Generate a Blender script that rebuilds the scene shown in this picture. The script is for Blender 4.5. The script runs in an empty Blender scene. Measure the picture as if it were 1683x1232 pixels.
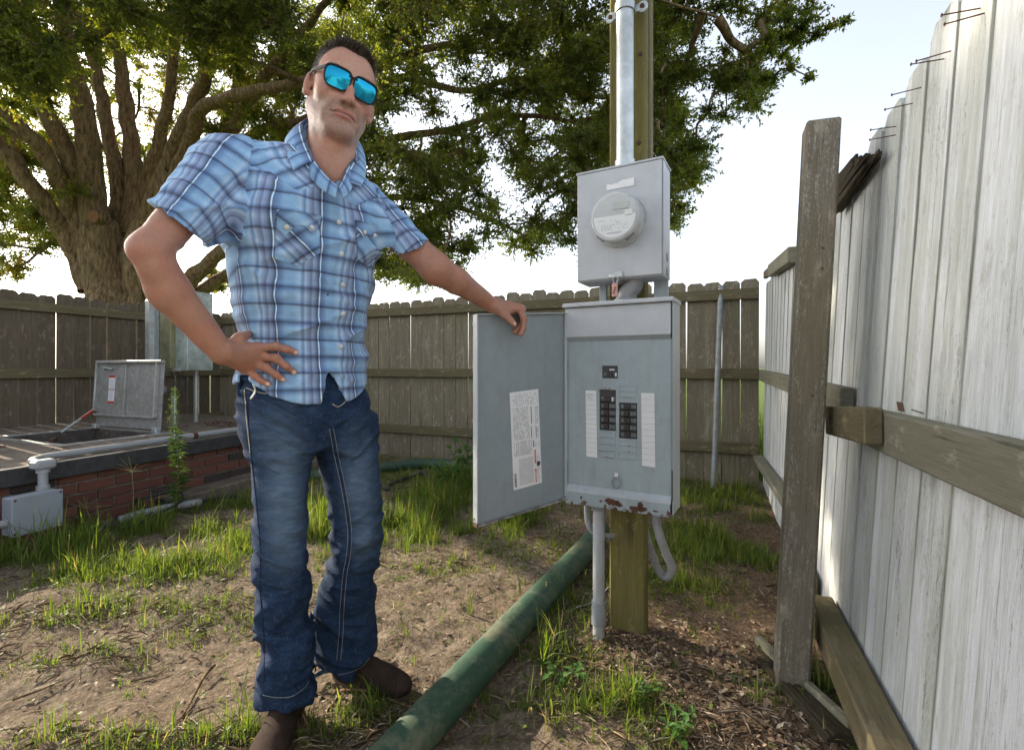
import bpy, math, random
import numpy as np
from mathutils import Vector, Matrix, Euler

random.seed(7)
rng = np.random.default_rng(11)
S = bpy.context.scene
COL = S.collection

# ------------------------------------------------------------------ camera, sky, sun, exposure
EYE = 0.98                      # camera height above the ground, metres
FPX = 800.0                     # focal length in photograph pixels (1683 wide)
cam_d = bpy.data.cameras.new('camera')
cam_d.sensor_width = 36.0
cam_d.lens = 36.0 * FPX / 1683.0
cam_d.shift_y = -11.0 / 1683.0
cam_d.clip_start = 0.05
cam_d.clip_end = 3000.0
cam = bpy.data.objects.new('camera', cam_d)
COL.objects.link(cam)
cam.location = (0, 0, EYE)
cam.rotation_euler = (math.radians(90), 0, 0)
S.camera = cam

SUN_EL = 27.0
SUN_DIR = Vector((-0.86, 0.51, 0)).normalized()      # horizontal direction towards the sun
world = bpy.data.worlds.new('World')
S.world = world
world.use_nodes = True
wn = world.node_tree.nodes
wl = world.node_tree.links
wn.clear()
w_out = wn.new('ShaderNodeOutputWorld')
w_bg = wn.new('ShaderNodeBackground')
w_sky = wn.new('ShaderNodeTexSky')
w_sky.sky_type = 'NISHITA'
w_sky.sun_disc = False
w_sky.sun_elevation = math.radians(SUN_EL)
w_sky.sun_rotation = math.atan2(SUN_DIR.x, SUN_DIR.y)
w_sky.dust_density = 3.0
w_sky.air_density = 1.0
w_sky.ozone_density = 1.0
w_hsv = wn.new('ShaderNodeHueSaturation')
w_hsv.inputs['Saturation'].default_value = 0.45
wl.new(w_sky.outputs[0], w_hsv.inputs['Color'])
wl.new(w_hsv.outputs[0], w_bg.inputs['Color'])
w_bg.inputs['Strength'].default_value = 0.15
wl.new(w_bg.outputs[0], w_out.inputs['Surface'])

sun_d = bpy.data.lights.new('sun', 'SUN')
sun_d.energy = 3.6
sun_d.angle = math.radians(0.6)
sun_d.color = (1.0, 0.86, 0.66)
sun = bpy.data.objects.new('sun', sun_d)
COL.objects.link(sun)
_sd = Vector((SUN_DIR.x * math.cos(math.radians(SUN_EL)), SUN_DIR.y * math.cos(math.radians(SUN_EL)), math.sin(math.radians(SUN_EL))))
sun.rotation_euler = (-_sd).to_track_quat('-Z', 'Y').to_euler()

S.render.engine = 'CYCLES'
S.cycles.samples = 64
S.cycles.use_denoising = True
S.cycles.max_bounces = 6
S.cycles.diffuse_bounces = 3
S.cycles.transparent_max_bounces = 8
S.cycles.caustics_reflective = False
S.cycles.caustics_refractive = False
S.cycles.sample_clamp_indirect = 6.0
S.view_settings.view_transform = 'Standard'
S.view_settings.look = 'None'
S.view_settings.gamma = 1.0
S.view_settings.use_curve_mapping = False
S.view_settings.exposure = 1.55

# ------------------------------------------------------------------ helpers
def P(px, py, Y):
    """the place at distance Y ahead that lies in the direction noted while measuring the site"""
    return Vector(((px - 841.5) / FPX * Y, Y, EYE + (605.0 - py) / FPX * Y))

def G(px, py):
    Y = EYE * FPX / (py - 605.0)
    return Vector(((px - 841.5) / FPX * Y, Y, 0.0))

def tag(o, label=None, cat=None, group=None, kind=None):
    if label: o['label'] = label
    if cat: o['category'] = cat
    if group: o['group'] = group
    if kind: o['kind'] = kind
    return o

def empty(name, loc=(0, 0, 0), label=None, cat=None, group=None, kind=None, rz=0.0):
    o = bpy.data.objects.new(name, None)
    o.empty_display_size = 0.05
    COL.objects.link(o)
    o.location = loc
    o.rotation_euler = (0, 0, rz)
    return tag(o, label, cat, group, kind)

def link(name, me, parent=None, keep=True):
    o = bpy.data.objects.new(name, me)
    COL.objects.link(o)
    if parent is not None:
        o.parent = parent
        if keep:        # mesh given in world coordinates: undo the parents' placement
            o.matrix_parent_inverse = world_mat(parent).inverted()
    return o

def world_mat(o):
    m = Matrix.LocRotScale(o.location, o.rotation_euler, o.scale)
    if o.parent is not None:
        return world_mat(o.parent) @ o.matrix_parent_inverse @ m
    return m

def mesh_np(name, V, F, mat=None, smooth=False, attrs=None, face_attrs=None):
    """V (n,3), F (m,3) or (m,4) arrays"""
    me = bpy.data.meshes.new(name)
    V = np.asarray(V, dtype=np.float32); F = np.asarray(F, dtype=np.int32)
    me.vertices.add(len(V)); me.vertices.foreach_set('co', V.ravel())
    k = F.shape[1]
    me.loops.add(F.size); me.loops.foreach_set('vertex_index', F.ravel())
    me.polygons.add(len(F))
    me.polygons.foreach_set('loop_start', np.arange(0, F.size, k, dtype=np.int32))
    me.polygons.foreach_set('loop_total', np.full(len(F), k, dtype=np.int32))
    if smooth:
        me.polygons.foreach_set('use_smooth', np.ones(len(F), dtype=bool))
    me.update(calc_edges=True)
    if attrs:
        for an, av in attrs.items():
            a = me.attributes.new(an, 'FLOAT', 'POINT')
            a.data.foreach_set('value', np.asarray(av, dtype=np.float32).ravel())
    if face_attrs:
        for an, av in face_attrs.items():
            a = me.attributes.new(an, 'FLOAT', 'FACE')
            a.data.foreach_set('value', np.asarray(av, dtype=np.float32).ravel())
    if mat: me.materials.append(mat)
    return me

class MB:
    """collects verts and faces of any size for one mesh"""
    def __init__(s): s.v = []; s.f = []; s.m = []; s.mi = 0
    def quad(s, a, b, c, d):
        n = len(s.v); s.v += [tuple(a), tuple(b), tuple(c), tuple(d)]; s.f.append((n, n+1, n+2, n+3)); s.m.append(s.mi)
    def box(s, c, h, M=None, bev=0.0):
        """box centre c, half sizes h, optional 3x3 M with columns = axes; bev = chamfer"""
        M = M or Matrix.Identity(3)
        c = Vector(c)
        if bev <= 0:
            n = len(s.v)
            for z in (-1, 1):
                for y in (-1, 1):
                    for x in (-1, 1):
                        s.v.append(tuple(c + M @ Vector((x*h[0], y*h[1], z*h[2]))))
            for f in ((0, 2, 3, 1), (4, 5, 7, 6), (0, 1, 5, 4), (2, 6, 7, 3), (0, 4, 6, 2), (1, 3, 7, 5)):
                s.f.append(tuple(n+i for i in f)); s.m.append(s.mi)
            return
        b = min(bev, min(h)*0.9)
        idx = {}
        for z in (-1, 1):
            for y in (-1, 1):
                for x in (-1, 1):
                    for ax in range(3):
                        q = [x*(h[0]-b), y*(h[1]-b), z*(h[2]-b)]
                        q[ax] = (x, y, z)[ax]*h[ax]
                        idx[(x, y, z, ax)] = len(s.v)
                        s.v.append(tuple(c + M @ Vector(q)))
        def f(*k):
            s.f.append(tuple(idx[i] for i in k)); s.m.append(s.mi)
        for sg in (-1, 1):
            o = [(-1, -1), (1, -1), (1, 1), (-1, 1)]
            if sg < 0: o = o[::-1]
            f(*[(sg, a, d, 0) for a, d in o])
            f(*[(d, sg, a, 1) for a, d in o])
            f(*[(a, d, sg, 2) for a, d in o])
        for a in (-1, 1):
            for d in (-1, 1):
                f((-1, a, d, 1), (1, a, d, 1), (1, a, d, 2), (-1, a, d, 2))
                f((a, -1, d, 0), (a, 1, d, 0), (a, 1, d, 2), (a, -1, d, 2))
                f((a, d, -1, 0), (a, d, 1, 0), (a, d, 1, 1), (a, d, -1, 1))
        for x in (-1, 1):
            for y in (-1, 1):
                for z in (-1, 1):
                    f((x, y, z, 0), (x, y, z, 1), (x, y, z, 2))
    def tube(s, pts, r, n=12, caps=True, squash=None):
        pts = [Vector(p) for p in pts]
        rr = r if hasattr(r, '__len__') else [r]*len(pts)
        t0 = (pts[1]-pts[0]).normalized()
        up = Vector((0, 0, 1)) if abs(t0.z) < 0.9 else Vector((1, 0, 0))
        u = t0.cross(up).normalized()
        base = len(s.v)
        for i, p in enumerate(pts):
            t = (pts[min(i+1, len(pts)-1)] - pts[max(i-1, 0)]).normalized()
            u = (u - t*u.dot(t)).normalized(); w = t.cross(u)
            for k in range(n):
                a = 2*math.pi*k/n
                s.v.append(tuple(p + (u*math.cos(a) + w*math.sin(a))*rr[i]))
        for i in range(len(pts)-1):
            for k in range(n):
                a = base+i*n+k; b = base+i*n+(k+1) % n
                s.f.append((a, b, b+n, a+n)); s.m.append(s.mi)
        if caps:
            s.f.append(tuple(base+k for k in range(n))[::-1]); s.m.append(s.mi)
            e = base+(len(pts)-1)*n
            s.f.append(tuple(e+k for k in range(n))); s.m.append(s.mi)
    def lathe(s, c, ax, prof, n=32, caps=True):
        """prof list of (distance along ax, radius)"""
        c = Vector(c); ax = Vector(ax).normalized()
        up = Vector((0, 0, 1)) if abs(ax.z) < 0.9 else Vector((1, 0, 0))
        u = ax.cross(up).normalized(); w = ax.cross(u)
        base = len(s.v)
        for (h, r) in prof:
            for k in range(n):
                a = 2*math.pi*k/n
                s.v.append(tuple(c + ax*h + (u*math.cos(a)+w*math.sin(a))*r))
        for i in range(len(prof)-1):
            for k in range(n):
                a = base+i*n+k; b = base+i*n+(k+1) % n
                s.f.append((a, b, b+n, a+n)); s.m.append(s.mi)
        if caps:
            s.f.append(tuple(base+k for k in range(n))[::-1]); s.m.append(s.mi)
            e = base+(len(prof)-1)*n
            s.f.append(tuple(e+k for k in range(n))); s.m.append(s.mi)
    def prism(s, poly, thick, org, U, Vv, N):
        """flat outline poly [(u,v)] in the plane org,U,V extruded by thick along N"""
        org = Vector(org); U = Vector(U); Vv = Vector(Vv); N = Vector(N)
        n = len(poly); b = len(s.v)
        for t in (0, thick):
            for (x, y) in poly: s.v.append(tuple(org+U*x+Vv*y+N*t))
        s.f.append(tuple(b+i for i in range(n))[::-1]); s.m.append(s.mi)
        s.f.append(tuple(b+n+i for i in range(n))); s.m.append(s.mi)
        for i in range(n):
            j = (i+1) % n
            s.f.append((b+i, b+j, b+n+j, b+n+i)); s.m.append(s.mi)
    def mesh(s, name, mats, smooth=None):
        me = bpy.data.meshes.new(name)
        me.from_pydata(s.v, [], s.f)
        mats = mats if isinstance(mats, (list, tuple)) else [mats]
        for m in mats: me.materials.append(m)
        me.polygons.foreach_set('material_index', s.m)
        if smooth:
            me.shade_smooth()
            if smooth is not True: me.set_sharp_from_angle(angle=math.radians(smooth))
        me.update()
        return me
    def build(s, name, mats, parent=None, smooth=None, keep=True):
        return link(name, s.mesh(name, mats, smooth), parent, keep)

def frame(X, Z=None):
    """3x3 with columns X, Y, Z from a long axis and an up hint"""
    X = Vector(X).normalized(); Z = Vector(Z or (0, 0, 1))
    Y = Z.cross(X).normalized(); Z = X.cross(Y)
    return Matrix((X, Y, Z)).transposed()

def beam(mb, a, b, w, h, up=(0, 0, 1), bev=0.004):
    """bar from a to b, w across, h along the up hint"""
    a = Vector(a); b = Vector(b)
    mb.box((a+b)/2, ((b-a).length/2, w/2, h/2), frame(b-a, up), bev)

def curve_pts(pts, n=8):
    """Catmull-Rom through pts"""
    pts = [Vector(p) for p in pts]
    q = [pts[0]*2-pts[1]] + pts + [pts[-1]*2-pts[-2]]
    out = []
    for i in range(1, len(q)-2):
        for k in range(n):
            t = k/n
            out.append(0.5*((2*q[i]) + (q[i+1]-q[i-1])*t + (2*q[i-1]-5*q[i]+4*q[i+1]-q[i+2])*t*t + (3*q[i]-q[i-1]-3*q[i+1]+q[i+2])*t**3))
    out.append(pts[-1])
    return out

# vectorised value noise
def _hash(i, j, k, seed):
    h = (i.astype(np.int64)*374761393 + j.astype(np.int64)*668265263 + k.astype(np.int64)*2147483647 + seed*1274126177) & 0xffffffff
    h = ((h ^ (h >> 13))*1274126177) & 0xffffffff
    h = (h ^ (h >> 16)) & 0xffffffff
    return h.astype(np.float64)/4294967295.0*2-1

def vnoise(p, seed=0):
    p = np.asarray(p, dtype=np.float64)
    i = np.floor(p).astype(np.int64); f = p-i
    f = f*f*f*(f*(f*6-15)+10)
    r = 0
    for a in (0, 1):
        wa = f[..., 0] if a else 1-f[..., 0]
        for b in (0, 1):
            wb = f[..., 1] if b else 1-f[..., 1]
            for c in (0, 1):
                wc = f[..., 2] if c else 1-f[..., 2]
                r = r + wa*wb*wc*_hash(i[..., 0]+a, i[..., 1]+b, i[..., 2]+c, seed)
    return r

def fbm(p, o=4, seed=0):
    r = 0; a = 1.0; p = np.asarray(p, dtype=np.float64)
    for k in range(o):
        r = r + a*vnoise(p*(2.0**k), seed+k*17); a *= 0.5
    return r

# ------------------------------------------------------------------ materials
class NT:
    def __init__(s, name):
        s.m = bpy.data.materials.new(name); s.m.use_nodes = True
        s.t = s.m.node_tree; s.n = s.t.nodes; s.l = s.t.links
        s.n.clear()
        s.out = s.n.new('ShaderNodeOutputMaterial')
        s.b = s.n.new('ShaderNodeBsdfPrincipled')
        s.l.new(s.b.outputs[0], s.out.inputs['Surface'])
    def set(s, **k):
        for a, v in k.items():
            a = a.replace('_', ' ')
            s.inp(s.b.inputs[a], v)
        return s
    def inp(s, sock, v):
        if isinstance(v, bpy.types.NodeSocket): s.l.new(v, sock)
        elif v is not None:
            if isinstance(v, (tuple, list)) and len(v) == 3 and sock.type == 'RGBA': v = (*v, 1.0)
            sock.default_value = v
    def coord(s, kind='Object', rnd=True, scale=(1, 1, 1)):
        tc = s.n.new('ShaderNodeTexCoord')
        o = tc.outputs[kind]
        if rnd:
            oi = s.n.new('ShaderNodeObjectInfo')
            vm = s.n.new('ShaderNodeVectorMath'); vm.operation = 'SCALE'
            vm.inputs[0].default_value = (37.1, 53.7, 71.3)
            s.l.new(oi.outputs['Random'], vm.inputs['Scale'])
            va = s.n.new('ShaderNodeVectorMath'); va.operation = 'ADD'
            s.l.new(o, va.inputs[0]); s.l.new(vm.outputs[0], va.inputs[1])
            o = va.outputs[0]
        if tuple(scale) != (1, 1, 1): o = s.vscale(o, scale)
        return o
    def vscale(s, o, sc):
        vs = s.n.new('ShaderNodeVectorMath'); vs.operation = 'MULTIPLY'
        s.l.new(o, vs.inputs[0]); vs.inputs[1].default_value = sc
        return vs.outputs[0]
    def noise(s, vec, scale=5, detail=4, rough=0.6, dist=0.0, out='Fac'):
        n = s.n.new('ShaderNodeTexNoise')
        s.l.new(vec, n.inputs['Vector'])
        n.inputs['Scale'].default_value = scale; n.inputs['Detail'].default_value = detail
        n.inputs['Roughness'].default_value = rough; n.inputs['Distortion'].default_value = dist
        return n.outputs[out]
    def voro(s, vec, scale=5, feature='F1', out='Distance'):
        n = s.n.new('ShaderNodeTexVoronoi'); n.feature = feature
        s.l.new(vec, n.inputs['Vector']); n.inputs['Scale'].default_value = scale
        return n.outputs[out]
    def ramp(s, fac, stops, interp='LINEAR'):
        r = s.n.new('ShaderNodeValToRGB'); r.color_ramp.interpolation = interp
        e = r.color_ramp.elements
        while len(e) < len(stops): e.new(0.5)
        for i, (p, c) in enumerate(stops):
            e[i].position = p
            e[i].color = (c, c, c, 1) if not isinstance(c, (tuple, list)) else (*c, 1)
        s.inp(r.inputs[0], fac)
        return r.outputs[0]
    def mix(s, fac, a, b, mode='MIX'):
        m = s.n.new('ShaderNodeMix'); m.data_type = 'RGBA'; m.blend_type = mode
        s.inp(m.inputs[0], fac); s.inp(m.inputs[6], a); s.inp(m.inputs[7], b)
        return m.outputs[2]
    def math(s, op, a, b=None, clamp=False):
        m = s.n.new('ShaderNodeMath'); m.operation = op; m.use_clamp = clamp
        s.inp(m.inputs[0], a)
        if b is not None: s.inp(m.inputs[1], b)
        return m.outputs[0]
    def attr(s, name, out='Fac'):
        a = s.n.new('ShaderNodeAttribute'); a.attribute_name = name
        return a.outputs[out]
    def bump(s, h, strength=0.3, dist=0.01):
        b = s.n.new('ShaderNodeBump'); b.inputs['Strength'].default_value = strength
        b.inputs['Distance'].default_value = dist
        s.l.new(h, b.inputs['Height']); s.l.new(b.outputs[0], s.b.inputs['Normal'])
        return b.outputs[0]
    def sep(s, v):
        n = s.n.new('ShaderNodeSeparateXYZ'); s.l.new(v, n.inputs[0]); return n.outputs

def wood(name, base, dark, green, green_amt=0.5, paint=None, paint_amt=0.0, axis='z', rough=0.85, edge=None):
    """weathered timber: grain along the object's local axis, algae, optional flaking paint"""
    t = NT(name)
    c = t.coord('Object', True)
    st = {'z': (1, 1, 0.06), 'x': (0.06, 1, 1), 'y': (1, 0.06, 1)}[axis]
    cg = t.vscale(c, st)
    g1 = t.noise(cg, 60, 6, 0.65)
    g2 = t.noise(cg, 16, 5, 0.6, 0.3)
    blot = t.noise(c, 5, 5, 0.6)
    fine = t.noise(cg, 170, 3, 0.6)
    oi = t.n.new('ShaderNodeObjectInfo')
    col = t.mix(t.ramp(g1, [(0.3, 0.0), (0.7, 1.0)]), dark, base)
    col = t.mix(t.ramp(g2, [(0.35, 0.75), (0.65, 0.0)]), col, dark)
    gm = t.math('MULTIPLY', t.ramp(blot, [(0.38, 0.0), (0.62, 1.0)]), green_amt)
    col = t.mix(gm, col, green)
    # each piece a little lighter or darker
    col = t.mix(t.math('MULTIPLY', oi.outputs['Random'], 0.55), col, dark)
    h = t.math('ADD', t.math('MULTIPLY', g1, 0.7), t.math('MULTIPLY', fine, 0.3))
    if paint:
        zs = lambda k: (1, 1, k) if axis == 'z' else (k, 1, 1)
        streak = t.noise(t.vscale(c, zs(.05)), 110, 8, 0.8, 0.1)
        flake = t.noise(t.vscale(c, zs(.35)), 240, 6, 0.8)
        broad = t.noise(t.vscale(c, zs(.3)), 7, 4, 0.6)
        k = t.math('ADD', t.math('MULTIPLY', streak, 0.40), t.math('ADD', t.math('MULTIPLY', flake, 0.47), t.math('MULTIPLY', broad, 0.28)))
        thr = 0.575 + (0.5-paint_amt)*0.35
        mask = t.ramp(k, [(max(0.0, thr-0.03), 0.0), (thr+0.035, 1.0)])
        dirty = t.noise(t.vscale(c, zs(.04)), 60, 7, 0.8)
        pc = t.mix(t.ramp(dirty, [(0.42, 0.0), (0.72, 0.8)]), paint, tuple(x*0.66 for x in paint))
        spk = t.noise(t.vscale(c, zs(.5)), 420, 3, 0.7)
        pc = t.mix(t.ramp(spk, [(0.5, 0.0), (0.75, 0.35)]), pc, tuple(x*0.55 for x in paint))
        # algae bands run down some boards only
        alg = t.noise(t.vscale(c, zs(.07)), 13, 6, 0.7, 0.3)
        al2 = t.math('ADD', alg, t.math('MULTIPLY', t.math('SUBTRACT', oi.outputs['Random'], .5), .16))
        pc = t.mix(t.math('MULTIPLY', t.ramp(al2, [(0.44, 0.0), (0.62, 1.0)]), t.ramp(flake, [(.3, .95), (.7, .45)])), pc, tuple((a+b*1.6)/2.6 for a, b in zip(paint, green)))
        col = t.mix(mask, col, pc)
        h = t.math('ADD', h, t.math('MULTIPLY', mask, 0.35))
        # knots and dark pits
    kn = t.voro(t.vscale(c, (1, 1, 0.35) if axis == 'z' else (0.35, 1, 1)), 3.1)
    col = t.mix(t.ramp(kn, [(0.03, 0.8), (0.09, 0.0)]), col, tuple(x*0.5 for x in dark))
    # fine fibres, hairline cracks, dirt gathered at the edges of each board
    fib = t.noise(t.vscale(c, (1, 1, .035) if axis == 'z' else (.035, 1, 1)), 330, 4, .7)
    col = t.mix(t.ramp(fib, [(.42, .0), (.68, .5)]), col, tuple(x*.55 for x in dark) if not paint or paint_amt < .6 else (0.34, 0.34, 0.31))
    crk = t.noise(t.vscale(c, (1, 1, .022) if axis == 'z' else (.022, 1, 1)), 95, 5, .75, .15)
    col = t.mix(t.ramp(crk, [(.655, 0.0), (.675, .85)]), col, tuple(x*.4 for x in dark))
    wear_ = t.noise(t.vscale(c, (1, 1, .5) if axis == 'z' else (.5, 1, 1)), 22, 6, .75)
    col = t.mix(t.ramp(wear_, [(.56, 0.0), (.70, .55)]), col, tuple(x*1.5 for x in base) if not paint or paint_amt < .6 else tuple(x*.9 for x in base))
    if edge:
        rx = t.math('ABSOLUTE', t.sep(t.coord('Object', False))[0])
        em = t.math('MULTIPLY', t.ramp(t.math('ADD', t.math('MULTIPLY', rx, 10.0), t.math('MULTIPLY', broadn(t, c, axis), .22)), [(edge*10+.09, 0.0), (edge*10+.19, .6)]), 1.0)
        col = t.mix(em, col, tuple((a+b)/2 for a, b in zip(dark, green)))
    t.set(Base_Color=col, Roughness=rough)
    t.b.inputs['Specular IOR Level'].default_value = 0.25
    h = t.math('ADD', h, t.math('SUBTRACT', t.math('MULTIPLY', fib, .4), t.math('MULTIPLY', t.ramp(crk, [(.63, 0.0), (.68, 1.0)]), .8)))
    t.bump(h, 0.8, 0.004)
    return t.m
def broadn(t, c, axis):
    return t.noise(t.vscale(c, (1, 1, 0.2)), 9, 4, 0.65)

def simple(name, col, rough=0.5, metal=0.0, var=0.15, scale=30, bump=0.0, spec=0.5, grime=None, grime_amt=0.5):
    t = NT(name)
    c = t.coord('Object', True)
    n = t.noise(c, scale, 5, 0.6)
    cc = t.mix(t.ramp(n, [(0.3, 0.0), (0.7, 1.0)]), tuple(x*(1-var) for x in col), tuple(min(1, x*(1+var)) for x in col))
    if grime:
        g = t.noise(c, scale*0.3, 6, 0.7, 0.5)
        cc = t.mix(t.ramp(g, [(0.45, 0.0), (0.7, grime_amt)]), cc, grime)
    t.set(Base_Color=cc, Roughness=rough, Metallic=metal)
    t.b.inputs['Specular IOR Level'].default_value = spec
    if bump: t.bump(n, bump, 0.003)
    return t.m

M = {}
M['white_fence'] = wood('white_fence_paint', (0.36, 0.35, 0.30), (0.2, 0.195, 0.16), (0.2, 0.22, 0.12), 0.5, (0.75, 0.78, 0.82), 0.79, edge=.066)
M['gray_fence'] = wood('weathered_board', (0.40, 0.34, 0.26), (0.17, 0.14, 0.10), (0.22, 0.21, 0.11), 0.5, (0.52, 0.49, 0.42), 0.30, edge=.063)
M['dark_fence'] = wood('dark_board', (0.26, 0.20, 0.15), (0.11, 0.085, 0.06), (0.14, 0.13, 0.07), 0.3, (0.4, 0.38, 0.33), 0.08)  # darker brown timber, used for the left fence
M['rail_x'] = wood('mossy_rail', (0.27, 0.22, 0.14), (0.12, 0.10, 0.06), (0.15, 0.14, 0.055), 0.6, None, 0, 'x')
M['rail_gray_x'] = wood('grey_green_rail', (0.34, 0.32, 0.26), (0.17, 0.16, 0.12), (0.2, 0.21, 0.13), 0.5, (0.6, 0.6, 0.55), 0.12, 'x')
M['post_z'] = wood('brown_post', (0.32, 0.28, 0.225), (0.14, 0.12, 0.09), (0.2, 0.175, 0.1), 0.5, (0.56, 0.54, 0.49), 0.42)
M['pole_z'] = wood('olive_post', (0.25, 0.215, 0.09), (0.12, 0.1, 0.04), (0.17, 0.165, 0.035), 0.8)
M['rotten_x'] = wood('rotten_wood', (0.1, 0.075, 0.05), (0.03, 0.022, 0.015), (0.09, 0.085, 0.05), 0.4, None, 0, 'x')
# ------------------------------------------------------------------ ground
ER = Vector((0.384, 0.923, 0)).normalized()      # along the white fence, away from the camera
EB = Vector((-0.923, 0.384, 0)).normalized()     # along the back fence, to the left
FENCE0 = Vector((1.03, 1.52, 0))                 # on the white fence's inner face beside the near post
CORNER = Vector((2.07, 4.02, 0))
CORNER2 = CORNER + EB*6.45

def ground_h(x, y):
    p = np.stack([np.asarray(x, float), np.asarray(y, float), np.zeros_like(np.asarray(x, float))], -1)
    near = np.clip((9.0-np.hypot(p[..., 0], p[..., 1]))/4.0, 0, 1)
    h = 0.022*fbm(p*1.3, 3, 5) + 0.012*fbm(p*5.0, 3, 9)*near
    # litter mound round the utility post
    h = h + 0.03*np.exp(-(((p[..., 0]-0.5)**2+(p[..., 1]-1.85)**2)/0.06))
    r = np.hypot(p[..., 0], p[..., 1])
    return h*np.clip((60-r)/40, 0, 1)*0.8

# soil, with clods and dips, finer relief near the camera
def make_ground():
    def ax(lo, hi, fine_lo, fine_hi, step):
        f = np.arange(fine_lo, fine_hi, step)
        k = 1.22; a = []; x = fine_lo; s = step
        while x > lo: s *= k; x -= s; a.append(x)
        b = []; x = fine_hi; s = step
        while x < hi: s *= k; x += s; b.append(x)
        return np.array(sorted(a)+list(f)+b)
    X = ax(-900, 900, -3.6, 2.3, 0.016); Y = ax(-200, 1500, 0.95, 4.3, 0.016)
    gx, gy = np.meshgrid(X, Y, indexing='ij')
    h = ground_h(gx, gy)
    near = (np.clip((5.5-np.hypot(gx, gy))/1.5, 0, 1))
    q = np.stack([gx, gy, gx*0], -1)
    cl = fbm(q*19.0, 3, 31)
    h = h + near*(0.0095*np.abs(cl) - 0.005*np.clip(np.abs(fbm(q*6.0+3, 2, 77)), 0, 1))
    V = np.stack([gx, gy, h], -1).reshape(-1, 3)
    nx, ny = len(X), len(Y)
    i, j = np.meshgrid(np.arange(nx-1), np.arange(ny-1), indexing='ij')
    a = (i*ny+j).ravel()
    F = np.stack([a, a+ny, a+ny+1, a+1], -1)
    t = NT('sandy_soil')
    c = t.coord('Object', False)
    n1 = t.noise(c, 1.1, 5, 0.6, 0.3)
    n2 = t.noise(c, 9, 6, 0.65)
    n3 = t.noise(c, 70, 5, 0.7)
    soil = t.mix(t.ramp(n2, [(0.35, 0.0), (0.62, 1.0)]), (0.115, 0.090, 0.067), (0.265, 0.218, 0.165))
    soil = t.mix(t.ramp(n1, [(0.4, 0.55), (0.6, 0.0)]), soil, (0.18, 0.13, 0.09))
    soil = t.mix(t.ramp(n3, [(0.38, 0.65), (0.55, 0.0)]), soil, (0.085, 0.06, 0.042))
    soil = t.mix(t.ramp(n3, [(0.56, 0.0), (0.72, 0.6)]), soil, (0.44, 0.37, 0.29))
    litter = t.noise(c, 2.3, 4, 0.6)
    sp = t.sep(c)
    # trodden litter round the post and along the right fence
    lit = t.math('MULTIPLY', t.ramp(t.math('ADD', t.math('MULTIPLY', sp[0], 0.4), t.math('MULTIPLY', litter, 1.2)), [(0.66, 0.0), (0.9, 0.6)]), t.ramp(t.math('DIVIDE', sp[1], 6.0), [(0.5, 1.0), (0.7, 0.3)]))
    soil = t.mix(lit, soil, t.mix(t.ramp(n3, [(0.4, 0.0), (0.6, 1.0)]), (0.06, 0.038, 0.024), (0.17, 0.105, 0.065)))
    # lawn beyond the fences
    far = t.ramp(t.math('DIVIDE', t.math('ADD', sp[1], t.math('MULTIPLY', sp[0], 0.415)), 20.0), [(0.245, 0.0), (0.27, 1.0)])
    farx = t.ramp(t.math('DIVIDE', t.math('SUBTRACT', t.math('MULTIPLY', sp[0], 0.923), t.math('MULTIPLY', sp[1], 0.384)), 20.0), [(0.03, 0.0), (0.05, 1.0)])
    fary = t.ramp(t.math('DIVIDE', t.math('SUBTRACT', t.math('MULTIPLY', sp[1], 0.384), t.math('MULTIPLY', sp[0], 0.923)), 20.0), [(0.295, 0.0), (0.32, 1.0)])
    fm = t.math('MAXIMUM', far, t.math('MAXIMUM', farx, fary))
    lawn = t.mix(t.ramp(n2, [(0.3, 0.0), (0.7, 1.0)]), (0.05, 0.085, 0.018), (0.11, 0.15, 0.035))
    t.set(Base_Color=t.mix(fm, soil, lawn), Roughness=0.95)
    t.b.inputs['Specular IOR Level'].default_value = 0.1
    t.bump(t.math('ADD', n3, t.math('MULTIPLY', n2, 1.0)), 0.9, 0.012)
    o = link('ground', mesh_np('ground', V, F, t.m, True))
    tag(o, kind='structure')
make_ground()

# ------------------------------------------------------------------ fences
def board_outline(w, h, dog=0.022, rnd=None):
    """dog-eared picket outline, worn unevenly"""
    r = rnd or random
    j = lambda a: r.uniform(-a, a)
    hw = w/2
    return [(-hw, 0), (hw, 0), (hw+j(.001), h*0.5), (hw+j(.001), h-dog*1.1+j(.005)), (hw-dog+j(.004), h+j(.004)), (j(.01), h+j(.003)), (-hw+dog+j(.004), h+j(.004)), (-hw+j(.001), h-dog*1.1+j(.005)), (-hw+j(.001), h*0.5)]

def board_mesh(name, w, h, th, mat, seed, ragged=False):
    r = random.Random(seed)
    mb = MB()
    out = board_outline(w, h, 0.024, r)
    if ragged:
        out = [(-w/2, 0), (w/2, 0), (w/2, h-0.03)]
        n = 5
        for i in range(n): out.append((w/2-w*(i+0.5)/n, h-0.012+r.uniform(-.02, .012)))
        out.append((-w/2, h-0.04))
    mb.prism(out, th, (0, 0, 0), (1, 0, 0), (0, 0, 1), (0, 1, 0))
    return mb.mesh(name, mat)

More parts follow.
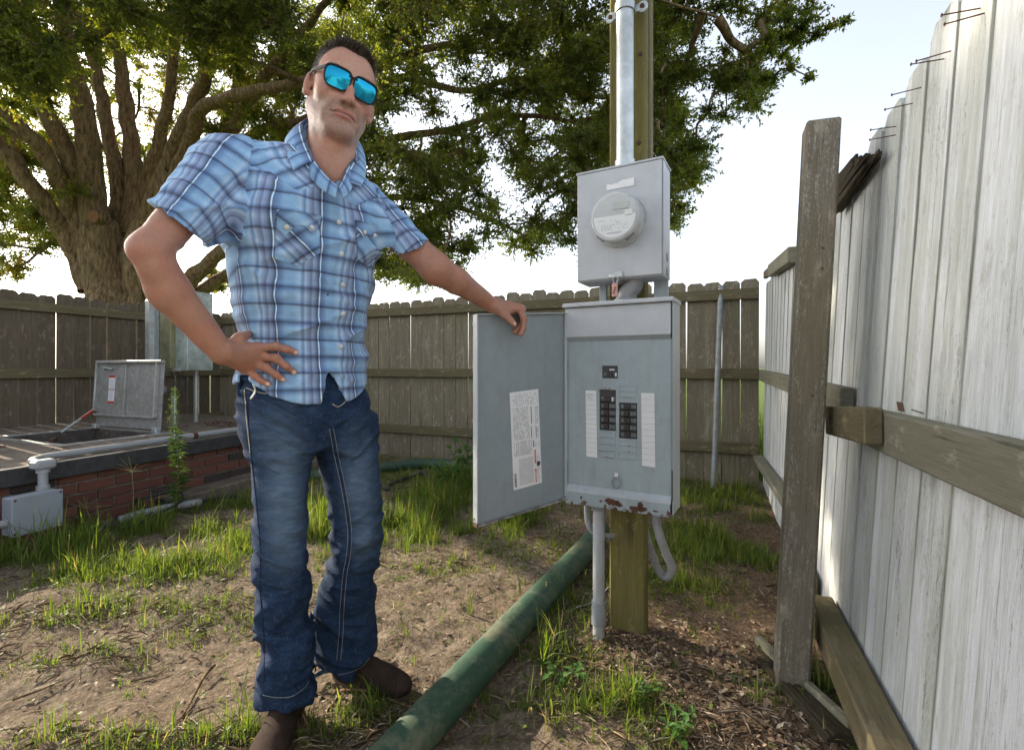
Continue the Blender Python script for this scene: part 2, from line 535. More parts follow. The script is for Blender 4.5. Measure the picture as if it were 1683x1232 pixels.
def make_fence(name, label, p0, direction, inward, length, bw, gap, height, mat, mats_rail, rail_z, rail_sec=(0.04, 0.088), nvar=6, seed=1, lean=None, dh=0.012, rail_over=0.0, rails_at=None, hscale=None):
    d = Vector(direction).normalized(); n = Vector(inward).normalized()
    e = empty(name, p0, label, 'fence')
    e_m = world_mat(e).inverted()
    vs = [board_mesh('board', bw, height, 0.016, mat, seed*31+i) for i in range(nvar)]
    rr = random.Random(seed)
    s = bw/2; i = 0
    while s < length:
        o = bpy.data.objects.new('board', vs[rr.randrange(nvar)])
        COL.objects.link(o); o.parent = e
        ln = lean(s) if lean else 0.0
        pos = Vector(p0) + d*s + Vector((0, 0, rr.uniform(-dh, dh)-0.01)) - n*rr.uniform(0.0, 0.003)
        R = Matrix.Rotation(rr.uniform(-.004, .004), 3, n)
        # local x along fence, local y away from the yard, z up, leaning outwards
        Z = (Vector((0, 0, 1)) - n*(ln/height)).normalized()
        X = d if d.cross(Z).dot(-n) < 0 else -d
        Yv = Z.cross(X).normalized()
        if Yv.dot(n) > 0: X = -X; Yv = Z.cross(X).normalized()
        Mx = R @ Matrix((X, Yv, Z)).transposed()
        zs = 1+(hscale(s) if hscale else 0)
        o.matrix_local = e_m @ Matrix.LocRotScale(pos, Mx.to_quaternion(), (1, 1, zs))
        s += bw + gap*rr.choice((0.4, 0.7, 1.0, 1.6)); i += 1
    if not rails_at: rails_at = [(0, length)]
    for z in rail_z:
        for (a, b) in rails_at:
            mb = MB()
            L = b-a
            la = lean(a)*z/height if lean else 0; lb = lean(b)*z/height if lean else 0
            A = Vector(p0)+d*a-n*la+n*(rail_sec[0]/2+0.0045); B = Vector(p0)+d*b-n*lb+n*(rail_sec[0]/2+0.0045)
            A.z = z+rr.uniform(-.006, .006); B.z = z+rr.uniform(-.006, .006)
            mb.box((0, 0, 0), ((B-A).length/2, rail_sec[0]/2, rail_sec[1]/2), None, 0.004)
            me = mb.mesh('rail', mats_rail)
            o = bpy.data.objects.new('rail', me); COL.objects.link(o); o.parent = e
            Mx = frame(B-A)
            o.matrix_local = e_m @ Matrix.LocRotScale((A+B)/2, Mx.to_quaternion(), (1, 1, 1))
    return e

# white fence on the right: leans outwards, more so near the camera
def wlean(s_from_corner):
    return 0.02 + 0.028*min(s_from_corner, 3.6)
n_right = Vector((-0.923, 0.384, 0))
fr = make_fence('white_fence', 'tall fence of peeling white painted boards close on the right', CORNER - ER*0.0, -ER, n_right, 6.6, 0.142, 0.003, 1.69,
                M['white_fence'], M['rail_gray_x'], [], seed=4, lean=wlean, dh=0.016, hscale=lambda s: .075*min(1, max(0, (s-2.5)/.7)))
fr_i = world_mat(fr).inverted()
def on_right(s, z, off=0.0):
    """point on the white fence's inner face, s metres from the far corner towards the camera"""
    p = CORNER - ER*s - n_right*(wlean(s)*z/1.69) + n_right*off
    p.z = z
    return p
def part_beam(name, mat, a, b, w, h, parent, up=(0, 0, 1), bev=0.004, ends=None):
    mb = MB(); L = (Vector(b)-Vector(a)).length
    mb.box((0, 0, 0), (L/2, w/2, h/2), None, bev)
    o = bpy.data.objects.new(name, mb.mesh(name, mat)); COL.objects.link(o)
    if parent: o.parent = parent
    mi = world_mat(parent).inverted() if parent else Matrix.Identity(4)
    o.matrix_local = mi @ Matrix.LocRotScale((Vector(a)+Vector(b))/2, frame(Vector(b)-Vector(a), up).to_quaternion(), (1, 1, 1))
    return o
SP = 2.71      # where the near post stands along the fence
RO = 0.0245
def seen_on_right(px, py, off=0.0):
    """the spot on the white fence's face met by the measured direction (px, py)"""
    s_, z_ = 2.5, 1.0
    for _ in range(60):
        def pr(s, z):
            q = on_right(s, z, off); return 841.5+q.x/max(q.y, .05)*FPX, 605-(q.z-EYE)/max(q.y, .05)*FPX
        a = pr(s_, z_); b = pr(s_+.001, z_); c = pr(s_, z_+.001)
        J_ = np.array([[(b[0]-a[0])/.001, (c[0]-a[0])/.001], [(b[1]-a[1])/.001, (c[1]-a[1])/.001]])
        d = np.linalg.solve(J_, [px-a[0], py-a[1]]); d = np.clip(d, -.15, .15); s_ = min(s_+d[0], 3.75); z_ += d[1]
    return s_, z_
def span(p0, p1, off): 
    return on_right(*seen_on_right(*p0, off), off), on_right(*seen_on_right(*p1, off), off)
part_beam('rail', M['rail_gray_x'], on_right(0.05, 0.925, RO), on_right(SP-0.05, 0.875, RO), 0.04, 0.088, fr)
a, b = span((1440, 703), (1640, 770), RO); part_beam('rail', M['rail_gray_x'], a+(a-b).normalized()*.12, b+(b-a).normalized()*.9, 0.042, 0.098, fr)
part_beam('rail', M['rail_gray_x'], on_right(0.05, 0.25, RO+0.02), on_right(2.0, 0.33, RO+0.02), 0.07, 0.04, fr)
part_beam('rail', M['rail_x'], on_right(SP-0.14, 0.165, RO+.02), on_right(5.2, 0.20, RO+.02), 0.075, 0.085, fr)
part_beam('rail', M['rail_x'], on_right(2.05, 0.135, RO+.01), on_right(2.35, 0.115, RO+.01), 0.05, 0.13, fr)
a, b = span((1268, 445), (1303, 418), RO+.01); part_beam('rail', M['rail_gray_x'], a, b, 0.05, 0.085, fr)
a, b = span((1258, 452), (1272, 440), RO); part_beam('rail', M['rail_x'], a, b, 0.03, 0.06, fr)
# a short block spliced over the near rail
a, b = span((1368, 690), (1436, 700), RO+.043); part_beam('splice_block', M['rail_x'], a, b, 0.04, 0.09, fr)
# moss and leaves lying on the rails come with the litter; rusty nails where a rail has fallen off
t = NT('rust'); c = t.coord('Object', True); n = t.noise(c, 200, 3, .6)
t.set(Base_Color=t.mix(n, (0.035, 0.018, 0.012), (0.14, 0.055, 0.03)), Roughness=0.85); M['rust'] = t.m
nail_mb = MB(); nail_mb.lathe((0, 0, 0), (0, 1, 0), [(0, 0.0014), (0.058, 0.0014), (0.059, 0.0035), (0.061, 0.0035)], 8)
nail_me = nail_mb.mesh('nail', M['rust'])
for (s, z) in [seen_on_right(*q) for q in ((1473, 208), (1472, 222), (1514, 144), (1500, 170), (1563, 84), (1552, 97), (1611, 14), (1618, 22))]:
    o = bpy.data.objects.new('nail', nail_me); COL.objects.link(o); o.parent = fr
    p = on_right(s, z)
    dr = (n_right + Vector((random.uniform(-.1, .1), random.uniform(-.1, .1), random.uniform(-.12, .05)))).normalized()
    o.matrix_local = fr_i @ Matrix.LocRotScale(p, dr.to_track_quat('Y', 'Z'), (1, 1, 1))

# splintered stub of the fallen top rail
def splinter(name, a, b, w, h, mat, parent, seed=2, tag_=None):
    r = random.Random(seed); a = Vector(a); b = Vector(b); L = (b-a).length
    mb = MB()
    for k in range(30):
        y = r.uniform(-.5, .5)*w; z = r.uniform(-.5, .5)*h; l = L*(1.05-.5*(z/h+.5))*r.uniform(.8, 1.0)
        s = r.uniform(.12, .24)
        i = len(mb.v)
        mb.box((l/2-L/2, y*(1-.3), z*(1-.3)), (l/2, w*s, h*s*.9), Matrix.Rotation(r.uniform(-.03, .03), 3, 'Z') @ Matrix.Rotation(r.uniform(-.04, .04), 3, 'Y'), 0.002)
        # sharpen the broken end
        for q in range(i, len(mb.v)):
            x, yy, zz = mb.v[q]
            if x > l-L/2-0.02:
                mb.v[q] = (x, y*(.7)+(yy-y*.7)*.35, z*.7+(zz-z*.7)*.35)
    o = bpy.data.objects.new(name, mb.mesh(name, mat)); COL.objects.link(o)
    mi = world_mat(parent).inverted() if parent else Matrix.Identity(4)
    if parent: o.parent = parent
    o.matrix_local = mi @ Matrix.LocRotScale((a+b)/2, frame(b-a).to_quaternion(), (1, 1, 1))
    return o
a, b = span((1374, 325), (1447, 228), .03)
splinter('broken_rail', a, b, 0.05, 0.125, M['rotten_x'], fr)

# near post, leaning with the fence
pb = Vector((0.862, 1.51, -0.05)); pt = P(1350, 205, 1.49)
e = empty('fence_post', (pb.x, pb.y, 0), 'thick leaning square fence post with flaked paint beside the white fence', 'fence post')
Zp = (pt-pb).normalized(); Xp = (ER - Zp*ER.dot(Zp)).normalized(); Yp = Zp.cross(Xp)
mb = MB(); Lp = (pt-pb).length
mb.box((0, 0, Lp/2), (0.045, 0.045, Lp/2), None, 0.006)
o = bpy.data.objects.new('post', mb.mesh('post', M['post_z'])); COL.objects.link(o); o.parent = e
o.matrix_local = world_mat(e).inverted() @ Matrix.LocRotScale(pb, Matrix((Xp, Yp, Zp)).transposed().to_quaternion(), (1, 1, 1))
for hz in (1.36, 1.30, 0.93):
    mbn = MB(); pz = pb + (pt-pb)*(hz/1.74); mbn.lathe(pz - Xp*0.0445 + Yp*random.uniform(-.02, .02), -Xp, [(0, 0.004), (0.002, 0.004)], 10)
    mbn.build('nail_head', M['rust'], e)

# back fence and left fence
n_back = Vector((-0.384, -0.923, 0))
make_fence('back_fence', 'long weathered dog-eared picket fence with three rails across the back of the yard', CORNER + EB*0.03, EB, n_back, 6.42, 0.137, 0.0058, 1.74, M['gray_fence'], M['rail_x'], [1.60, 0.93, 0.31], seed=8, dh=0.02)
n_left = Vector((0.923, -0.384, 0))
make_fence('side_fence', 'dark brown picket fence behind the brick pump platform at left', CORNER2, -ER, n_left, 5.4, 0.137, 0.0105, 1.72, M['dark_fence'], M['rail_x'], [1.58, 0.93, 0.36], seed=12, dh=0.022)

# ------------------------------------------------------------------ brick platform with a concrete slab
SE = Vector((-2.80, 2.62, 0)); ES = Vector((0.306, 0.952, 0)).normalized(); EN = Vector((-ES.y, ES.x, 0))   # EN points left, into the slab
M['slab'] = simple('slab_concrete', (0.2, 0.16, 0.13), 0.9, 0, .3, 18, .3, .2, (0.09, 0.075, 0.06), .8)
M['fascia'] = simple('dark_coping', (0.045, 0.046, 0.05), 0.7, 0, .3, 40, .3, .3, (0.08, 0.075, 0.07), .6)
M['mortar'] = simple('mortar', (0.22, 0.2, 0.17), 0.95, 0, .3, 60, .5, .2, (0.08, 0.075, 0.06), .8)
t = NT('red_brick'); c = t.coord('Object', True); oi = t.n.new('ShaderNodeObjectInfo')
n = t.noise(c, 55, 5, .7)
bc = t.ramp(oi.outputs['Random'], [(0.0, (0.10, 0.036, 0.028)), (0.45, (0.16, 0.055, 0.040)), (0.75, (0.20, 0.075, 0.052)), (0.93, (0.045, 0.036, 0.036))])
bc = t.mix(t.ramp(n, [(.4, 0.0), (.75, .7)]), bc, (0.1, 0.06, 0.045))
t.set(Base_Color=bc, Roughness=.9); t.bump(n, .6, .003); M['brick'] = t.m
plat = empty('pump_platform', SE, 'low red brick platform topped by a thick concrete slab with dark coping', 'platform')
Ms = Matrix((ES, EN, Vector((0, 0, 1)))).transposed()
def sp(a, b, z): return SE + ES*a + EN*b + Vector((0, 0, z))
SL = 2.75; SZ = 0.43
# the slab has the hatch opening cut out: four concrete pieces round it in one sheet
HB = Vector((-2.96, 4.10, 0)); HA = HB - ER*0.66; HC = HB + EB*0.92; HD = HA + EB*0.92
hin = 0.0
mb = MB()
outer = [sp(-1.6, 0, SZ), sp(SL, 0, SZ), sp(SL, 3.3, SZ), sp(-1.6, 3.3, SZ)]
hole = [Vector((p.x, p.y, SZ)) for p in (HA, HB, HC, HD)]
vv = [*outer, *hole]
n0 = len(mb.v); mb.v += [tuple(p) for p in vv]
for f in ((0, 1, 5, 4), (1, 2, 6, 5), (2, 3, 7, 6), (3, 0, 4, 7)): mb.f.append(tuple(n0+i for i in f)); mb.m.append(0)
for i in range(4):
    a, b = vv[4+i], vv[4+(i+1) % 4]
    mb.quad(a, b, b-Vector((0, 0, .42)), a-Vector((0, 0, .42)))
    a, b = vv[i], vv[(i+1) % 4]
    mb.quad(b, a, a-Vector((0, 0, .43)), b-Vector((0, 0, .43)))
mb.build('slab', M['slab'], plat)
mb = MB(); mb.quad(*[p-Vector((0, 0, .41)) for p in hole]); mb.build('pit_floor', simple('pit_dark', (0.02, 0.02, 0.02), .9), plat)
# coping proud of the brick, mitred at the far corner
mb = MB(); beam(mb, sp(-1.6, -0.035, SZ-0.047), sp(SL+.03, -0.035, SZ-0.047), 0.07, 0.10, bev=.006); mb.build('coping', M['fascia'], plat)
mb = MB(); mb.box(sp((SL-1.6)/2, -0.004, 0.165), ((SL+1.6)/2, 0.012, 0.165), Ms); mb.build('mortar_bed', M['mortar'], plat)
bl, bh, jt = 0.203, 0.058, 0.011
bvs = []
for i in range(4):
    r = random.Random(i); m2 = MB(); m2.box((0, 0, 0), (bl/2, 0.011, bh/2), None, 0.004)
    m2.v = [(x+r.uniform(-.0015, .0015), y+r.uniform(-.001, .001), z+r.uniform(-.0015, .0015)) for x, y, z in m2.v]
    bvs.append(m2.mesh('brick', M['brick']))
pinv = world_mat(plat).inverted()
for row in range(5):
    a = -0.9 + (row % 2)*(bl+jt)/2
    while a < SL-.1:
        o = bpy.data.objects.new('brick', random.choice(bvs)); COL.objects.link(o); o.parent = plat
        o.matrix_local = pinv @ Matrix.LocRotScale(sp(a, -0.019+random.uniform(-.0015, .0015), 0.03+row*(bh+jt)+bh/2-.02), Ms.to_quaternion(), (1, 1, 1))
        a += bl+jt
mb = MB(); beam(mb, sp(0.9, -0.12, 0.02), sp(SL+.1, -0.12, 0.045), 0.2, 0.11, bev=.01); mb.build('footing', M['slab'], plat)
# ------------------------------------------------------------------ materials for the equipment
def coated(name, col, rough=0.42, grime=(0.2, 0.17, 0.13), amt=0.35, rust_z=None):
    t = NT(name); c = t.coord('Object', False)
    n = t.noise(c, 14, 6, .7, .4); n2 = t.noise(t.vscale(c, (1, 1, .15)), 40, 5, .7); n3 = t.noise(c, 120, 3, .6)
    k = t.mix(t.ramp(n, [(.4, 0.0), (.75, 1.0)]), col, tuple(x*.86 for x in col))
    k = t.mix(t.math('MULTIPLY', t.ramp(n2, [(.5, 0.0), (.8, 1.0)]), amt), k, grime)
    k = t.mix(t.ramp(t.voro(c, 38), [(.035, .7), (.06, 0.0)]), k, (0.12, 0.08, 0.06))
    if rust_z is not None:
        z = t.sep(c)[2]
        band = t.ramp(t.math('SUBTRACT', rust_z, z), [(0.0, 0.0), (0.045, 1.0)])
        rn = t.noise(c, 26, 6, .7, .3)
        m = t.ramp(t.math('MULTIPLY', rn, t.math('ADD', t.math('MULTIPLY', band, .45), .62)), [(.55, 0.0), (.585, 1.0)])
        m = t.math('MULTIPLY', m, t.ramp(band, [(0.05, 0.0), (.3, 1.0)]))
        rc = t.mix(t.ramp(n3, [(.3, 0.0), (.7, 1.0)]), (0.035, 0.015, 0.012), (0.14, 0.055, 0.03))
        k = t.mix(m, k, rc)
        t.set(Roughness=t.math('ADD', t.math('MULTIPLY', m, .4), rough))
    else: t.set(Roughness=rough)
    t.set(Base_Color=k); t.bump(n3, .05, .001)
    return t.m
M['box'] = coated('grey_enamel', (0.34, 0.385, 0.415))
M['boxlight'] = coated('light_grey_enamel', (0.44, 0.465, 0.50), .45, amt=.12)
M['panel'] = coated('panel_enamel', (0.31, 0.37, 0.405), .4, rust_z=0.545)
M['trim'] = coated('trim_enamel', (0.42, 0.46, 0.50), .45, rust_z=0.548)
M['door'] = coated('door_enamel', (0.245, 0.29, 0.322), .45, rust_z=0.512)
M['pvc'] = simple('grey_pvc', (0.34, 0.355, 0.38), .45, 0, .08, 20, 0, .5, (0.25, 0.2, 0.14), .35)
M['pvcd'] = simple('dark_grey_pvc', (0.25, 0.265, 0.29), .45, 0, .1, 20, 0, .5, (0.2, 0.16, 0.1), .3)
M['flex'] = simple('flexible_conduit', (0.27, 0.28, 0.295), .5, 0, .12, 30, 0, .4, (0.2, 0.17, 0.1), .5)
M['galv'] = simple('galvanised_steel', (0.52, 0.55, 0.56), .42, .65, .18, 22, .05, .5, (0.3, 0.3, 0.28), .5)
M['alu'] = simple('dull_aluminium', (0.42, 0.42, 0.42), .45, .55, .22, 25, .08, .5, (0.25, 0.23, 0.2), .6)
M['black'] = simple('black_plastic', (0.018, 0.018, 0.02), .35, 0, .2, 60)
M['blacks'] = simple('black_breaker', (0.028, 0.03, 0.034), .3, 0, .3, 90)
M['grip'] = simple('dark_grey_plastic', (0.12, 0.13, 0.145), .4, 0, .2, 90)
M['paper'] = simple('white_paper', (0.72, 0.73, 0.76), .75, 0, .03, 10, 0, .2, (0.5, 0.48, 0.42), .25)
M['ink'] = simple('grey_ink', (0.30, 0.31, 0.34), .8, 0, .1, 40)
M['inkd'] = simple('black_ink', (0.05, 0.05, 0.06), .8, 0, .1, 40)
M['red'] = simple('red_print', (0.5, 0.045, 0.03), .6, 0, .1, 40)
M['white'] = simple('white_plastic', (0.7, 0.71, 0.72), .4, 0, .04, 10)
M['lcd'] = simple('display_glass', (0.30, 0.34, 0.31), .2, 0, .05, 10)
M['rubber'] = simple('black_hose', (0.02, 0.021, 0.023), .5, 0, .3, 40, .1)

UX = Vector((0.874, -0.485, 0)).normalized()      # along the panel's face, to the right
UN = Vector((-UX.y*-1, 0, 0))
UN = Vector((-0.485, -0.874, 0)).normalized()     # out of the panel's face, towards the camera
UZ = Vector((0, 0, 1))
MU = Matrix((UX, -UN, UZ)).transposed()
PC = Vector((0.3615, 1.684, 0))                    # middle of the panel's face, on the ground plan
def U(u, z, n=0.0): return PC + UX*u + UN*n + UZ*z

# ------------------------------------------------------------------ utility post
pole = empty('utility_post', U(0.085, 0, -0.15), 'tall olive stained timber post carrying the electric meter and panel', 'utility post')
mb = MB(); mb.box(U(0.000, 1.9, -0.155), (0.066, 0.030, 2.0), MU, .006); mb.build('post', M['pole_z'], pole)
M['plank'] = wood('grey_side_plank', (0.33, 0.29, 0.2), (0.15, 0.12, 0.07), (0.2, 0.18, 0.06), .5)
mb = MB(); mb.box(U(0.004, 2.52, -0.213), (0.068, 0.024, 1.2), MU, .005); mb.build('plank', M['plank'], pole)
for (u, z) in ((.052, 2.12), (.045, 1.80)):
    mb = MB(); mb.lathe(U(u, z, -.1265), UN, [(0, .009), (.006, .008), (.007, .003)], 8); mb.build('bolt_head', M['rust'], pole)

# riser conduit above the meter with its strap
riser = empty('riser_conduit', U(0.03, 1.68, -.06), 'shiny galvanised conduit rising from the meter box up the post', 'conduit')
mb = MB(); rc = U(0.010, 1.66, -.068)
mb.lathe(rc, UZ, [(0, .040), (.03, .040), (.036, .0345), (.06, .0345)], 32); mb.build('hub', M['galv'], riser, 40)
mb = MB(); mb.lathe(rc+UZ*.055, UZ, [(0, .0305), (1.6, .0305)], 36, False); mb.build('pipe', M['galv'], riser, 60)
stz = 2.262
st = MB()
for i in range(24):
    a0 = math.pi*(i/24); a1 = math.pi*((i+1)/24)
    c0 = rc + UX*(math.cos(a0)*.0325) + UN*(math.sin(a0)*.0325); c1 = rc + UX*(math.cos(a1)*.0325) + UN*(math.sin(a1)*.0325)
    o0 = (c0-rc)*1.08+rc; o1 = (c1-rc)*1.08+rc
    for z0, z1 in ((stz-rc.z-.014, stz-rc.z+.014),):
        A, B, C, D = o0+UZ*z0, o1+UZ*z0, o1+UZ*z1, o0+UZ*z1
        st.quad(B, A, D, C); st.quad(c0+UZ*z0, c1+UZ*z0, B, A); st.quad(c1+UZ*z1, c0+UZ*z1, D, C)
for sg in (-1, 1):
    st.box(rc+UX*sg*.045 + UN*.0-UN*.018+UZ*(stz-rc.z), (.015, .004, .014), MU, .002)
    st.lathe(rc+UX*sg*.058-UN*.022+UZ*(stz-rc.z), UN, [(0, .019), (.006, .019)], 20)
st.build('strap', M['galv'], riser, 50)
for sg in (-1, 1):
    mb = MB(); mb.lathe(rc+UX*sg*.058-UN*.016+UZ*(stz-rc.z), UN, [(0, .008), (.006, .0075), (.007, .004)], 12); mb.build('bolt_head', M['rust'], riser)

# ------------------------------------------------------------------ meter box
mt = empty('meter_box', U(.005, 1.287, -.06), 'light grey metal meter box with a round glass meter on its front', 'electric meter')
mc = 0.006; z0, z1 = 1.288, 1.672
mb = MB(); mb.box(U(mc, (z0+z1)/2, -.062), (.150, .060, (z1-z0)/2), MU, .003); mb.build('case', M['boxlight'], mt)
mb = MB(); mb.box(U(mc, (z0+z1)/2+.001, .0015), (.1485, .0032, (z1-z0)/2-.003), MU, .0015)
mb.box(U(mc, z1+.0035, -.060), (.1535, .066, .004), MU, .002)
mb.box(U(mc+.1515, (z0+z1)/2, -.02), (.0015, .020, (z1-z0)/2-.004), MU, .0006)
mb.build('cover', M['boxlight'], mt)
cm = U(mc+.006, 1.484, 0)
mb = MB(); mb.lathe(cm, UN, [(.004, .0905), (.014, .0895), (.018, .087)], 48, True); mb.build('meter_ring', M['galv'], mt, 40)
t = NT('clear_glass'); t.set(Base_Color=(0.9, 0.92, 0.92), Roughness=.03, IOR=1.3)
t.b.inputs['Alpha'].default_value = 0.12; M['glass'] = t.m
M['meterbody'] = simple('meter_body', (0.47, 0.48, 0.49), .35, 0, .12, 25)
mb = MB(); mb.lathe(cm, UN, [(.016, .0845), (.045, .083), (.058, .081), (.061, .0785)], 48, True); mb.build('meter_body', M['meterbody'], mt, 40)
fm = cm+UN*.0615
def disc(mb, c, r, th, a0=0, a1=2*math.pi, n=40, cut=None):
    poly = []
    for i in range(n):
        a = a0+(a1-a0)*i/(n-1 if a1-a0 < 6.2 else n)
        poly.append((math.cos(a)*r, math.sin(a)*r))
    mb.prism(poly, th, c, UX, UZ, UN)
M['whitep'] = simple('meter_face_white', (0.62, 0.64, 0.66), .5, 0, .03, 10)
mb = MB(); disc(mb, fm, .0775, .002); mb.build('dial_plate', simple('dial_grey', (0.38, 0.40, 0.42), .5, 0, .05, 15), mt)
mb = MB()
poly = [(math.cos(math.radians(a))*.071, math.sin(math.radians(a))*.071) for a in range(-182, 3, 8)]
mb.prism(poly, .0015, fm+UN*.0025+UZ*.002, UX, UZ, UN); mb.build('name_plate', M['whitep'], mt)
mb = MB(); mb.box(fm+UN*.004+UX*.022+UZ*.034, (.028, .0022, .0115), MU, .001); mb.build('display', M['lcd'], mt)
mb = MB(); mb.box(fm+UN*.006+UX*.049+UZ*.008, (.0125, .004, .009), MU, .003); mb.build('optical_port', M['white'], mt)
mb = MB()
for q in range(4): mb.box(fm+UN*.0105+UX*(.041+q*.0053)+UZ*(.009+(q % 2)*.003), (.0012, .0008, .0016), MU)
r = random.Random(3)
for (u, z, w) in ((-.045, -.008, .012), (.012, -.018, .008), (-.01, -.012, .002)):
    mb.box(fm+UN*.0043+UX*u+UZ*z, (w, .0004, .0011), MU)
for k in range(22): mb.box(fm+UN*.0043+UX*(-.024+k*.0022)+UZ*(-.053), (.0004+.0003*(k % 2), .0004, .0028), MU)
mb.build('print', M['ink'], mt)
mb = MB()
for row in range(4):
    x = -.045
    while x < .045:
        w = r.uniform(.003, .009)
        if r.random() < .75: mb.box(fm+UN*.0043+UX*(x+w/2)+UZ*(-.026-row*.005), (w/2, .0003, .0007), MU)
        x += w+.003
mb.build('print', simple('faint_print', (0.22, 0.24, 0.27), .6), mt)
mb = MB(); mb.lathe(cm, UN, [(.06, .0812), (.0745, .0792), (.0765, .077)], 48, False)
disc(mb, cm+UN*.0762, .0775, .001); mb.build('glass_cover', M['glass'], mt, 40)
mb = MB()
for sgn in (0, 1):
    for k in range(5):
        a = math.radians((-65+k*5.0) if sgn else (-140+k*5.0))
        cc = cm + (UX*math.cos(a)+UZ*math.sin(a))*.0834 + UN*.046
        mb.box(cc, (.0021, .0045, .0016), MU)
mb.build('vent_slot', M['black'], mt)
# torn paper strip
poly = [(-.049, -.014), (.047, -.013), (.048, .014), (.02, .012), (.004, .013), (-.012, .004), (-.02, .006), (-.030, .003), (-.049, .007)]
mb = MB(); mb.prism(poly, .0008, U(mc+.010, 1.612, .006), UX, UZ, UN); mb.build('torn_sticker', M['paper'], mt)
# knockout rings on the right side
for z in (1.36, 1.31):
    mb = MB(); mb.lathe(U(mc+.1515, z, -.075), UX, [(0, .017), (.001, .017)], 24); mb.lathe(U(mc+.1525, z, -.075), UX, [(0, .010), (.001, .010)], 24)
    mb.build('knockout', M['box'], mt)
# latch, ring and pink seal tag
mb = MB(); mb.box(U(mc-.004, 1.297, .011), (.024, .007, .0065), MU, .002); mb.box(U(mc+.006, 1.305, .014), (.012, .004, .006), MU, .001)
mb.build('hasp', M['galv'], mt)
mb = MB(); pts = [U(mc-.004, 1.283, .018)+UX*math.cos(a)*.009+UZ*math.sin(a)*.013 for a in np.linspace(0, 2*math.pi, 20)]
mb.tube(pts, .0013, 6); mb.build('seal_wire', M['galv'], mt, True)
M['pink'] = simple('pink_tag', (0.5, 0.27, 0.24), .5, 0, .1, 60)
mb = MB(); mb.box(U(mc-.006, 1.248, .018), (.010, .0035, .023), MU, .002); mb.build('seal_tag', M['pink'], mt)
mb = MB()
for dz in (-.01, -.002, .006): mb.box(U(mc-.006+dz*.3, 1.248+dz, .0218), (.0035, .0004, .0022), MU)
mb.build('print', M['inkd'], mt)

# offset nipple between meter and panel
nip = empty('offset_nipple', U(.01, 1.2, -.05), 'dark grey offset fitting joining the meter box to the panel below', 'conduit fitting')
mb = MB(); pts = curve_pts([U(.045, 1.30, -.06), U(.045, 1.272, -.06), U(.022, 1.245, -.06), U(.018, 1.222, -.06), U(.018, 1.205, -.06)], 6)
mb.tube(pts, .031, 24); mb.build('elbow', M['pvcd'], nip, 50)
mb = MB(); mb.lathe(U(.018, 1.205, -.06), UZ, [(0, .043), (.02, .042), (.024, .036), (.03, .036)], 24); mb.build('locknut', M['pvcd'], nip, 40)
for u in (-.04, .062):
    mb = MB(); mb.lathe(U(u, 1.212, -.03), UZ, [(0, .006), (.006, .006)], 6); mb.build('bolt_head', M['galv'], nip)
# grey back plates the boxes are mounted on
bp = empty('mounting_channel', U(0, 1.25, -.14), 'pair of grey metal channels behind the gap between meter and panel', 'mounting channel')
for u in (-.085, .127):
    mb = MB(); mb.box(U(u, .95, -.115), (.0135 if u < 0 else .024, .008, .43), MU, .001); mb.build('channel', M['box'], bp)

# ------------------------------------------------------------------ breaker panel
pn = empty('breaker_panel', U(0, .5, -.05), 'grey outdoor breaker panel with open front and rust along its bottom edge', 'breaker panel')
pw = .190; pz0, pz1 = .497, 1.198
mb = MB()      # case: open-fronted tray: back, sides, bottom, so the lip shows round the dead front
mb.box(U(0, (pz0+pz1)/2, -.112), (pw, .004, (pz1-pz0)/2), MU)
for sg in (-1, 1): mb.box(U(sg*(pw-.0015), (pz0+pz1)/2+.001, -.052), (.0018, .056, (pz1-pz0)/2-.002), MU, .0006)
mb.box(U(0, pz0+.0015, -.054), (pw-.004, .054, .0018), MU, .0006)
mb.build('case', M['box'], pn)
mb = MB(); mb.box(U(0.001, pz1+.007, -.045), (pw+.004, .070, .0075), MU, .003)
mb.box(U(0, pz1-.055, .008), (pw-.006, .0035, .053), MU, .002)
mb.build('rain_hood', M['boxlight'], pn)
mb = MB()
# sloped crease under the hood
a = [(-pw+.008, 0), (pw-.008, 0)]
for (za, na, zb, nb) in ((pz1-.108, .0118, pz1-.122, -.002),):
    mb.quad(U(-pw+.008, za, na), U(-pw+.008, zb, nb), U(pw-.008, zb, nb), U(pw-.008, za, na))
mb.build('hood_crease', M['box'], pn)
# dead front plate with openings: strips round the breaker windows
zt, zb = pz1-.118, pz0+.062
W1 = (-.052, .004, .945, .989)       # main breaker window (u0,u1,z0,z1)
W2 = (-.062, -.003, .763, .905)       # left column
W3 = (.0085, .071, .739, .862)        # right column
def plate(mb, u0, u1, z0, z1):
    mb.box(U((u0+u1)/2, (z0+z1)/2, -.004), ((u1-u0)/2, .0016, (z1-z0)/2), MU)
mb = MB()
uu = sorted({-pw+.006, pw-.006, *[w[0] for w in (W1, W2, W3)], *[w[1] for w in (W1, W2, W3)]})
zz = sorted({zb, zt, *[w[2] for w in (W1, W2, W3)], *[w[3] for w in (W1, W2, W3)]})
for i in range(len(uu)-1):
    for j in range(len(zz)-1):
        um, zm = (uu[i]+uu[i+1])/2, (zz[j]+zz[j+1])/2
        if any(w[0] < um < w[1] and w[2] < zm < w[3] for w in (W1, W2, W3)): continue
        u0, u1, a0, a1 = uu[i], uu[i+1], zz[j], zz[j+1]
        mb.quad(U(u0, a0, -.0025), U(u1, a0, -.0025), U(u1, a1, -.0025), U(u0, a1, -.0025))
for w in (W1, W2, W3):
    for (p, q) in (((w[0], w[2]), (w[1], w[2])), ((w[1], w[2]), (w[1], w[3])), ((w[1], w[3]), (w[0], w[3])), ((w[0], w[3]), (w[0], w[2]))):
        mb.quad(U(*q, -.0025), U(*p, -.0025), U(*p, -.016), U(*q, -.016))
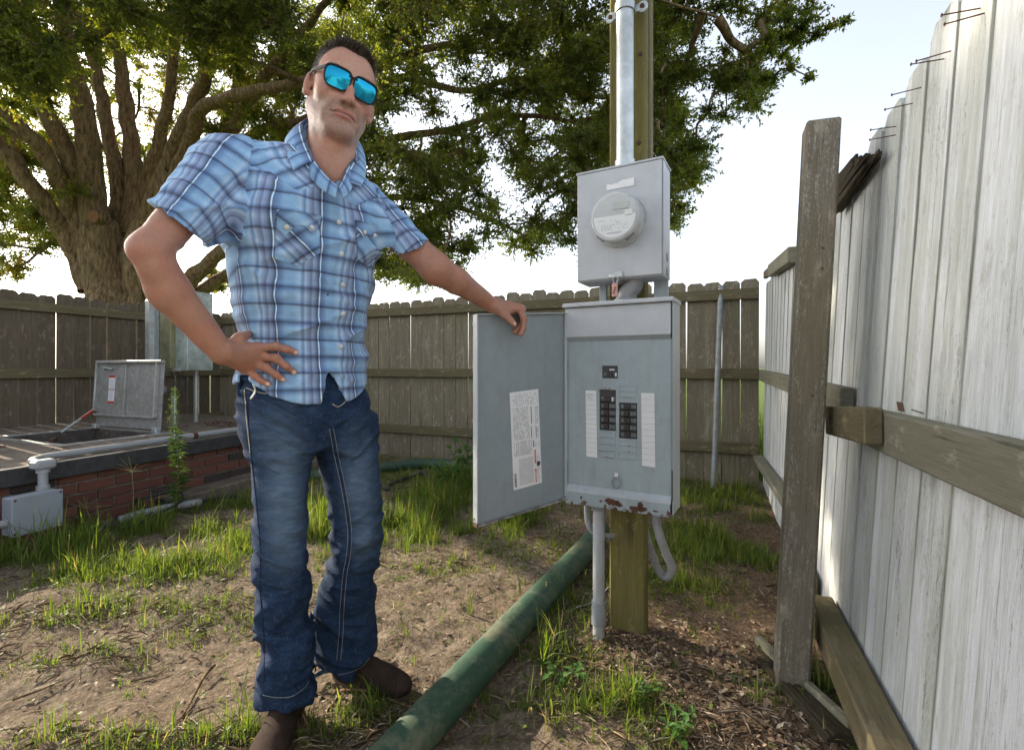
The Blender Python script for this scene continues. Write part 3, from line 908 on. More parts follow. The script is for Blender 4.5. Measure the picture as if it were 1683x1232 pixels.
mb.build('dead_front', M['panel'], pn)
# lower folded lip, paler and rusted
mb = MB()
mb.quad(U(-pw+.006, zb+.001, -.0022), U(-pw+.006, zb-.012, .010), U(pw-.006, zb-.012, .010), U(pw-.006, zb+.001, -.0022))
mb.quad(U(-pw+.006, zb-.012, .010), U(-pw+.006, zb-.022, .012), U(pw-.006, zb-.022, .012), U(pw-.006, zb-.012, .010))
mb.build('folded_lip', M['trim'], pn)
mb = MB(); mb.box(U(-.002, (zb-.022+pz0-.004)/2, .009), (pw-.006, .003, (zb-.022-pz0+.004)/2), MU, .001)
mb.build('bottom_flange', M['panel'], pn)
rr9 = random.Random(12)
for (u, zc, a_, b_) in ((-.012, .519, .030, .014), (.010, .513, .018, .009), (.078, .508, .040, .009), (.085, .520, .012, .016), (-.052, .517, .006, .004), (.135, .508, .012, .003), (-.125, .520, .004, .006)):
    poly = []
    for k in range(22):
        q = 2*math.pi*k/22; rad_ = rr9.uniform(.62, 1.1)
        poly.append((math.cos(q)*a_*rad_, max(math.sin(q)*b_*rad_, .4945-zc)))
    mbr = MB(); mbr.prism(poly, .0004, U(u, zc, .0122), UX, UZ, UN); mbr.build('rust_patch', M['rust'], pn)
mb = MB(); mb.box(U(pw-.003, pz0+.1, -.002), (.0022, .006, .05), MU); mb.box(U(-pw+.006, pz0+.1, -.001), (.002, .004, .045), MU); mb.box(U(-pw+.0065, pz1-.205, -.001), (.002, .004, .014), MU)
mb.build('slot', M['black'], pn)
# breakers
def breaker(parent, u0, u1, z0, z1, main=False, flip=False):
    b = MB(); b.box(U((u0+u1)/2, (z0+z1)/2, -.014), ((u1-u0)/2-.0006, .008, (z1-z0)/2-.0008), MU, .0008)
    o = b.build('breaker', M['blacks'], parent)
    g = MB(); w = u1-u0
    c = U(u0+w*(.42 if not flip else .5), (z0+z1)/2, -.003)
    if main: c = U(u0+w*.55, z0+(z1-z0)*.3, -.003)
    g.box(c, (w*.14, .005, (z1-z0)*(.18 if main else .33)), MU, .001); g.build('toggle', M['black'], o)
    g = MB()
    for q in (.12, .62, .8):
        g.box(U(u0+w*q+.003, (z0+z1)/2+(.0 if not main else -.008), -.0057), (w*.075, .0006, (z1-z0)*(.12 if main else .26)), MU)
    g.build('face_print', M['grip'], o)['kind'] = 'stuff'
    return o
b = breaker(pn, W1[0], W1[1], W1[2], W1[3], True)
mb = MB(); mb.box(U(-.018, .975, -.0054), (.009, .0005, .0024), MU); mb.box(U(-.004, .958, -.0054), (.0024, .0005, .0065), MU); mb.build('sticker', M['paper'], b)
b = breaker(pn, W2[0], W2[1], .861, .904, True)
mb = MB(); mb.box(U(-.016, .872, -.0054), (.003, .0005, .007), MU); mb.build('sticker', M['paper'], b)
for k in range(4): breaker(pn, W2[0], W2[1], .7635+k*.0243, .7635+(k+1)*.0243)
for k in range(5): breaker(pn, W3[0], W3[1], .740+k*.0243, .740+(k+1)*.0243, flip=k % 2 == 0)
# blank fillers: embossed strips above and below the breaker columns
for (u0, u1, lst) in ((-.062, -.003, [.738, .714, .690, .667]), (.0085, .071, [.899, .879, .712, .690, .667])):
    for z in lst:
        mb = MB(); mb.box(U((u0+u1)/2, z+.0105, -.0018), ((u1-u0)/2-.001, .0016, .0098), MU, .0012); mb.build('blank_filler', M['panel'], pn)
M['rustdab'] = M['rust']
mb = MB()
for (u, z) in ((-.04, .909), (-.025, .91), (.045, .716), (.043, .695), (-.035, .670), (-.02, .6675), (-.06, .691)):
    mb.box(U(u, z, -.0001), (random.uniform(.003, .007), .0004, .0012), MU)
mb.build('rust_spot', simple('light_rust', (0.24, 0.11, 0.05), .9, 0, .3, 90), pn)
# directory labels
def label_strip(u0, z0, w, h, skew, rows, hand=False):
    b = MB(); b.prism([(0, 0), (w, -.002), (w-skew, h), (-skew, h)], .0005, U(u0, z0, -.0008), UX, UZ, UN)
    o = b.build('directory_label', M['paper'], pn)
    l = MB()
    for k in range(1, rows):
        zz = h*k/rows
        l.box(U(u0+w/2-skew*k/rows, z0+zz-.001, .0000), (w*.48, .0002, .00035), MU)
    l.build('print', M['ink'], o)
    if hand:
        rr = random.Random(9); l = MB()
        for row in range(4):
            x = .004+row*.0015
            while x < w*.75 - (.01 if row == 2 else 0):
                d = rr.uniform(.001, .0035)
                l.box(U(u0-skew+x, z0+h-.012-row*.0052+rr.uniform(-.0008, .0008), .0001), (d/2, .0002, rr.uniform(.0004, .0011)), MU @ Matrix.Rotation(rr.uniform(-.5, .5), 3, 'Y'))
                x += d+.0012
        l.build('handwriting', M['inkd'], o)
    return o
label_strip(-.110, .666, .040, .235, .003, 14, True)
label_strip(.088, .652, .044, .245, .003, 12)
# text header on the left label and pull ring
mb = MB(); mb.box(U(.0, .612, .002), (.006, .003, .007), MU, .001); mb.build('ring_tab', M['white'], pn)
mb = MB(); pts = [U(.001, .586, .008)+UX*math.sin(a)*.0155-UZ*math.cos(a)*.0185 for a in np.linspace(0, 2*math.pi, 28)]
mb.tube(pts, .0026, 8); mb.build('pull_ring', M['pvcd'], pn, True)

# ------------------------------------------------------------------ the open door (a part of the panel)
D0 = U(-pw+.002, 1.180, .0); D1 = U(-pw+.002, .488, .0)
dt = P(779, 517, 1.545); db = P(790, 866, 1.535)
DX = (dt-D0).normalized(); DW = (dt-D0).length
DZ = (D0-D1).normalized(); DN = DX.cross(DZ).normalized()
if DN.y > 0: DN = -DN
DH = (dt-db).length
def Dp(u, z, n=0.0): return D0 + DX*(u*DW) - DZ*z + DN*n     # z measured down from the top
drop = -.0
MD = Matrix((DX, -DN, DZ)).transposed()
door = empty('door', D0, None, None); door.parent = pn; door.matrix_parent_inverse = world_mat(pn).inverted()
g = .012
mb = MB()
mb.box(Dp(.5, DH/2, -.002), (DW/2-.004, .0012, DH/2-.002), MD)
mb.build('door_sheet', M['door'], door)
mb = MB()
mb.box(Dp(1.0, DH/2, .008)+DX*-.001, (.0022, .0125, DH/2), MD, .0008)
mb.box(Dp(0.0, DH/2, .006)+DX*.006, (.006, .0025, DH/2-.002), MD, .0008)
mb.box(Dp(.5, 0, .004), (DW/2-.004, .009, .0018), MD, .0008)
mb.build('door_flange', M['trim'], door)
mb = MB(); mb.box(Dp(.5, DH, .006), (DW/2-.003, .010, .002), MD, .0008)
mb.build('door_bottom_flange', simple('flaking_edge', (0.3, 0.29, 0.28), .7, 0, .5, 60, .5, .3, (0.08, 0.04, 0.03), .9), door)
for z in (.10, .55):
    mb = MB(); mb.lathe(U(-pw-.004, 1.168-z, .006), UZ, [(0, .004), (.001, .0055), (.024, .0055), (.025, .004)], 10); mb.build('hinge', simple('worn_hinge', (0.3, 0.27, 0.24), .5, .4, .4, 90), door)
# the wiring label: paper with columns of fine print, dark headings, two red bars, a round mark
LU0, LU1 = .30, .655      # measured from the hinge as a share of the width
def Lq(a, b):             # a 0..1 left-right as seen, b 0..1 top-down
    tl, tr, br, bl_ = Dp(.648, .262, 0), Dp(.335, .262, 0), Dp(.292, .592, 0), Dp(.605, .592, 0)
    return (tl*(1-a)+tr*a)*(1-b) + (bl_*(1-a)+br*a)*b
def pq(mb, a0, b0, a1, b1, n=.0):
    o = DN*(.0012+n)
    mb.quad(Lq(a0, b0)+o, Lq(a0, b1)+o, Lq(a1, b1)+o, Lq(a1, b0)+o)
mb = MB(); pq(mb, 0, 0, 1, 1); lab = mb.build('wiring_label', M['paper'], door)
r = random.Random(5)
mb = MB()
def cols(a0, a1, b0, b1, pitch, seg, dens=.8, wd=.45):
    a = a0
    while a < a1:
        b = b0+r.uniform(0, .01)
        while b < b1:
            L = r.uniform(*seg)
            if r.random() < dens: pq(mb, a, b, a+pitch*wd, min(b+L, b1), .0003)
            b += L+.006
        a += pitch
cols(.10, .97, .02, .15, .035, (.008, .02), .55)
cols(.08, .62, .16, .50, .022, (.012, .05), .72)
cols(.08, .70, .51, .665, .020, (.03, .12), .9)
cols(.22, .72, .69, .97, .030, (.02, .25), .95, .35)
cols(.85, .97, .17, .36, .03, (.02, .06), .85)
cols(.85, .97, .40, .52, .03, (.02, .06), .85)
cols(.78, .96, .55, .60, .03, (.01, .04), .8)
cols(.86, .95, .70, .95, .03, (.02, .1), .85, .3)
mb.build('print', M['ink'], lab)
mb = MB(); pq(mb, .70, .17, .725, .35, .0004); pq(mb, .68, .38, .705, .50, .0004); pq(mb, .85, .38, .87, .50, .0004); pq(mb, .735, .53, .765, .60, .0004)
mb.build('print', M['inkd'], lab)
mb = MB(); pq(mb, .77, .635, .825, .775, .0004); pq(mb, .77, .835, .825, .975, .0004); mb.build('red_bar', M['red'], lab)
mb = MB()
for b0 in (.65, .85):
    for q in range(6): pq(mb, .79, b0+q*.018, .808, b0+q*.018+.011, .0007)
mb.build('print', M['paper'], lab)
mb = MB(); c = Lq(.90, .785)+DN*.0018
mb.prism([(math.cos(a)*.0085, math.sin(a)*.0085) for a in np.linspace(0, 2*math.pi, 20, endpoint=False)], .0002, c, DX, DZ, DN)
mb.build('round_mark', M['inkd'], lab)
def text_obj(txt, size, loc, Xd, Yd, mat, parent, name='lettering', bold=0.0, depth=0.0):
    cu = bpy.data.curves.new(name, 'FONT'); cu.body = txt; cu.size = size; cu.offset = bold; cu.extrude = depth
    cu.align_x = 'LEFT'; cu.resolution_u = 3
    tmp = bpy.data.objects.new('tmp_text', cu); COL.objects.link(tmp)
    bpy.context.view_layer.update()
    dg = bpy.context.evaluated_depsgraph_get()
    me = bpy.data.meshes.new_from_object(tmp.evaluated_get(dg))
    bpy.data.objects.remove(tmp)
    me.materials.clear(); me.materials.append(mat)
    Xd = Vector(Xd).normalized(); Yd = Vector(Yd).normalized(); Z = Xd.cross(Yd)
    me.transform(Matrix.Translation(loc) @ Matrix((Xd, Yd, Z)).transposed().to_4x4())
    return link(name, me, parent)
text_obj('SIEMENS', .0125, Lq(.115, .975)+DN*.0018, Lq(.1, 0)-Lq(.1, 1), Lq(0, .5)-Lq(1, .5), M['inkd'], lab, bold=.0004)
text_obj('DANGER', .0085, Lq(.815, .972)+DN*.0021, Lq(.1, 0)-Lq(.1, 1), Lq(0, .5)-Lq(1, .5), M['paper'], lab)

# ------------------------------------------------------------------ conduits below the panel
cd = empty('ground_conduit', G(983, 1056), 'straight light grey pipe from the panel into the ground with a darker coupling', 'conduit')
cb = G(984, 1050); cb.z = 0
ct = U(-.082, .50, -.055)
axc = (ct-cb).normalized(); LC = (ct-cb).length
mb = MB(); mb.lathe(cb, axc, [(-.05, .0215), (LC, .0215)], 28, False); mb.build('pipe', M['pvc'], cd, 60)
mb = MB(); mb.lathe(cb+axc*.055, axc, [(0, .0222), (.0, .0262), (.085, .0262), (.087, .0225)], 28, False); mb.build('coupling', M['pvcd'], cd, 40)
mb = MB(); mb.lathe(ct-axc*.035, axc, [(0, .0222), (.001, .027), (.035, .027)], 28); mb.build('collar', M['pvcd'], cd, 40)
def flexi(name, pts, r, mat, parent=None, pitch=.007, amp=.0012, nseg=10):
    p = curve_pts(pts, nseg)
    # resample evenly and rib the surface
    acc = [0]
    for i in range(1, len(p)): acc.append(acc[-1]+(p[i]-p[i-1]).length)
    N = int(acc[-1]/(pitch/2)); q = []; rr = []
    for k in range(N+1):
        s_ = acc[-1]*k/N; i = max(0, min(len(acc)-2, int(np.searchsorted(acc, s_))-1))
        f = (s_-acc[i])/(acc[i+1]-acc[i]+1e-9); q.append(p[i]*(1-f)+p[i+1]*f); rr.append(r+(amp if k % 2 else -amp))
    mb = MB(); mb.tube(q, rr, 16); return mb.build(name, mat, parent, 60)
e = empty('flexible_conduit', U(.150, .50, -.05), 'ribbed grey conduit hanging in a loop under the right corner of the panel', 'flexible conduit', 'flexible conduits under the panel')
flexi('hose', [P(1077, 840, 1.66), P(1082, 872, 1.68), P(1093, 905, 1.71), P(1104, 932, 1.745), P(1097, 948, 1.775), P(1083, 937, 1.80), P(1070, 905, 1.83), P(1060, 872, 1.86), P(1050, 840, 1.87)], .0142, M['flex'], e)
e = empty('flexible_conduit', U(-.13, .50, -.05), 'thin ribbed conduit curling behind the straight pipe left of the post', 'flexible conduit', 'flexible conduits under the panel')
flexi('hose', [U(-.128, .50, -.06), U(-.133, .44, -.07), U(-.128, .385, -.085), U(-.10, .355, -.11), U(-.06, .352, -.13), U(-.022, .38, -.14), U(-.010, .43, -.145), U(-.02, .50, -.145)], .0105, M['flex'], e)
# bare ground wire and clamp at the foot
mb = MB(); mb.tube(curve_pts([G(1003, 985)+UZ*.06, G(975, 1000)+UZ*.03, G(950, 1005)+UZ*.02, G(930, 1010)+UZ*.015, G(925, 990)+UZ*.03], 8), .0022, 6)
tag(mb.build('ground_wire', M['galv'], None, True), 'thin bare metal wire curling out of the soil beside the straight pipe', 'wire')

# ------------------------------------------------------------------ green pipe along the ground
t = NT('green_pipe'); c = t.coord('Object', False); n = t.noise(c, 6, 6, .7, .5); n2 = t.noise(c, 60, 4, .7)
k = t.mix(t.ramp(n2, [(.3, 0.0), (.7, 1.0)]), (0.016, 0.048, 0.030), (0.027, 0.076, 0.046))
k = t.mix(t.math('MULTIPLY', t.ramp(t.math('ADD', t.math('MULTIPLY', n, .75), t.math('MULTIPLY', n2, .3)), [(.5, 0.0), (.68, 1.0)]), .7), k, (0.16, 0.15, 0.10))
t.set(Base_Color=k, Roughness=.6); t.bump(n2, .1, .001); M['green'] = t.m
gp = empty('green_pipe', (0.05, 1.8, 0), 'thick dull green drain pipe lying across the ground past the boots to the post', 'pipe', 'green drain pipes')
mb = MB(); a = Vector((-.40, .92, .052)); b = Vector((.385, 2.50, .06)); b2 = Vector((.50, 2.75, .07)); mb.tube(curve_pts([a, a.lerp(b, .33), a.lerp(b, .7), b, b2], 10), .055, 36)
mb.build('pipe', M['green'], gp, 60)
gp2 = empty('green_pipe', (-.9, 4.6, 0), 'thin green pipe lying along the foot of the back fence behind the man', 'pipe', 'green drain pipes')
mb = MB(); mb.tube(curve_pts([Vector((-2.0, 4.15, .04)), Vector((-1.5, 4.35, .045)), Vector((-1.0, 4.72, .05)), Vector((-.62, 4.72, .05)), Vector((-.25, 4.45, .05))], 10), .048, 18)
mb.build('pipe', M['green'], gp2, 60)

# black hoses in the weeds
def hose(label, pts, r=.011, mat=None, cat='hose', group=None, name='black_hose'):
    mb = MB(); mb.tube(curve_pts(pts, 10), r, 10)
    o = mb.build(name, mat or M['rubber'], None, True); tag(o, label, cat, group or 'hoses and pipes lying in the weeds'); return o
hose('black rubber hose curling out of the weeds by the thin green pipe', [G(640, 800)+UZ*.02, G(680, 790)+UZ*.05, G(700, 800)+UZ*.11, G(702, 822)+UZ*.05, G(690, 850)+UZ*.01], .016)
hose('black hose crossing the dirt under the back green pipe', [G(610, 805)+UZ*.015, G(650, 806)+UZ*.012, G(720, 800)+UZ*.015, G(790, 812)+UZ*.01], .013)
hose('black hose snaking through grass at the brick platform foot', [G(110, 860)+UZ*.02, G(180, 850)+UZ*.03, G(240, 832)+UZ*.05, G(300, 838)+UZ*.03, G(370, 820)+UZ*.02, G(410, 825)+UZ*.02], .016)
hose('black hose sagging in a loop from the hole in the brick wall', [G(215, 838)+UZ*.10, G(235, 852)+UZ*.05, G(200, 866)+UZ*.02, G(150, 872)+UZ*.02, G(60, 878)+UZ*.02], .014)
hose('grey plastic pipe lying in the grass below the brick wall', [G(196, 868)+UZ*.05, G(262, 852)+UZ*.06, G(330, 838)+UZ*.055], .026, M['pvcd'], 'pipe', name='grey_pipe')
hose('loose black cable looped in front of the brick wall hole', [G(190, 858)+UZ*.03, G(200, 880)+UZ*.04, G(240, 872)+UZ*.07, G(300, 846)+UZ*.10, G(285, 838)+UZ*.13, G(225, 845)+UZ*.10], .007)

# leaning galvanised pipe at the back fence
mb = MB(); a = P(1172, 803, 3.93); b = P(1187, 471, 4.10); b.y = 4.13
a.z = -.05
mb.tube([a, a.lerp(b, .5), b], .023, 16)
mb.tube([b, b+(b-a).normalized()*.012], .026, 16)
M['dullgalv'] = simple('dull_galvanised', (0.27, 0.29, 0.29), .5, .4, .25, 22, .05, .5, (0.2, 0.18, 0.14), .6)
tag(mb.build('metal_pipe', M['dullgalv'], None, 50), 'plain galvanised pipe standing against the back fence right of the panel', 'pipe')

# rotten plank on the ground by the near post
pk = empty('rotten_plank', G(1300, 1130), 'long rotten plank lying on the ground at the fence post foot', 'plank')
splinter('plank', G(1385, 1225)+UZ*.015, G(1240, 1068)+UZ*.02, .085, .035, M['rotten_x'], pk, 4)
mb = MB(); beam(mb, G(1400, 1212)+UZ*.03, G(1244, 1063)+UZ*.03, .022, .03, bev=.003); mb.build('plank_edge', M['rail_gray_x'], pk)

# ------------------------------------------------------------------ hatch on the slab
ha = empty('access_hatch', HA+UZ*SZ, 'open aluminium access hatch set in the concrete slab with its lid standing up', 'hatch')
z = SZ+.004
mb = MB()
def rimbar(a, b, w, h, zz): beam(mb, a+UZ*zz, b+UZ*zz, w, h, bev=.003)
ctr = (HA+HC)/2
def outw(p, d): v = (p-ctr).normalized(); return p+v*d
Q = [outw(p, .10) for p in (HA, HB, HC, HD)]
rim = [HA, HB, HC, HD]
for i in range(4):
    a, b, c_, d_ = rim[i], rim[(i+1) % 4], Q[(i+1) % 4], Q[i]
    mb.quad(*[p+UZ*(SZ+.008) for p in (a, b, c_, d_)][::-1])
    mb.quad(*[p+UZ*(SZ+q) for p, q in ((d_, 0), (c_, 0), (c_, .008), (d_, .008))])
    mb.quad(a+UZ*(SZ+.008), b+UZ*(SZ+.008), b+UZ*(SZ-.13), a+UZ*(SZ-.13))
mb.build('frame', M['alu'], ha)
lid = empty('lid'); lid.parent = ha; lid.matrix_parent_inverse = world_mat(ha).inverted()
LT = (UZ + ER*.06).normalized()
L0 = HB + UZ*(SZ+.01); LW = .92; LH = .585
LNn = EB.cross(LT).normalized()
if LNn.y > 0: LNn = -LNn
ML = Matrix((EB, -LNn, LT)).transposed()
def Lp_(a, b, n=0): return L0 + EB*a + LT*b + LNn*n
mb = MB(); mb.box(Lp_(LW/2, LH/2+.02), (LW/2, .003, LH/2), ML); mb.build('lid_sheet', M['alu'], lid)
mb = MB()
for (a, b, ha_, hb_) in ((LW/2, LH+.012, LW/2, .012), (LW-.008, LH/2+.08, .01, LH/2-.07), (.06, LH/2+.06, .008, LH/2-.06), (LW/2+.02, .12, LW/2-.04, .008)):
    mb.box(Lp_(a, b, .018), (ha_, .02, hb_), ML, .002)
for a in (.50,): mb.box(Lp_(a, .35, .012), (.012, .012, .225), ML, .002)
mb.build('lid_frame', M['alu'], lid)
mb = MB(); mb.box(Lp_(.10, .33, .012), (.03, .009, .22), ML, .002); mb.build('stiffener', M['alu'], lid)
mb = MB(); mb.tube([Lp_(.87, .47, .03), Lp_(.87, .47, .05), Lp_(.87, .25, .05), Lp_(.87, .25, .03)], .006, 8); mb.build('lid_handle', M['galv'], lid)
mb = MB(); mb.tube([Lp_(.80, .53, .02), Lp_(.77, .54, .04), Lp_(.72, .54, .04), Lp_(.69, .53, .02)], .009, 8); mb.build('latch', M['galv'], lid, True)
mb = MB(); mb.box(Lp_(.71, .35, .0045), (.045, .0012, .125), ML); stk = mb.build('warning_sticker', M['paper'], lid)
mb = MB()
for b in (.475-.01, .35, .235): mb.box(Lp_(.71, b, .0062), (.045, .0005, .010 if b != .35 else .004), ML)
mb.build('red_bar', M['red'], stk)
mb = MB()
for k in range(12):
    if k != 6: mb.box(Lp_(.71+random.uniform(-.006, .006), .26+k*.0155, .0062), (.03, .0003, .002), ML)
mb.build('print', M['ink'], stk)
for a in (.03, .88):
    mb = MB(); mb.box(Lp_(a, .015, .02), (.03, .02, .022), ML, .004); mb.build('hinge', M['galv'], lid)
mb = MB(); s0 = Lp_(.905, .06, .01); s1 = HC-ER*.52+UZ*(SZ+.0); top = Lp_(.91, .16, .03)
arm0 = HC - ER*.28 - EB*.05 + UZ*(SZ+.0)
mb.tube([top, arm0], .012, 8); mb.build('prop_arm', M['galv'], ha)
M['yellow'] = simple('yellow_grip', (0.45, 0.33, 0.04), .5)
mb = MB(); beam(mb, top.lerp(arm0, .02), top.lerp(arm0, .42), .024, .02); mb.build('prop_grip', M['red'], ha)
mb = MB(); beam(mb, top.lerp(arm0, .06)+LNn*.009, top.lerp(arm0, .38)+LNn*.009, .014, .012); mb.build('grip_inset', M['yellow'], ha)
mb = MB(); beam(mb, HA+EB*.5+ER*.15+UZ*(SZ-.02), HA+EB*.62+ER*.22+UZ*(SZ-.03), .04, .03); mb.build('bracket', M['rust'], ha)

# white conduit along the slab edge, down into a grey junction box
wc = empty('edge_conduit', sp(.2, .02, SZ), 'grey plastic pipe bent along the slab edge above the brick wall', 'conduit')
c0 = sp(2.35, .30, SZ+.027); 
pts = [sp(2.33, .75, SZ+.03), sp(2.36, .45, SZ+.028), sp(2.35, .16, SZ+.027), sp(2.25, .07, SZ+.026), sp(2.0, .055, SZ+.026), sp(1.0, .05, SZ+.026), sp(.42, .045, SZ+.026), sp(.25, .03, SZ+.026), sp(.16, -.03, SZ+.024), sp(.15, -.09, SZ+.02)]
mb = MB(); mb.tube(curve_pts(pts, 6), .021, 20); mb.build('pipe', M['pvc'], wc, 60)
mb = MB(); cp = sp(1.22, .05, SZ+.026); mb.lathe(cp-ES*.02, ES, [(0, .0235), (.035, .0235)], 16); mb.build('strap', M['rust'], wc)
jb = sp(.15, -.14, 0)
mb = MB(); mb.box(Vector((jb.x, jb.y, SZ+.015)), (.05, .038, .026), Ms, .012); mb.build('elbow_body', M['pvc'], wc, 40)
mb = MB(); mb.lathe(Vector((jb.x, jb.y, SZ-.012)), -UZ, [(0, .030), (.02, .030), (.022, .022), (.09, .022), (.092, .03), (.135, .03), (.15, .036), (.16, .036)], 24); mb.build('drop_pipe', M['pvc'], wc, 40)
M['jbox'] = simple('box_grey_plastic', (0.27, 0.305, 0.365), .45, 0, .06, 12, 0, .5, (0.3, 0.27, 0.22), .3)
jx = empty('junction_box', (jb.x, jb.y, .1), 'square blue grey plastic junction box hung below the slab edge pipe', 'junction box')
MJ = Ms
jc = P(58, 841, 2.60)-EN*.02
mb = MB(); mb.box(jc+MJ@Vector((0, .045, 0)), (.108, .040, .098), MJ, .006); mb.build('case', M['jbox'], jx)
mb = MB(); mb.box(jc, (.111, .008, .101), MJ, .004); mb.build('cover', M['jbox'], jx)
for sx in (-1, 1):
    for sz in (-1, 1):
        mb = MB(); mb.lathe(jc+MJ@Vector((sx*.098, -.008, sz*.086)), MJ@Vector((0, -1, 0)), [(0, .006), (.0015, .006)], 10); mb.build('screw', M['rust'], jx)
mb = MB(); mb.lathe(jc+MJ@Vector((-.105, .045, -.03)), MJ@Vector((-1, 0, 0)), [(0, .02), (.05, .02)], 12); mb.build('side_hub', M['pvc'], jx)

# control box and pipes standing behind the hatch
cbx = empty('control_box', P(300, 690, 4.75), 'mottled galvanised control box mounted on pipes behind the hatch', 'control box')
Mc = Matrix((-EB, ER, UZ)).transposed()
cc_ = P(308, 545, 4.85)
M['galvm'] = simple('mottled_galvanised', (0.42, 0.47, 0.44), .5, .4, .3, 14, .05, .5, (0.2, 0.2, 0.1), .5)
M['algae_metal'] = simple('algae_stained_metal', (0.22, 0.21, 0.11), .6, .1, .35, 12, .05, .4, (0.3, 0.3, 0.24), .6)
mb = MB(); mb.box(cc_+Vector((.03, 0, 0)), (.15, .13, .385), Mc, .004); mb.build('case', M['galvm'], cbx)
mb = MB(); mb.box(cc_+Vector((-.10, -.02, -.01)), (.09, .11, .36), Mc, .004); mb.build('side_case', M['algae_metal'], cbx)
mb = MB(); q = P(251, 545, 4.62); mb.box(q, (.060, .05, .32), Mc, .03); mb.build('riser_duct', M['dullgalv'], cbx)
mb = MB(); q = P(251, 540, 4.62); mb.lathe(Vector((q.x, q.y, .46)), UZ, [(0, .045), (1.2, .045)], 20); mb.build('riser_pipe', M['galv'], cbx, 50)
mb = MB(); q = P(322, 650, 5.0); mb.lathe(Vector((q.x, q.y, SZ)), UZ, [(0, .022), (.6, .022)], 14); mb.build('support_pipe', M['galv'], cbx, 50)
mb = MB(); mb.box(P(268, 607, 4.8), (.26, .02, .015), Mc); mb.build('bracket', M['galv'], cbx)
mb = MB(); q = P(266, 640, 4.7); mb.lathe(q, Vector((0, -1, 0)), [(0, .05), (.03, .05), (.04, .03)], 16)
mb.build('conduit_body', M['galv'], cbx, 40)
for k in range(5):
    r = random.Random(k); mb = MB()
    a = P(275+k*6, 609, 4.78); b = P(268+k*5, 650+k*4, 4.76)
    mb.tube(curve_pts([a, a.lerp(b, .5)+Vector((r.uniform(.05, .15), 0, r.uniform(-.1, .02))), b], 8), .004, 5); mb.build('wire', M['rubber'], cbx)
mb = MB(); q = P(286, 660, 4.4); mb.lathe(Vector((q.x, q.y, SZ)), UZ, [(0, .02), (.3, .02), (.31, .015)], 12)
tag(mb.build('stub_pipe', M['galv'], None, 50), 'short grey stub of pipe standing on the slab behind the tall weed', 'pipe')
# ------------------------------------------------------------------ implicit modelling of the figure
def A3(v): return np.array([v[0], v[1], v[2]], dtype=np.float64)

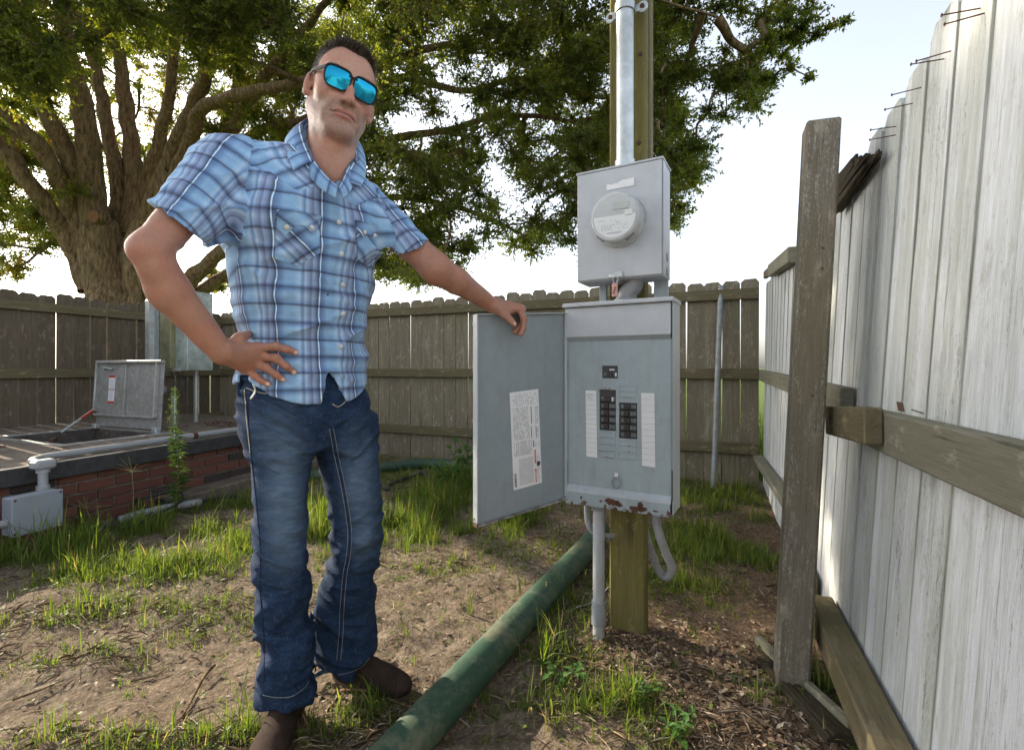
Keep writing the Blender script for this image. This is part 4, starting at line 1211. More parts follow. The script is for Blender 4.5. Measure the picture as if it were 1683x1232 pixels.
class Field:
    """ordered smooth unions and cuts of soft shapes"""
    def __init__(s): s.ops = []; s.disp = None
    def _add(s, fn, mode, k, c, r): s.ops.append((fn, mode, k, np.asarray(c, float), float(r))); return s
    def cone(s, a, b, ra, rb, mode='u', k=.01, flat=None):
        """round cone a-b; flat=(axis, factor) squeezes it along an axis"""
        a = A3(a); b = A3(b); ba = b-a; L2 = max(ba.dot(ba), 1e-9)
        if flat is not None: ax = A3(flat[0]); ax = ax/np.linalg.norm(ax); fc = flat[1]
        def fn(p):
            q = p-a
            t = np.clip(q@ba/L2, 0, 1)
            v = q-t[:, None]*ba
            r = ra+(rb-ra)*t
            if flat is not None:
                w = v@ax
                d = np.sqrt(np.maximum((v*v).sum(1)-w*w+(w/fc)**2, 1e-12))
                # keep a fair metric in the squeezed direction
                n = np.sqrt(np.maximum((v*v).sum(1), 1e-12))
                return n*(1-r/d)
            return np.sqrt((v*v).sum(1))-r
        return s._add(fn, mode, k, (a+b)/2, np.sqrt(L2)/2+max(ra, rb)*1.1)
    def chain(s, pts, rs, mode='u', k=.01, flat=None):
        for i in range(len(pts)-1): s.cone(pts[i], pts[i+1], rs[i], rs[i+1], mode, k if i == 0 else max(.006, k*.5), flat)
        return s
    def ball(s, c, r, mode='u', k=.01): return s.cone(c, A3(c)+np.array([0, 0, 1e-4]), r, r, mode, k)
    def ell(s, c, r, R=None, mode='u', k=.01):
        c = A3(c); r = np.asarray(r, float); R = np.eye(3) if R is None else np.asarray(R, float)   # R columns = axes
        def fn(p):
            q = (p-c)@R
            k0 = np.sqrt(((q/r)**2).sum(1)); k1 = np.sqrt(((q/(r*r))**2).sum(1))+1e-9
            return k0*(k0-1)/k1
        return s._add(fn, mode, k, c, r.max()*1.05)
    def loft(s, tab, ang, mode='u', k=.01, pw=2.2, caps=True):
        """tab rows: z, cx, cy, a, b ; a along the lateral axis turned by ang"""
        T = np.array(sorted(tab), float); ca, sa = math.cos(ang), math.sin(ang)
        def fn(p):
            z = p[:, 2]
            cx = np.interp(z, T[:, 0], T[:, 1]); cy = np.interp(z, T[:, 0], T[:, 2]); a = np.interp(z, T[:, 0], T[:, 3]); b = np.interp(z, T[:, 0], T[:, 4])
            x = p[:, 0]-cx; y = p[:, 1]-cy
            l = x*ca+y*sa; f = x*sa-y*ca
            rho = ((np.abs(l)/a)**pw+(np.abs(f)/b)**pw)**(1/pw)+1e-6
            d = np.hypot(l, f)*(1-1/rho)
            d = np.where(rho < .3, -np.minimum(a, b)*.7, d)
            e = np.maximum(T[0, 0]-z, z-T[-1, 0])
            return np.maximum(d, e)
        c = T[:, :3].mean(0)[[1, 2, 0]]; r = (T[-1, 0]-T[0, 0])/2+T[:, 3:].max()*1.2+.1
        return s._add(fn, mode, k, c, r)
    def fn(s, f, mode, k, c, r): return s._add(f, mode, k, c, r)
    def __call__(s, p, c=None, R=0.0):
        d = np.full(len(p), 1.0)
        for fn, mode, k, cc, rr in s.ops:
            if c is not None and np.linalg.norm(c-cc) > R+rr+k+.02: continue
            v = fn(p)
            if mode == 'u':
                h = np.maximum(k-np.abs(d-v), 0)/k
                d = np.minimum(d, v)-h*h*k*.25
            elif mode == 's':
                v = -v; h = np.maximum(k-np.abs(d-v), 0)/k
                d = np.maximum(d, v)+h*h*k*.25
            else:
                h = np.maximum(k-np.abs(d-v), 0)/k
                d = np.maximum(d, v)+h*h*k*.25
        if s.disp is not None:
            m = np.abs(d) < .03
            if m.any(): d[m] = d[m]-s.disp(p[m])
        return d
    def normal(s, p, e=.002):
        p = np.atleast_2d(p); g = np.stack([s(p+np.eye(3)[i]*e)-s(p-np.eye(3)[i]*e) for i in range(3)], 1)
        return g/(np.linalg.norm(g, axis=1, keepdims=True)+1e-9)
    def hit(s, px, py, y0=.8, y1=1.9, off=0.0, n=120):
        """where the direction (px,py) seen from the tripod meets the surface, lifted by off"""
        ys = np.linspace(y0, y1, n)
        pp = np.array([A3(P(px, py, y)) for y in ys]); d = s(pp)
        i = np.argmax(d < 0)
        if d[i] >= 0: i = int(np.argmin(d)); y = ys[i]
        elif i == 0: y = ys[0]
        else:
            a, b = ys[i-1], ys[i]
            for _ in range(12):
                m = (a+b)/2
                if s(np.array([A3(P(px, py, m))]))[0] < 0: b = m
                else: a = m
            y = b
        q = A3(P(px, py, y))
        return Vector(q+s.normal(q)[0]*off)

def surface(fld, lo, hi, h, B=16):
    """naive surface nets over the blocks near the surface"""
    lo = np.asarray(lo, float); hi = np.asarray(hi, float)
    n = np.ceil((hi-lo)/h).astype(int); nb = np.ceil(n/B).astype(int)
    I = np.stack(np.meshgrid(*[np.arange(k) for k in nb], indexing='ij'), -1).reshape(-1, 3)
    C = lo+(I+.5)*B*h
    dc = np.concatenate([fld(c) for c in np.array_split(C, max(1, len(C)//20000))])
    Rb = B*h*math.sqrt(3)/2
    I = I[np.abs(dc) < Rb*1.35+.012]
    N1, N2 = int(nb[1]*B+4), int(nb[2]*B+4)
    loc = np.stack(np.meshgrid(*[np.arange(B+1)]*3, indexing='ij'), -1).reshape(-1, 3)
    ids = []; pos = []; quads = []; 
    cor = [(a, b, c) for a in (0, 1) for b in (0, 1) for c in (0, 1)]
    for b in I:
        org = b*B
        p = lo+(org+loc)*h
        D = fld(p, lo+(b+.5)*B*h, Rb).reshape(B+1, B+1, B+1)
        ins = D < 0
        if ins.all() or not ins.any(): continue
        s0 = ins[:-1, :-1, :-1]
        cnt = sum(ins[a:a+B, b_:b_+B, c:c+B].astype(np.int8) for a, b_, c in cor)
        act = (cnt > 0) & (cnt < 8)
        ai = np.argwhere(act)
        acc = np.zeros((len(ai), 3)); w = np.zeros(len(ai))
        for a, c in ((x, y) for x in cor for y in cor if sum(y)-sum(x) == 1 and all(q >= r for q, r in zip(y, x))):
            da = D[ai[:, 0]+a[0], ai[:, 1]+a[1], ai[:, 2]+a[2]]; db = D[ai[:, 0]+c[0], ai[:, 1]+c[1], ai[:, 2]+c[2]]
            m = (da < 0) != (db < 0)
            t = np.where(m, da/(da-db+1e-12), 0)
            e = np.array(a)+(np.array(c)-np.array(a))*t[:, None]
            acc[m] += e[m]; w[m] += 1
        g = ai+org
        ids.append((g[:, 0]*N1+g[:, 1])*N2+g[:, 2]); pos.append(lo+(g+acc/w[:, None])*h)
        for ax in range(3):
            o = [0, 0, 0]; o[ax] = 1
            s1 = ins[o[0]:o[0]+B, o[1]:o[1]+B, o[2]:o[2]+B]
            e = np.argwhere(s0 != s1)
            if not len(e): continue
            fl = s0[e[:, 0], e[:, 1], e[:, 2]]
            ge = e+org; u, v = (ax+1) % 3, (ax+2) % 3
            du = np.zeros(3, int); du[u] = 1; dv = np.zeros(3, int); dv[v] = 1
            qs = [ge, ge-du, ge-du-dv, ge-dv]
            qi = np.stack([(q[:, 0]*N1+q[:, 1])*N2+q[:, 2] for q in qs], 1)
            qi = np.where(fl[:, None], qi, qi[:, ::-1])
            quads.append(qi)
    ids = np.concatenate(ids); pos = np.concatenate(pos); quads = np.concatenate(quads)
    o = np.argsort(ids); ids = ids[o]; pos = pos[o]
    k = np.searchsorted(ids, quads); k = np.clip(k, 0, len(ids)-1)
    ok = (ids[k] == quads).all(1)
    return pos, k[ok]

def submesh(V, F, fm):
    F2 = F[fm]; u, inv = np.unique(F2, return_inverse=True)
    return V[u], inv.reshape(F2.shape), u
# ------------------------------------------------------------------ the man
man = empty('person', (-.55, 1.42, 0), 'man in blue plaid shirt and mirrored sunglasses resting one hand on the open panel door', 'person')
TH = math.radians(47)                      # which way the chest faces
TL = np.array([math.cos(TH), math.sin(TH), 0.]); TF = np.array([math.sin(TH), -math.cos(TH), 0.])

# ---- head axes
def head_axes(yaw, pitch, roll):
    a, b, c = map(math.radians, (yaw, pitch, roll))
    F = np.array([math.sin(a), -math.cos(a), 0.]); L = np.array([math.cos(a), math.sin(a), 0.]); Z = np.array([0., 0., 1.])
    F1 = math.cos(b)*F-math.sin(b)*Z; U1 = math.cos(b)*Z+math.sin(b)*F
    U2 = math.cos(c)*U1+math.sin(c)*L; L2 = math.cos(c)*L-math.sin(c)*U1
    return L2, F1, U2
HO = np.array([-.449, 1.272, 1.682]); HS = 1.035
HL, HF, HU = head_axes(33, 13, 10)
HR = np.stack([HL, HF, HU], 1)
def H(x, y, z): return HO+(HL*x+HF*y+HU*z)*HS
def hloc(p): return (p-HO)@HR/HS

# ---- joints
def J(px, py, Y): return A3(P(px, py, Y))
R_sh = np.array([-.690, 1.175, 1.468]); R_el = J(247, 410, 1.00); R_wr = J(362, 577, 1.125)
L_sh = np.array([-.415, 1.425, 1.440]); L_el = J(716, 439, 1.40); L_wr = J(808, 500, 1.585)
NECK = np.array([-.490, 1.295, 1.53])

TORSO = [(.84, -.585, 1.385, .184, .138), (.95, -.588, 1.385, .176, .128), (1.055, -.586, 1.375, .166, .120), (1.15, -.580, 1.36, .178, .124),
         (1.24, -.572, 1.345, .192, .130), (1.35, -.560, 1.325, .194, .132), (1.42, -.553, 1.31, .180, .120), (1.47, -.548, 1.305, .150, .100), (1.51, -.53, 1.30, .100, .075)]

def shrink(T, d): return [(z, x, y, a-d, b-d) for z, x, y, a, b in T]

# ---- shirt field first: the hands need its surface
def build_shirt(outer=True):
    f = Field(); g = 0 if outer else -.006
    f.loft(TORSO if outer else shrink(TORSO, .006), TH)
    f.cone(NECK+[-.01, 0, -.03], R_sh, .066+g, .060+g, k=.05)
    f.cone(NECK+[.01, .01, -.035], L_sh, .064+g, .056+g, k=.05)
    # chest and shoulder blade fullness
    f.ell(np.array([-.56, 1.32, 1.36])+TF*.06-TL*.075, (.085, .05, .10), np.stack([TL, TF, [0, 0, 1]], 1), k=.05)
    f.ell(np.array([-.56, 1.32, 1.36])+TF*.06+TL*.075, (.085, .05, .10), np.stack([TL, TF, [0, 0, 1]], 1), k=.05)
    # sleeves
    sr = J(298, 360, 1.065); sl = J(662, 415, 1.415)
    nr0 = np.array([-.617, -.188, -.787])
    dr = (R_el-sr)/np.linalg.norm(R_el-sr); dl = (L_el-sl)/np.linalg.norm(L_el-sl)
    f.cone(R_sh, sr+dr*.05, .062+g, .0535+g, k=.035)
    f.cone(J(384, 338, 1.21), J(326, 362, 1.10)+nr0*.02, .048+g, .044+g, k=.04)
    f.cone(L_sh, sl+dl*.06, .058+g, .059+g, k=.03)
    cr = J(292, 364, 1.055); cl = J(664, 418, 1.415)
    nr = np.array([-.617, -.188, -.787]); nr /= np.linalg.norm(nr)
    nl = np.array([.503, .315, -.864]); nl /= np.linalg.norm(nl)
    def cut_r(p):
        q = p-cr; d = q@nr; r = np.linalg.norm(q-d[:, None]*nr, axis=1)
        return np.maximum(-d, np.maximum(r-.13, d-.15))
    def cut_l(p):
        q = p-cl; d = q@nl; r = np.linalg.norm(q-d[:, None]*nl, axis=1)
        return np.maximum(-d, np.maximum(r-.11, d-.15))
    f.fn(cut_r, 's', .001, cr, .25); f.fn(cut_l, 's', .001, cl, .25)
    # hollow cuffs
    f.cone(cr-dr*.015, cr+dr*.1, .0455+g, .0500+g, 's', .002)
    f.cone(J(340, 352, 1.12), J(326, 362, 1.10)+nr0*.05, .036+g, .037+g, 's', .006)
    f.cone(cl-dl*.035, cl+dl*.1, .0535+g, .0565+g, 's', .002)
    f.geo = (cr, nr, cl, nl, dr, dl)
    return f
def tcoords(p):
    """torso chart: arc length from the front middle, height, depth"""
    T = np.array(TORSO); z = p[:, 2]
    cx = np.interp(z, T[:, 0], T[:, 1]); cy = np.interp(z, T[:, 0], T[:, 2])
    q = p-np.stack([cx, cy, z], 1)
    l = q@TL; fw = q@TF
    return l, fw, np.arctan2(l/.185, fw/.128)*.155
def fold_shirt(p):
    l, fw, s = tcoords(p); z = p[:, 2]
    on_sl = np.clip((np.abs(l)-.19)/.03, 0, 1)
    q = np.stack([l*7+z*3, fw*7, z*15-l*6], 1)
    n1 = vnoise(q, 3); 
    a = .0085*(1-np.abs(n1)*2.4)
    n2 = vnoise(np.stack([l*16+z*5, fw*14, z*22+l*16], 1), 8)
    a = a+.0042*(1-np.abs(n2)*2.2)
    # gathers where the waist bunches and under the arms
    w = np.exp(-((z-1.02)/.10)**2)
    a = a+w*.0085*(1-2*np.abs(vnoise(np.stack([l*6, fw*6, z*24+l*9*np.sign(l)], 1), 21)))
    arm = np.exp(-((np.abs(l)-.16)/.06)**2)*np.exp(-((z-1.30)/.09)**2)
    a = a+arm*.009*(1-2*np.abs(vnoise(np.stack([l*14+z*18, fw*6, z*12-l*10], 1), 33)))
    a = a-.003
    # long drag lines from the armhole across the belly
    a = a+.0035*np.exp(-((z-1.2-l*.35)/.012)**2)*np.clip(fw/.1, 0, 1)-.003*np.exp(-((z-1.17-l*.3)/.010)**2)*np.clip(fw/.1, 0, 1)
    a = a*(1-.45*np.exp(-(np.abs(s)/.02)**2))
    front = np.clip((fw-.02)/.05, 0, 1)
    # placket: raised band with a welt edge
    a = a+.0022*front*(np.abs(s-.002) < .017)*(z < 1.43)
    a = a+.0012*front*np.exp(-((np.abs(s-.002)-.017)/.0025)**2)
    # yoke and armhole seams
    a = a+.0016*np.exp(-(yoke_edge(l, fw, z)/.003)**2)-.0012*np.exp(-((yoke_edge(l, fw, z)+.006)/.003)**2)
    e = np.abs(l)-arm_l(z)
    a = a+.0016*np.exp(-((e-.004)/.004)**2)-.0028*np.exp(-((e+.003)/.004)**2)
    cr, nr, cl, nl, dr, dl = shirt.geo
    thin = np.maximum(np.clip((1.06-z)/.03, 0, 1), np.maximum(np.exp(-(np.abs((p-cr)@nr)/.105)**6)*(l < -.15), np.exp(-(np.abs((p-cl)@nl)/.095)**6)*(l > .15)))
    a = a*(1-thin)+thin*(np.maximum(a, -.0004)*.9+.0006)
    for c_, n_, m_ in ((cr, nr, l < -.15), (cl, nl, l > .15)):
        a = a+m_*.0014*np.exp(-(((p-c_)@n_+.020)/.0028)**2)
    return a
def arm_l(z): return .168+np.clip(1.45-z, -.1, .16)*.10
def yoke_edge(l, fw, z):
    # western yoke: points halfway down each side of the chest
    x = np.abs(l)
    f = 1.435-.030*np.clip(1-np.abs(x-.075)/.05, 0, 1)+.012*(x > .1)*(x-.1)/.05
    b = 1.36
    return z-np.where(fw > 0, f, b)
shirt = build_shirt(); shirt.disp = fold_shirt
# neckline: the hole for the neck and the open V at the front
NA = np.array([-.485, 1.275, 1.60]); 
def neck_hole(p):
    q = p-NECK; ax = (NA-NECK)/np.linalg.norm(NA-NECK); t = q@ax; r = np.linalg.norm(q-t[:, None]*ax, axis=1)
    d = r-(.066-.10*np.clip(-t, 0, .1))
    return np.maximum(d, -(t+.06))
shirt.fn(neck_hole, 's', .006, NECK, .2)
def v_cut(p):
    l, fw, s = tcoords(p); z = p[:, 2]
    d = (1.409+np.abs(l+.004)*1.5-z)*.5
    return np.maximum(d, -(fw-.0))
shirt.fn(v_cut, 's', .003, (-.50, 1.22, 1.50), .22)
def hem_cut(p):
    l, fw, s = tcoords(p); z = p[:, 2]
    hem = .888+.075*np.clip((np.abs(s)-.05)/.13, 0, 1)**1.3-.02*(fw < 0)
    return z-hem
shirt.fn(lambda p: -hem_cut(p), 'i', .003, (-.58, 1.38, .9), .45)
def gap_cut(p):
    l, fw, s = tcoords(p); z = p[:, 2]
    w = np.clip((.985-z)*.36, 0, 1)
    return np.maximum(np.abs(s-.006-np.clip(.985-z, 0, 1)*.08)-w, -(fw-.03))
shirt.fn(gap_cut, 's', .002, (-.53, 1.28, .92), .2)
inner = Field(); inner.loft(shrink([(z-(.05 if z < .9 else 0), x, y, a, b) for z, x, y, a, b in TORSO if z < 1.1], .0055), TH)
shirt.fn(lambda p: np.maximum(inner.ops[0][0](p), p[:, 2]-1.02), 's', .002, (-.58, 1.38, .93), .36)

# ---- jeans
def px_x(px, Y): return (px-841.5)/FPX*Y
def legrow(py, px, Y, a, b): return (EYE-(py-605)/FPX*Y, px_x(px, Y), Y, a, b)
LEG_R = [legrow(1162, 470, 1.325, .062, .082), legrow(1100, 471, 1.32, .064, .078), legrow(1050, 471, 1.315, .067, .073), legrow(1000, 468, 1.31, .072, .074), legrow(950, 464, 1.305, .068, .070),
         legrow(880, 460, 1.30, .067, .074), legrow(800, 462, 1.315, .075, .085), legrow(737, 463, 1.335, .081, .096), legrow(690, 468, 1.345, .085, .105)]
LEG_R = [(z_, x_, y_, a_*(.92 if z_ > .25 else 1.04), b_*(.88 if z_ > .25 else 1.06)) for z_, x_, y_, a_, b_ in LEG_R]
LEG_L = [legrow(1116, 566, 1.50, .080, .088), legrow(1060, 566, 1.485, .082, .082), legrow(1000, 566, 1.465, .080, .078), legrow(940, 577, 1.445, .071, .073), legrow(880, 589, 1.43, .070, .076),
         legrow(800, 580, 1.435, .080, .088), legrow(737, 570, 1.445, .090, .098), legrow(690, 565, 1.45, .09, .105)]
LEG_L = [(z_, x_, y_, a_*(.945 if z_ > .2 else 1.0), b_*(.92 if z_ > .2 else 1.04)) for z_, x_, y_, a_, b_ in LEG_L]
PEL = [(.765, -.578, 1.395, .150, .110), (.80, -.578, 1.395, .170, .124), (.86, -.582, 1.392, .176, .128), (.92, -.586, 1.388, .168, .121), (.965, -.588, 1.386, .160, .113)]
jeans = Field()
jeans.loft(LEG_R, TH-.15, k=.03); jeans.loft(LEG_L, TH+.1, k=.012); jeans.loft(PEL, TH, k=.05)
jeans.ell(np.array([-.585, 1.39, .86])-TF*.06, (.15, .09, .11), np.stack([TL, TF, [0, 0, 1]], 1), k=.05)
# fly bulge and crotch whiskers come with the folds
def fold_jeans(p):
    x, y, z = p[:, 0], p[:, 1], p[:, 2]
    l = (p-np.array([-.58, 1.39, 0]))@TL
    side = np.where(l < 0, -1., 1.)
    low = np.clip((.60-z)/.25, 0, 1); kn = np.exp(-((z-.50)/.09)**2)
    a = low*.0105*(1-2.4*np.abs(vnoise(np.stack([x*6+side*3, y*6, z*13+side*x*9], 1), 41)))
    a = a+kn*.0085*(1-2.4*np.abs(vnoise(np.stack([x*9, y*9+side, z*22-side*x*12], 1), 43)))
    a = a+(.0022+.0042*low)*(1-2.2*np.abs(vnoise(np.stack([x*15, y*15, z*34+x*10], 1), 47)))
    up = np.clip((z-.62)/.12, 0, 1)
    r = np.abs(l-.01)
    a = a+up*.0065*(1-2.4*np.abs(vnoise(np.stack([r*9, y*5, z*30-r*22], 1), 51)))*np.clip(r/.03, 0, 1)
    # hem roll
    hz = np.where(l < 0, .062, .022)
    a = a+.0022*(z < hz+.018)-.002*np.exp(-((z-hz-.020)/.003)**2)
    return a-.001
jeans.disp = fold_jeans
# slanting hems: long at the heel
def hem_plane(c, n):
    c = A3(c); n = A3(n)/np.linalg.norm(A3(n))
    return lambda p: (p-c)@n
hr_c = J(470, 1150, 1.30); hl_c = J(566, 1098, 1.47)
jeans.fn(lambda p: np.maximum(hem_plane(hr_c, (-.10, .28, 1))(p), np.linalg.norm(p[:, :2]-hr_c[:2], axis=1)-.11), 's', .002, hr_c, .16)
jeans.fn(lambda p: np.maximum(hem_plane(hl_c, (.33, .20, 1))(p), np.linalg.norm(p[:, :2]-hl_c[:2], axis=1)-.13), 's', .002, hl_c, .17)
# hollow the leg openings
for T_, c in ((LEG_R, hr_c), (LEG_L, hl_c)):
    lf = Field().loft(shrink([(z-.03 if i == 0 else z, x, y, a, b) for i, (z, x, y, a, b) in enumerate(T_[:3])], .007), TH)
    jeans.fn(lambda p, lf=lf, c=c: np.maximum(lf.ops[0][0](p), p[:, 2]-(c[2]+.035)), 's', .002, c, .2)
jeans.fn(lambda p: -(.955-p[:, 2]), 'i', .004, (-.58, 1.38, .95), .3) if False else None

# ---- body: one continuous skin
body = Field()
body.loft([r for r in shrink(TORSO, .028) if r[0] > 1.0], TH)
body.loft([(z, x, y, a, b) for z, x, y, a, b in shrink(PEL, .040)]+[(1.06, -.586, 1.375, .130, .085)], TH, k=.03)
body.cone(NECK+[-.01, 0, -.045], R_sh+[0, 0, -.010], .042, .045, k=.02)
body.cone(NECK+[.01, .01, -.045], L_sh+[0, 0, -.012], .038, .042, k=.02)
body.cone(NECK+TF*.010+[0, 0, -.05], NECK-TF*.005+[0, 0, -.15], .046, .042, k=.02)
# neck with the cords towards the collar bones
nb = H(0, -.018, -.045)
body.cone(NECK+TF*.004+[0, 0, -.02], nb, .061, .057, k=.03)
body.cone(NECK+TF*.050+[0, 0, -.055], H(.052, -.012, -.045), .012, .014, k=.025)
body.cone(NECK+TF*.050+[0, 0, -.055], H(-.052, -.012, -.045), .012, .014, k=.025)
body.ball(H(0, .045, -.125), .014, k=.03)
# skull and face
body.ell(H(0, -.008, .045), (.0735, .094, .080), HR, k=.02)
body.ell(H(0, .020, .020), (.066, .074, .088), HR, k=.03)
body.ell(H(0, .035, -.030), (.057, .056, .068), HR, k=.03)
body.cone(H(-.052, .0, -.040), H(-.020, .070, -.086), .016, .016, k=.028)
body.cone(H(.052, .0, -.040), H(.020, .070, -.086), .016, .016, k=.028)
body.ell(H(0, .077, -.088), (.024, .017, .018), HR, k=.018)
body.cone(H(0, .04, -.09), H(0, .0, -.085), .028, .035, k=.03)
for s_ in (-1, 1):
    body.ell(H(s_*.044, .055, -.012), (.022, .024, .018), HR, k=.025)        # cheekbones
    body.cone(H(s_*.012, .088, .036), H(s_*.048, .068, .036), .0085, .008, k=.016)   # brow
    body.cone(H(s_*.018, .085, -.030), H(s_*.034, .066, -.062), .012, .010, k=.02)      # folds beside the nose
    body.ball(H(s_*.030, .094, .014), .014, 's', .02)
    body.ball(H(s_*.031, .075, .014), .0155, 'u', .006)
body.cone(H(0, .086, .026), H(0, .109, -.018), .0085, .0105, k=.010)
body.ball(H(0, .1140, -.0250), .0118, k=.009)
for s_ in (-1, 1):
    body.ell(H(s_*.0135, .1010, -.0285), (.0080, .0110, .0080), HR, k=.006)
    body.ell(H(s_*.0078, .1065, -.0370), (.0042, .0062, .0050), HR, 's', .002)
# mouth, lips slightly parted at one side and turned down
body.ell(H(0, .080, -.055), (.030, .017, .020), HR, k=.014)
for s_ in (-1, 1):
    body.cone(H(0, .0955, -.0510), H(s_*.0135, .0915, -.0515), .0048, .0040, k=.004)
    body.cone(H(s_*.0135, .0915, -.0515), H(s_*.025, .083, -.0565), .0040, .0022, k=.004)
    body.cone(H(0, .0940, -.0600), H(s_*.013, .0905, -.0602), .0055, .0048, k=.005)
    body.cone(H(s_*.013, .0905, -.0602), H(s_*.023, .0835, -.0590), .0048, .0022, k=.005)
body.chain([H(-.0265, .086, -.0585), H(-.013, .0975, -.0555), H(0, .1015, -.0550), H(.013, .0975, -.0555), H(.0265, .086, -.0590)], [.0014, .0024, .0028, .0024, .0016], 's', .003)
body.cone(H(0, .098, -.036), H(0, .0985, -.045), .0018, .0024, 's', .005)
body.cone(H(-.013, .0945, -.0700), H(.013, .0945, -.0700), .0035, .0035, 's', .012)
for s_ in (-1, 1):
    body.cone(H(s_*.022, .098, -.030), H(s_*.0345, .085, -.058), .0013, .0013, 's', .010)
# ears
for s_ in (-1, 1):
    er = HR@np.array([[1, 0, 0], [0, 1, 0], [0, 0, 1]])
    tilt = math.radians(14); ca, sa = math.cos(tilt), math.sin(tilt)
    ax1 = HL*s_*.92-HF*.38; ax1 /= np.linalg.norm(ax1); ax3 = HU*ca-HF*sa; ax2 = np.cross(ax3, ax1)
    ER_ = np.stack([ax1, ax2, ax3], 1)
    c = H(s_*.0775, -.010, .004)
    body.ell(c, (.0085, .0180, .0310), ER_, k=.006)
    body.ell(c+ax1*.006+ax2*0, (.0050, .0120, .0215), ER_, 's', .004)
    body.ball(c-ax3*.024+ax1*-.001+HF*.006, .0085, k=.006)
    body.cone(c+HF*.013-HL*s_*.004, c+HF*.013-HU*.008-HL*s_*.004, .0045, .004, k=.005)
# arms
def arm(sh, el, wr, rs, bulge, side):
    body.cone(sh, el, rs[0], rs[1], k=.02)
    m = el*.66+wr*.34+(np.array([-.013, 0, -.010]) if side < 0 else 0)
    body.cone(el, m, rs[1]*.96, rs[2]*.97, k=.016)
    body.cone(m, wr, rs[2]*.97, rs[3], k=.016)
    return m
arm(R_sh, R_el, R_wr, (.045, .0362, .0408, .0272), 0, -1)
body.ball(R_el+(R_el-R_wr)/np.linalg.norm(R_el-R_wr)*.012+(R_el-R_sh)/np.linalg.norm(R_el-R_sh)*.016+np.array([-.003, 0, 0]), .0185, k=.02)       # point of the elbow
body.cone(R_el*.85+R_wr*.15+np.array([-.004, -.012, -.004]), R_el*.45+R_wr*.55+np.array([-.012, 0, -.010]), .032, .026, k=.012)
arm(L_sh, L_el, L_wr, (.050, .0415, .0395, .0240), 0, 1)
body.ball(L_el+np.array([.0, .01, -.012]), .034, k=.03)
# hand on the hip: palm and five fingers laid over the shirt
def hp(px, py, off):
    q = A3(shirt.hit(px, py, 1.0, 1.5, 0)); v = q-np.array([0, 0, EYE]); v /= np.linalg.norm(v)
    return q-v*off
mcp = [(426, 571), (424, 584), (415, 596), (403, 607)]
fing = [[(454, 569), (471, 574), (485, 579)], [(454, 589), (471, 602), (482.5, 611)], [(437, 604), (453, 615), (465, 623)], [(419, 618), (430, 626), (440.5, 631)]]
mc = []
for (a_, b_), f_ in zip(mcp, fing):
    q = hp(*f_[0], .020); mc.append(J(a_, b_, q[1]-.006))
mc[3][1] = min(mc[3][1], mc[2][1]+.004)
print('mcp', [tuple(round(x, 3) for x in m) for m in mc])
for m, r in zip(mc, (.0138, .0138, .0132, .0122)):
    body.cone(R_wr+(m-R_wr)*.12, m, .0180, r, k=.018)
R_wr2 = R_wr
rad = [(.0105, .0092, .0085, .0076), (.0105, .0094, .0086, .0077), (.0100, .0090, .0082, .0074), (.0090, .0080, .0072, .0066)]
nails = []; knucks = []
for f_, m, r in zip(fing, mc, rad):
    p1 = hp(*f_[0], .019); p2 = hp(*f_[1], .014); p3 = hp(*f_[2], .0085); p2[1] = min(p2[1], (p1[1]+p3[1])/2+.002)
    body.chain([m, p1, p2, p3], r, k=.0045)
    body.ball(p1+np.array([0, -.0015, .001]), r[1]*1.06, k=.005); knucks += [p1, m, p2]
    v = (p3-p2)/np.linalg.norm(p3-p2); n = shirt.normal(p3)[0]
    nails.append((p3+v*.002+n*.0068, .0062))
th0 = R_wr2+(mc[0]-R_wr2)*.18+np.array([0, .008, .004]); th1 = J(392, 556, 1.165); th2 = J(402, 552, 1.195); th3 = J(409, 549, 1.225)
body.chain([th0, th1, th2, th3], (.0165, .0135, .0110, .009), k=.012)
# hand draped over the door
lm = [J(853, 507, 1.585), J(856, 507, 1.607), J(857, 509, 1.628), J(856, 512, 1.647)]
for m, r in zip(lm, (.0135, .0138, .0132, .0122)):
    body.cone(L_wr+(m-L_wr)*.12+np.array([0, 0, -.001]), m, .0170, r, k=.016)
body.cone(L_wr+np.array([.012, -.012, -.010]), J(833, 514, 1.578), .016, .0135, k=.02)
lf = [[(861, 524, 1.580), (860, 539, 1.574), (855.5, 549, 1.568)], [(861, 525, 1.606), (855, 539, 1.594), (846.5, 546, 1.586)],
      [(860, 527, 1.628), (853, 537, 1.612), (846, 541, 1.600)], [(858, 527, 1.648), (852, 535, 1.632), (846, 538, 1.620)]]
for f_, m, r in zip(lf, lm, rad):
    body.chain([m]+[J(*q) for q in f_], r, k=.0045)
    body.ball(J(*f_[0]), r[1]*1.07, k=.005); knucks += [J(*f_[0]), m]
t0 = L_wr+np.array([.022, -.016, -.014]); t1 = J(830, 518, 1.562); t2 = J(838, 525, 1.552); t3 = J(845, 532.5, 1.545)
body.chain([t0, t1, t2, t3], (.0170, .0130, .0108, .0092), k=.012)
v = (t3-t2)/np.linalg.norm(t3-t2); nails.append((t3+v*.003+np.array([.002, -.0080, .003]), .0068))

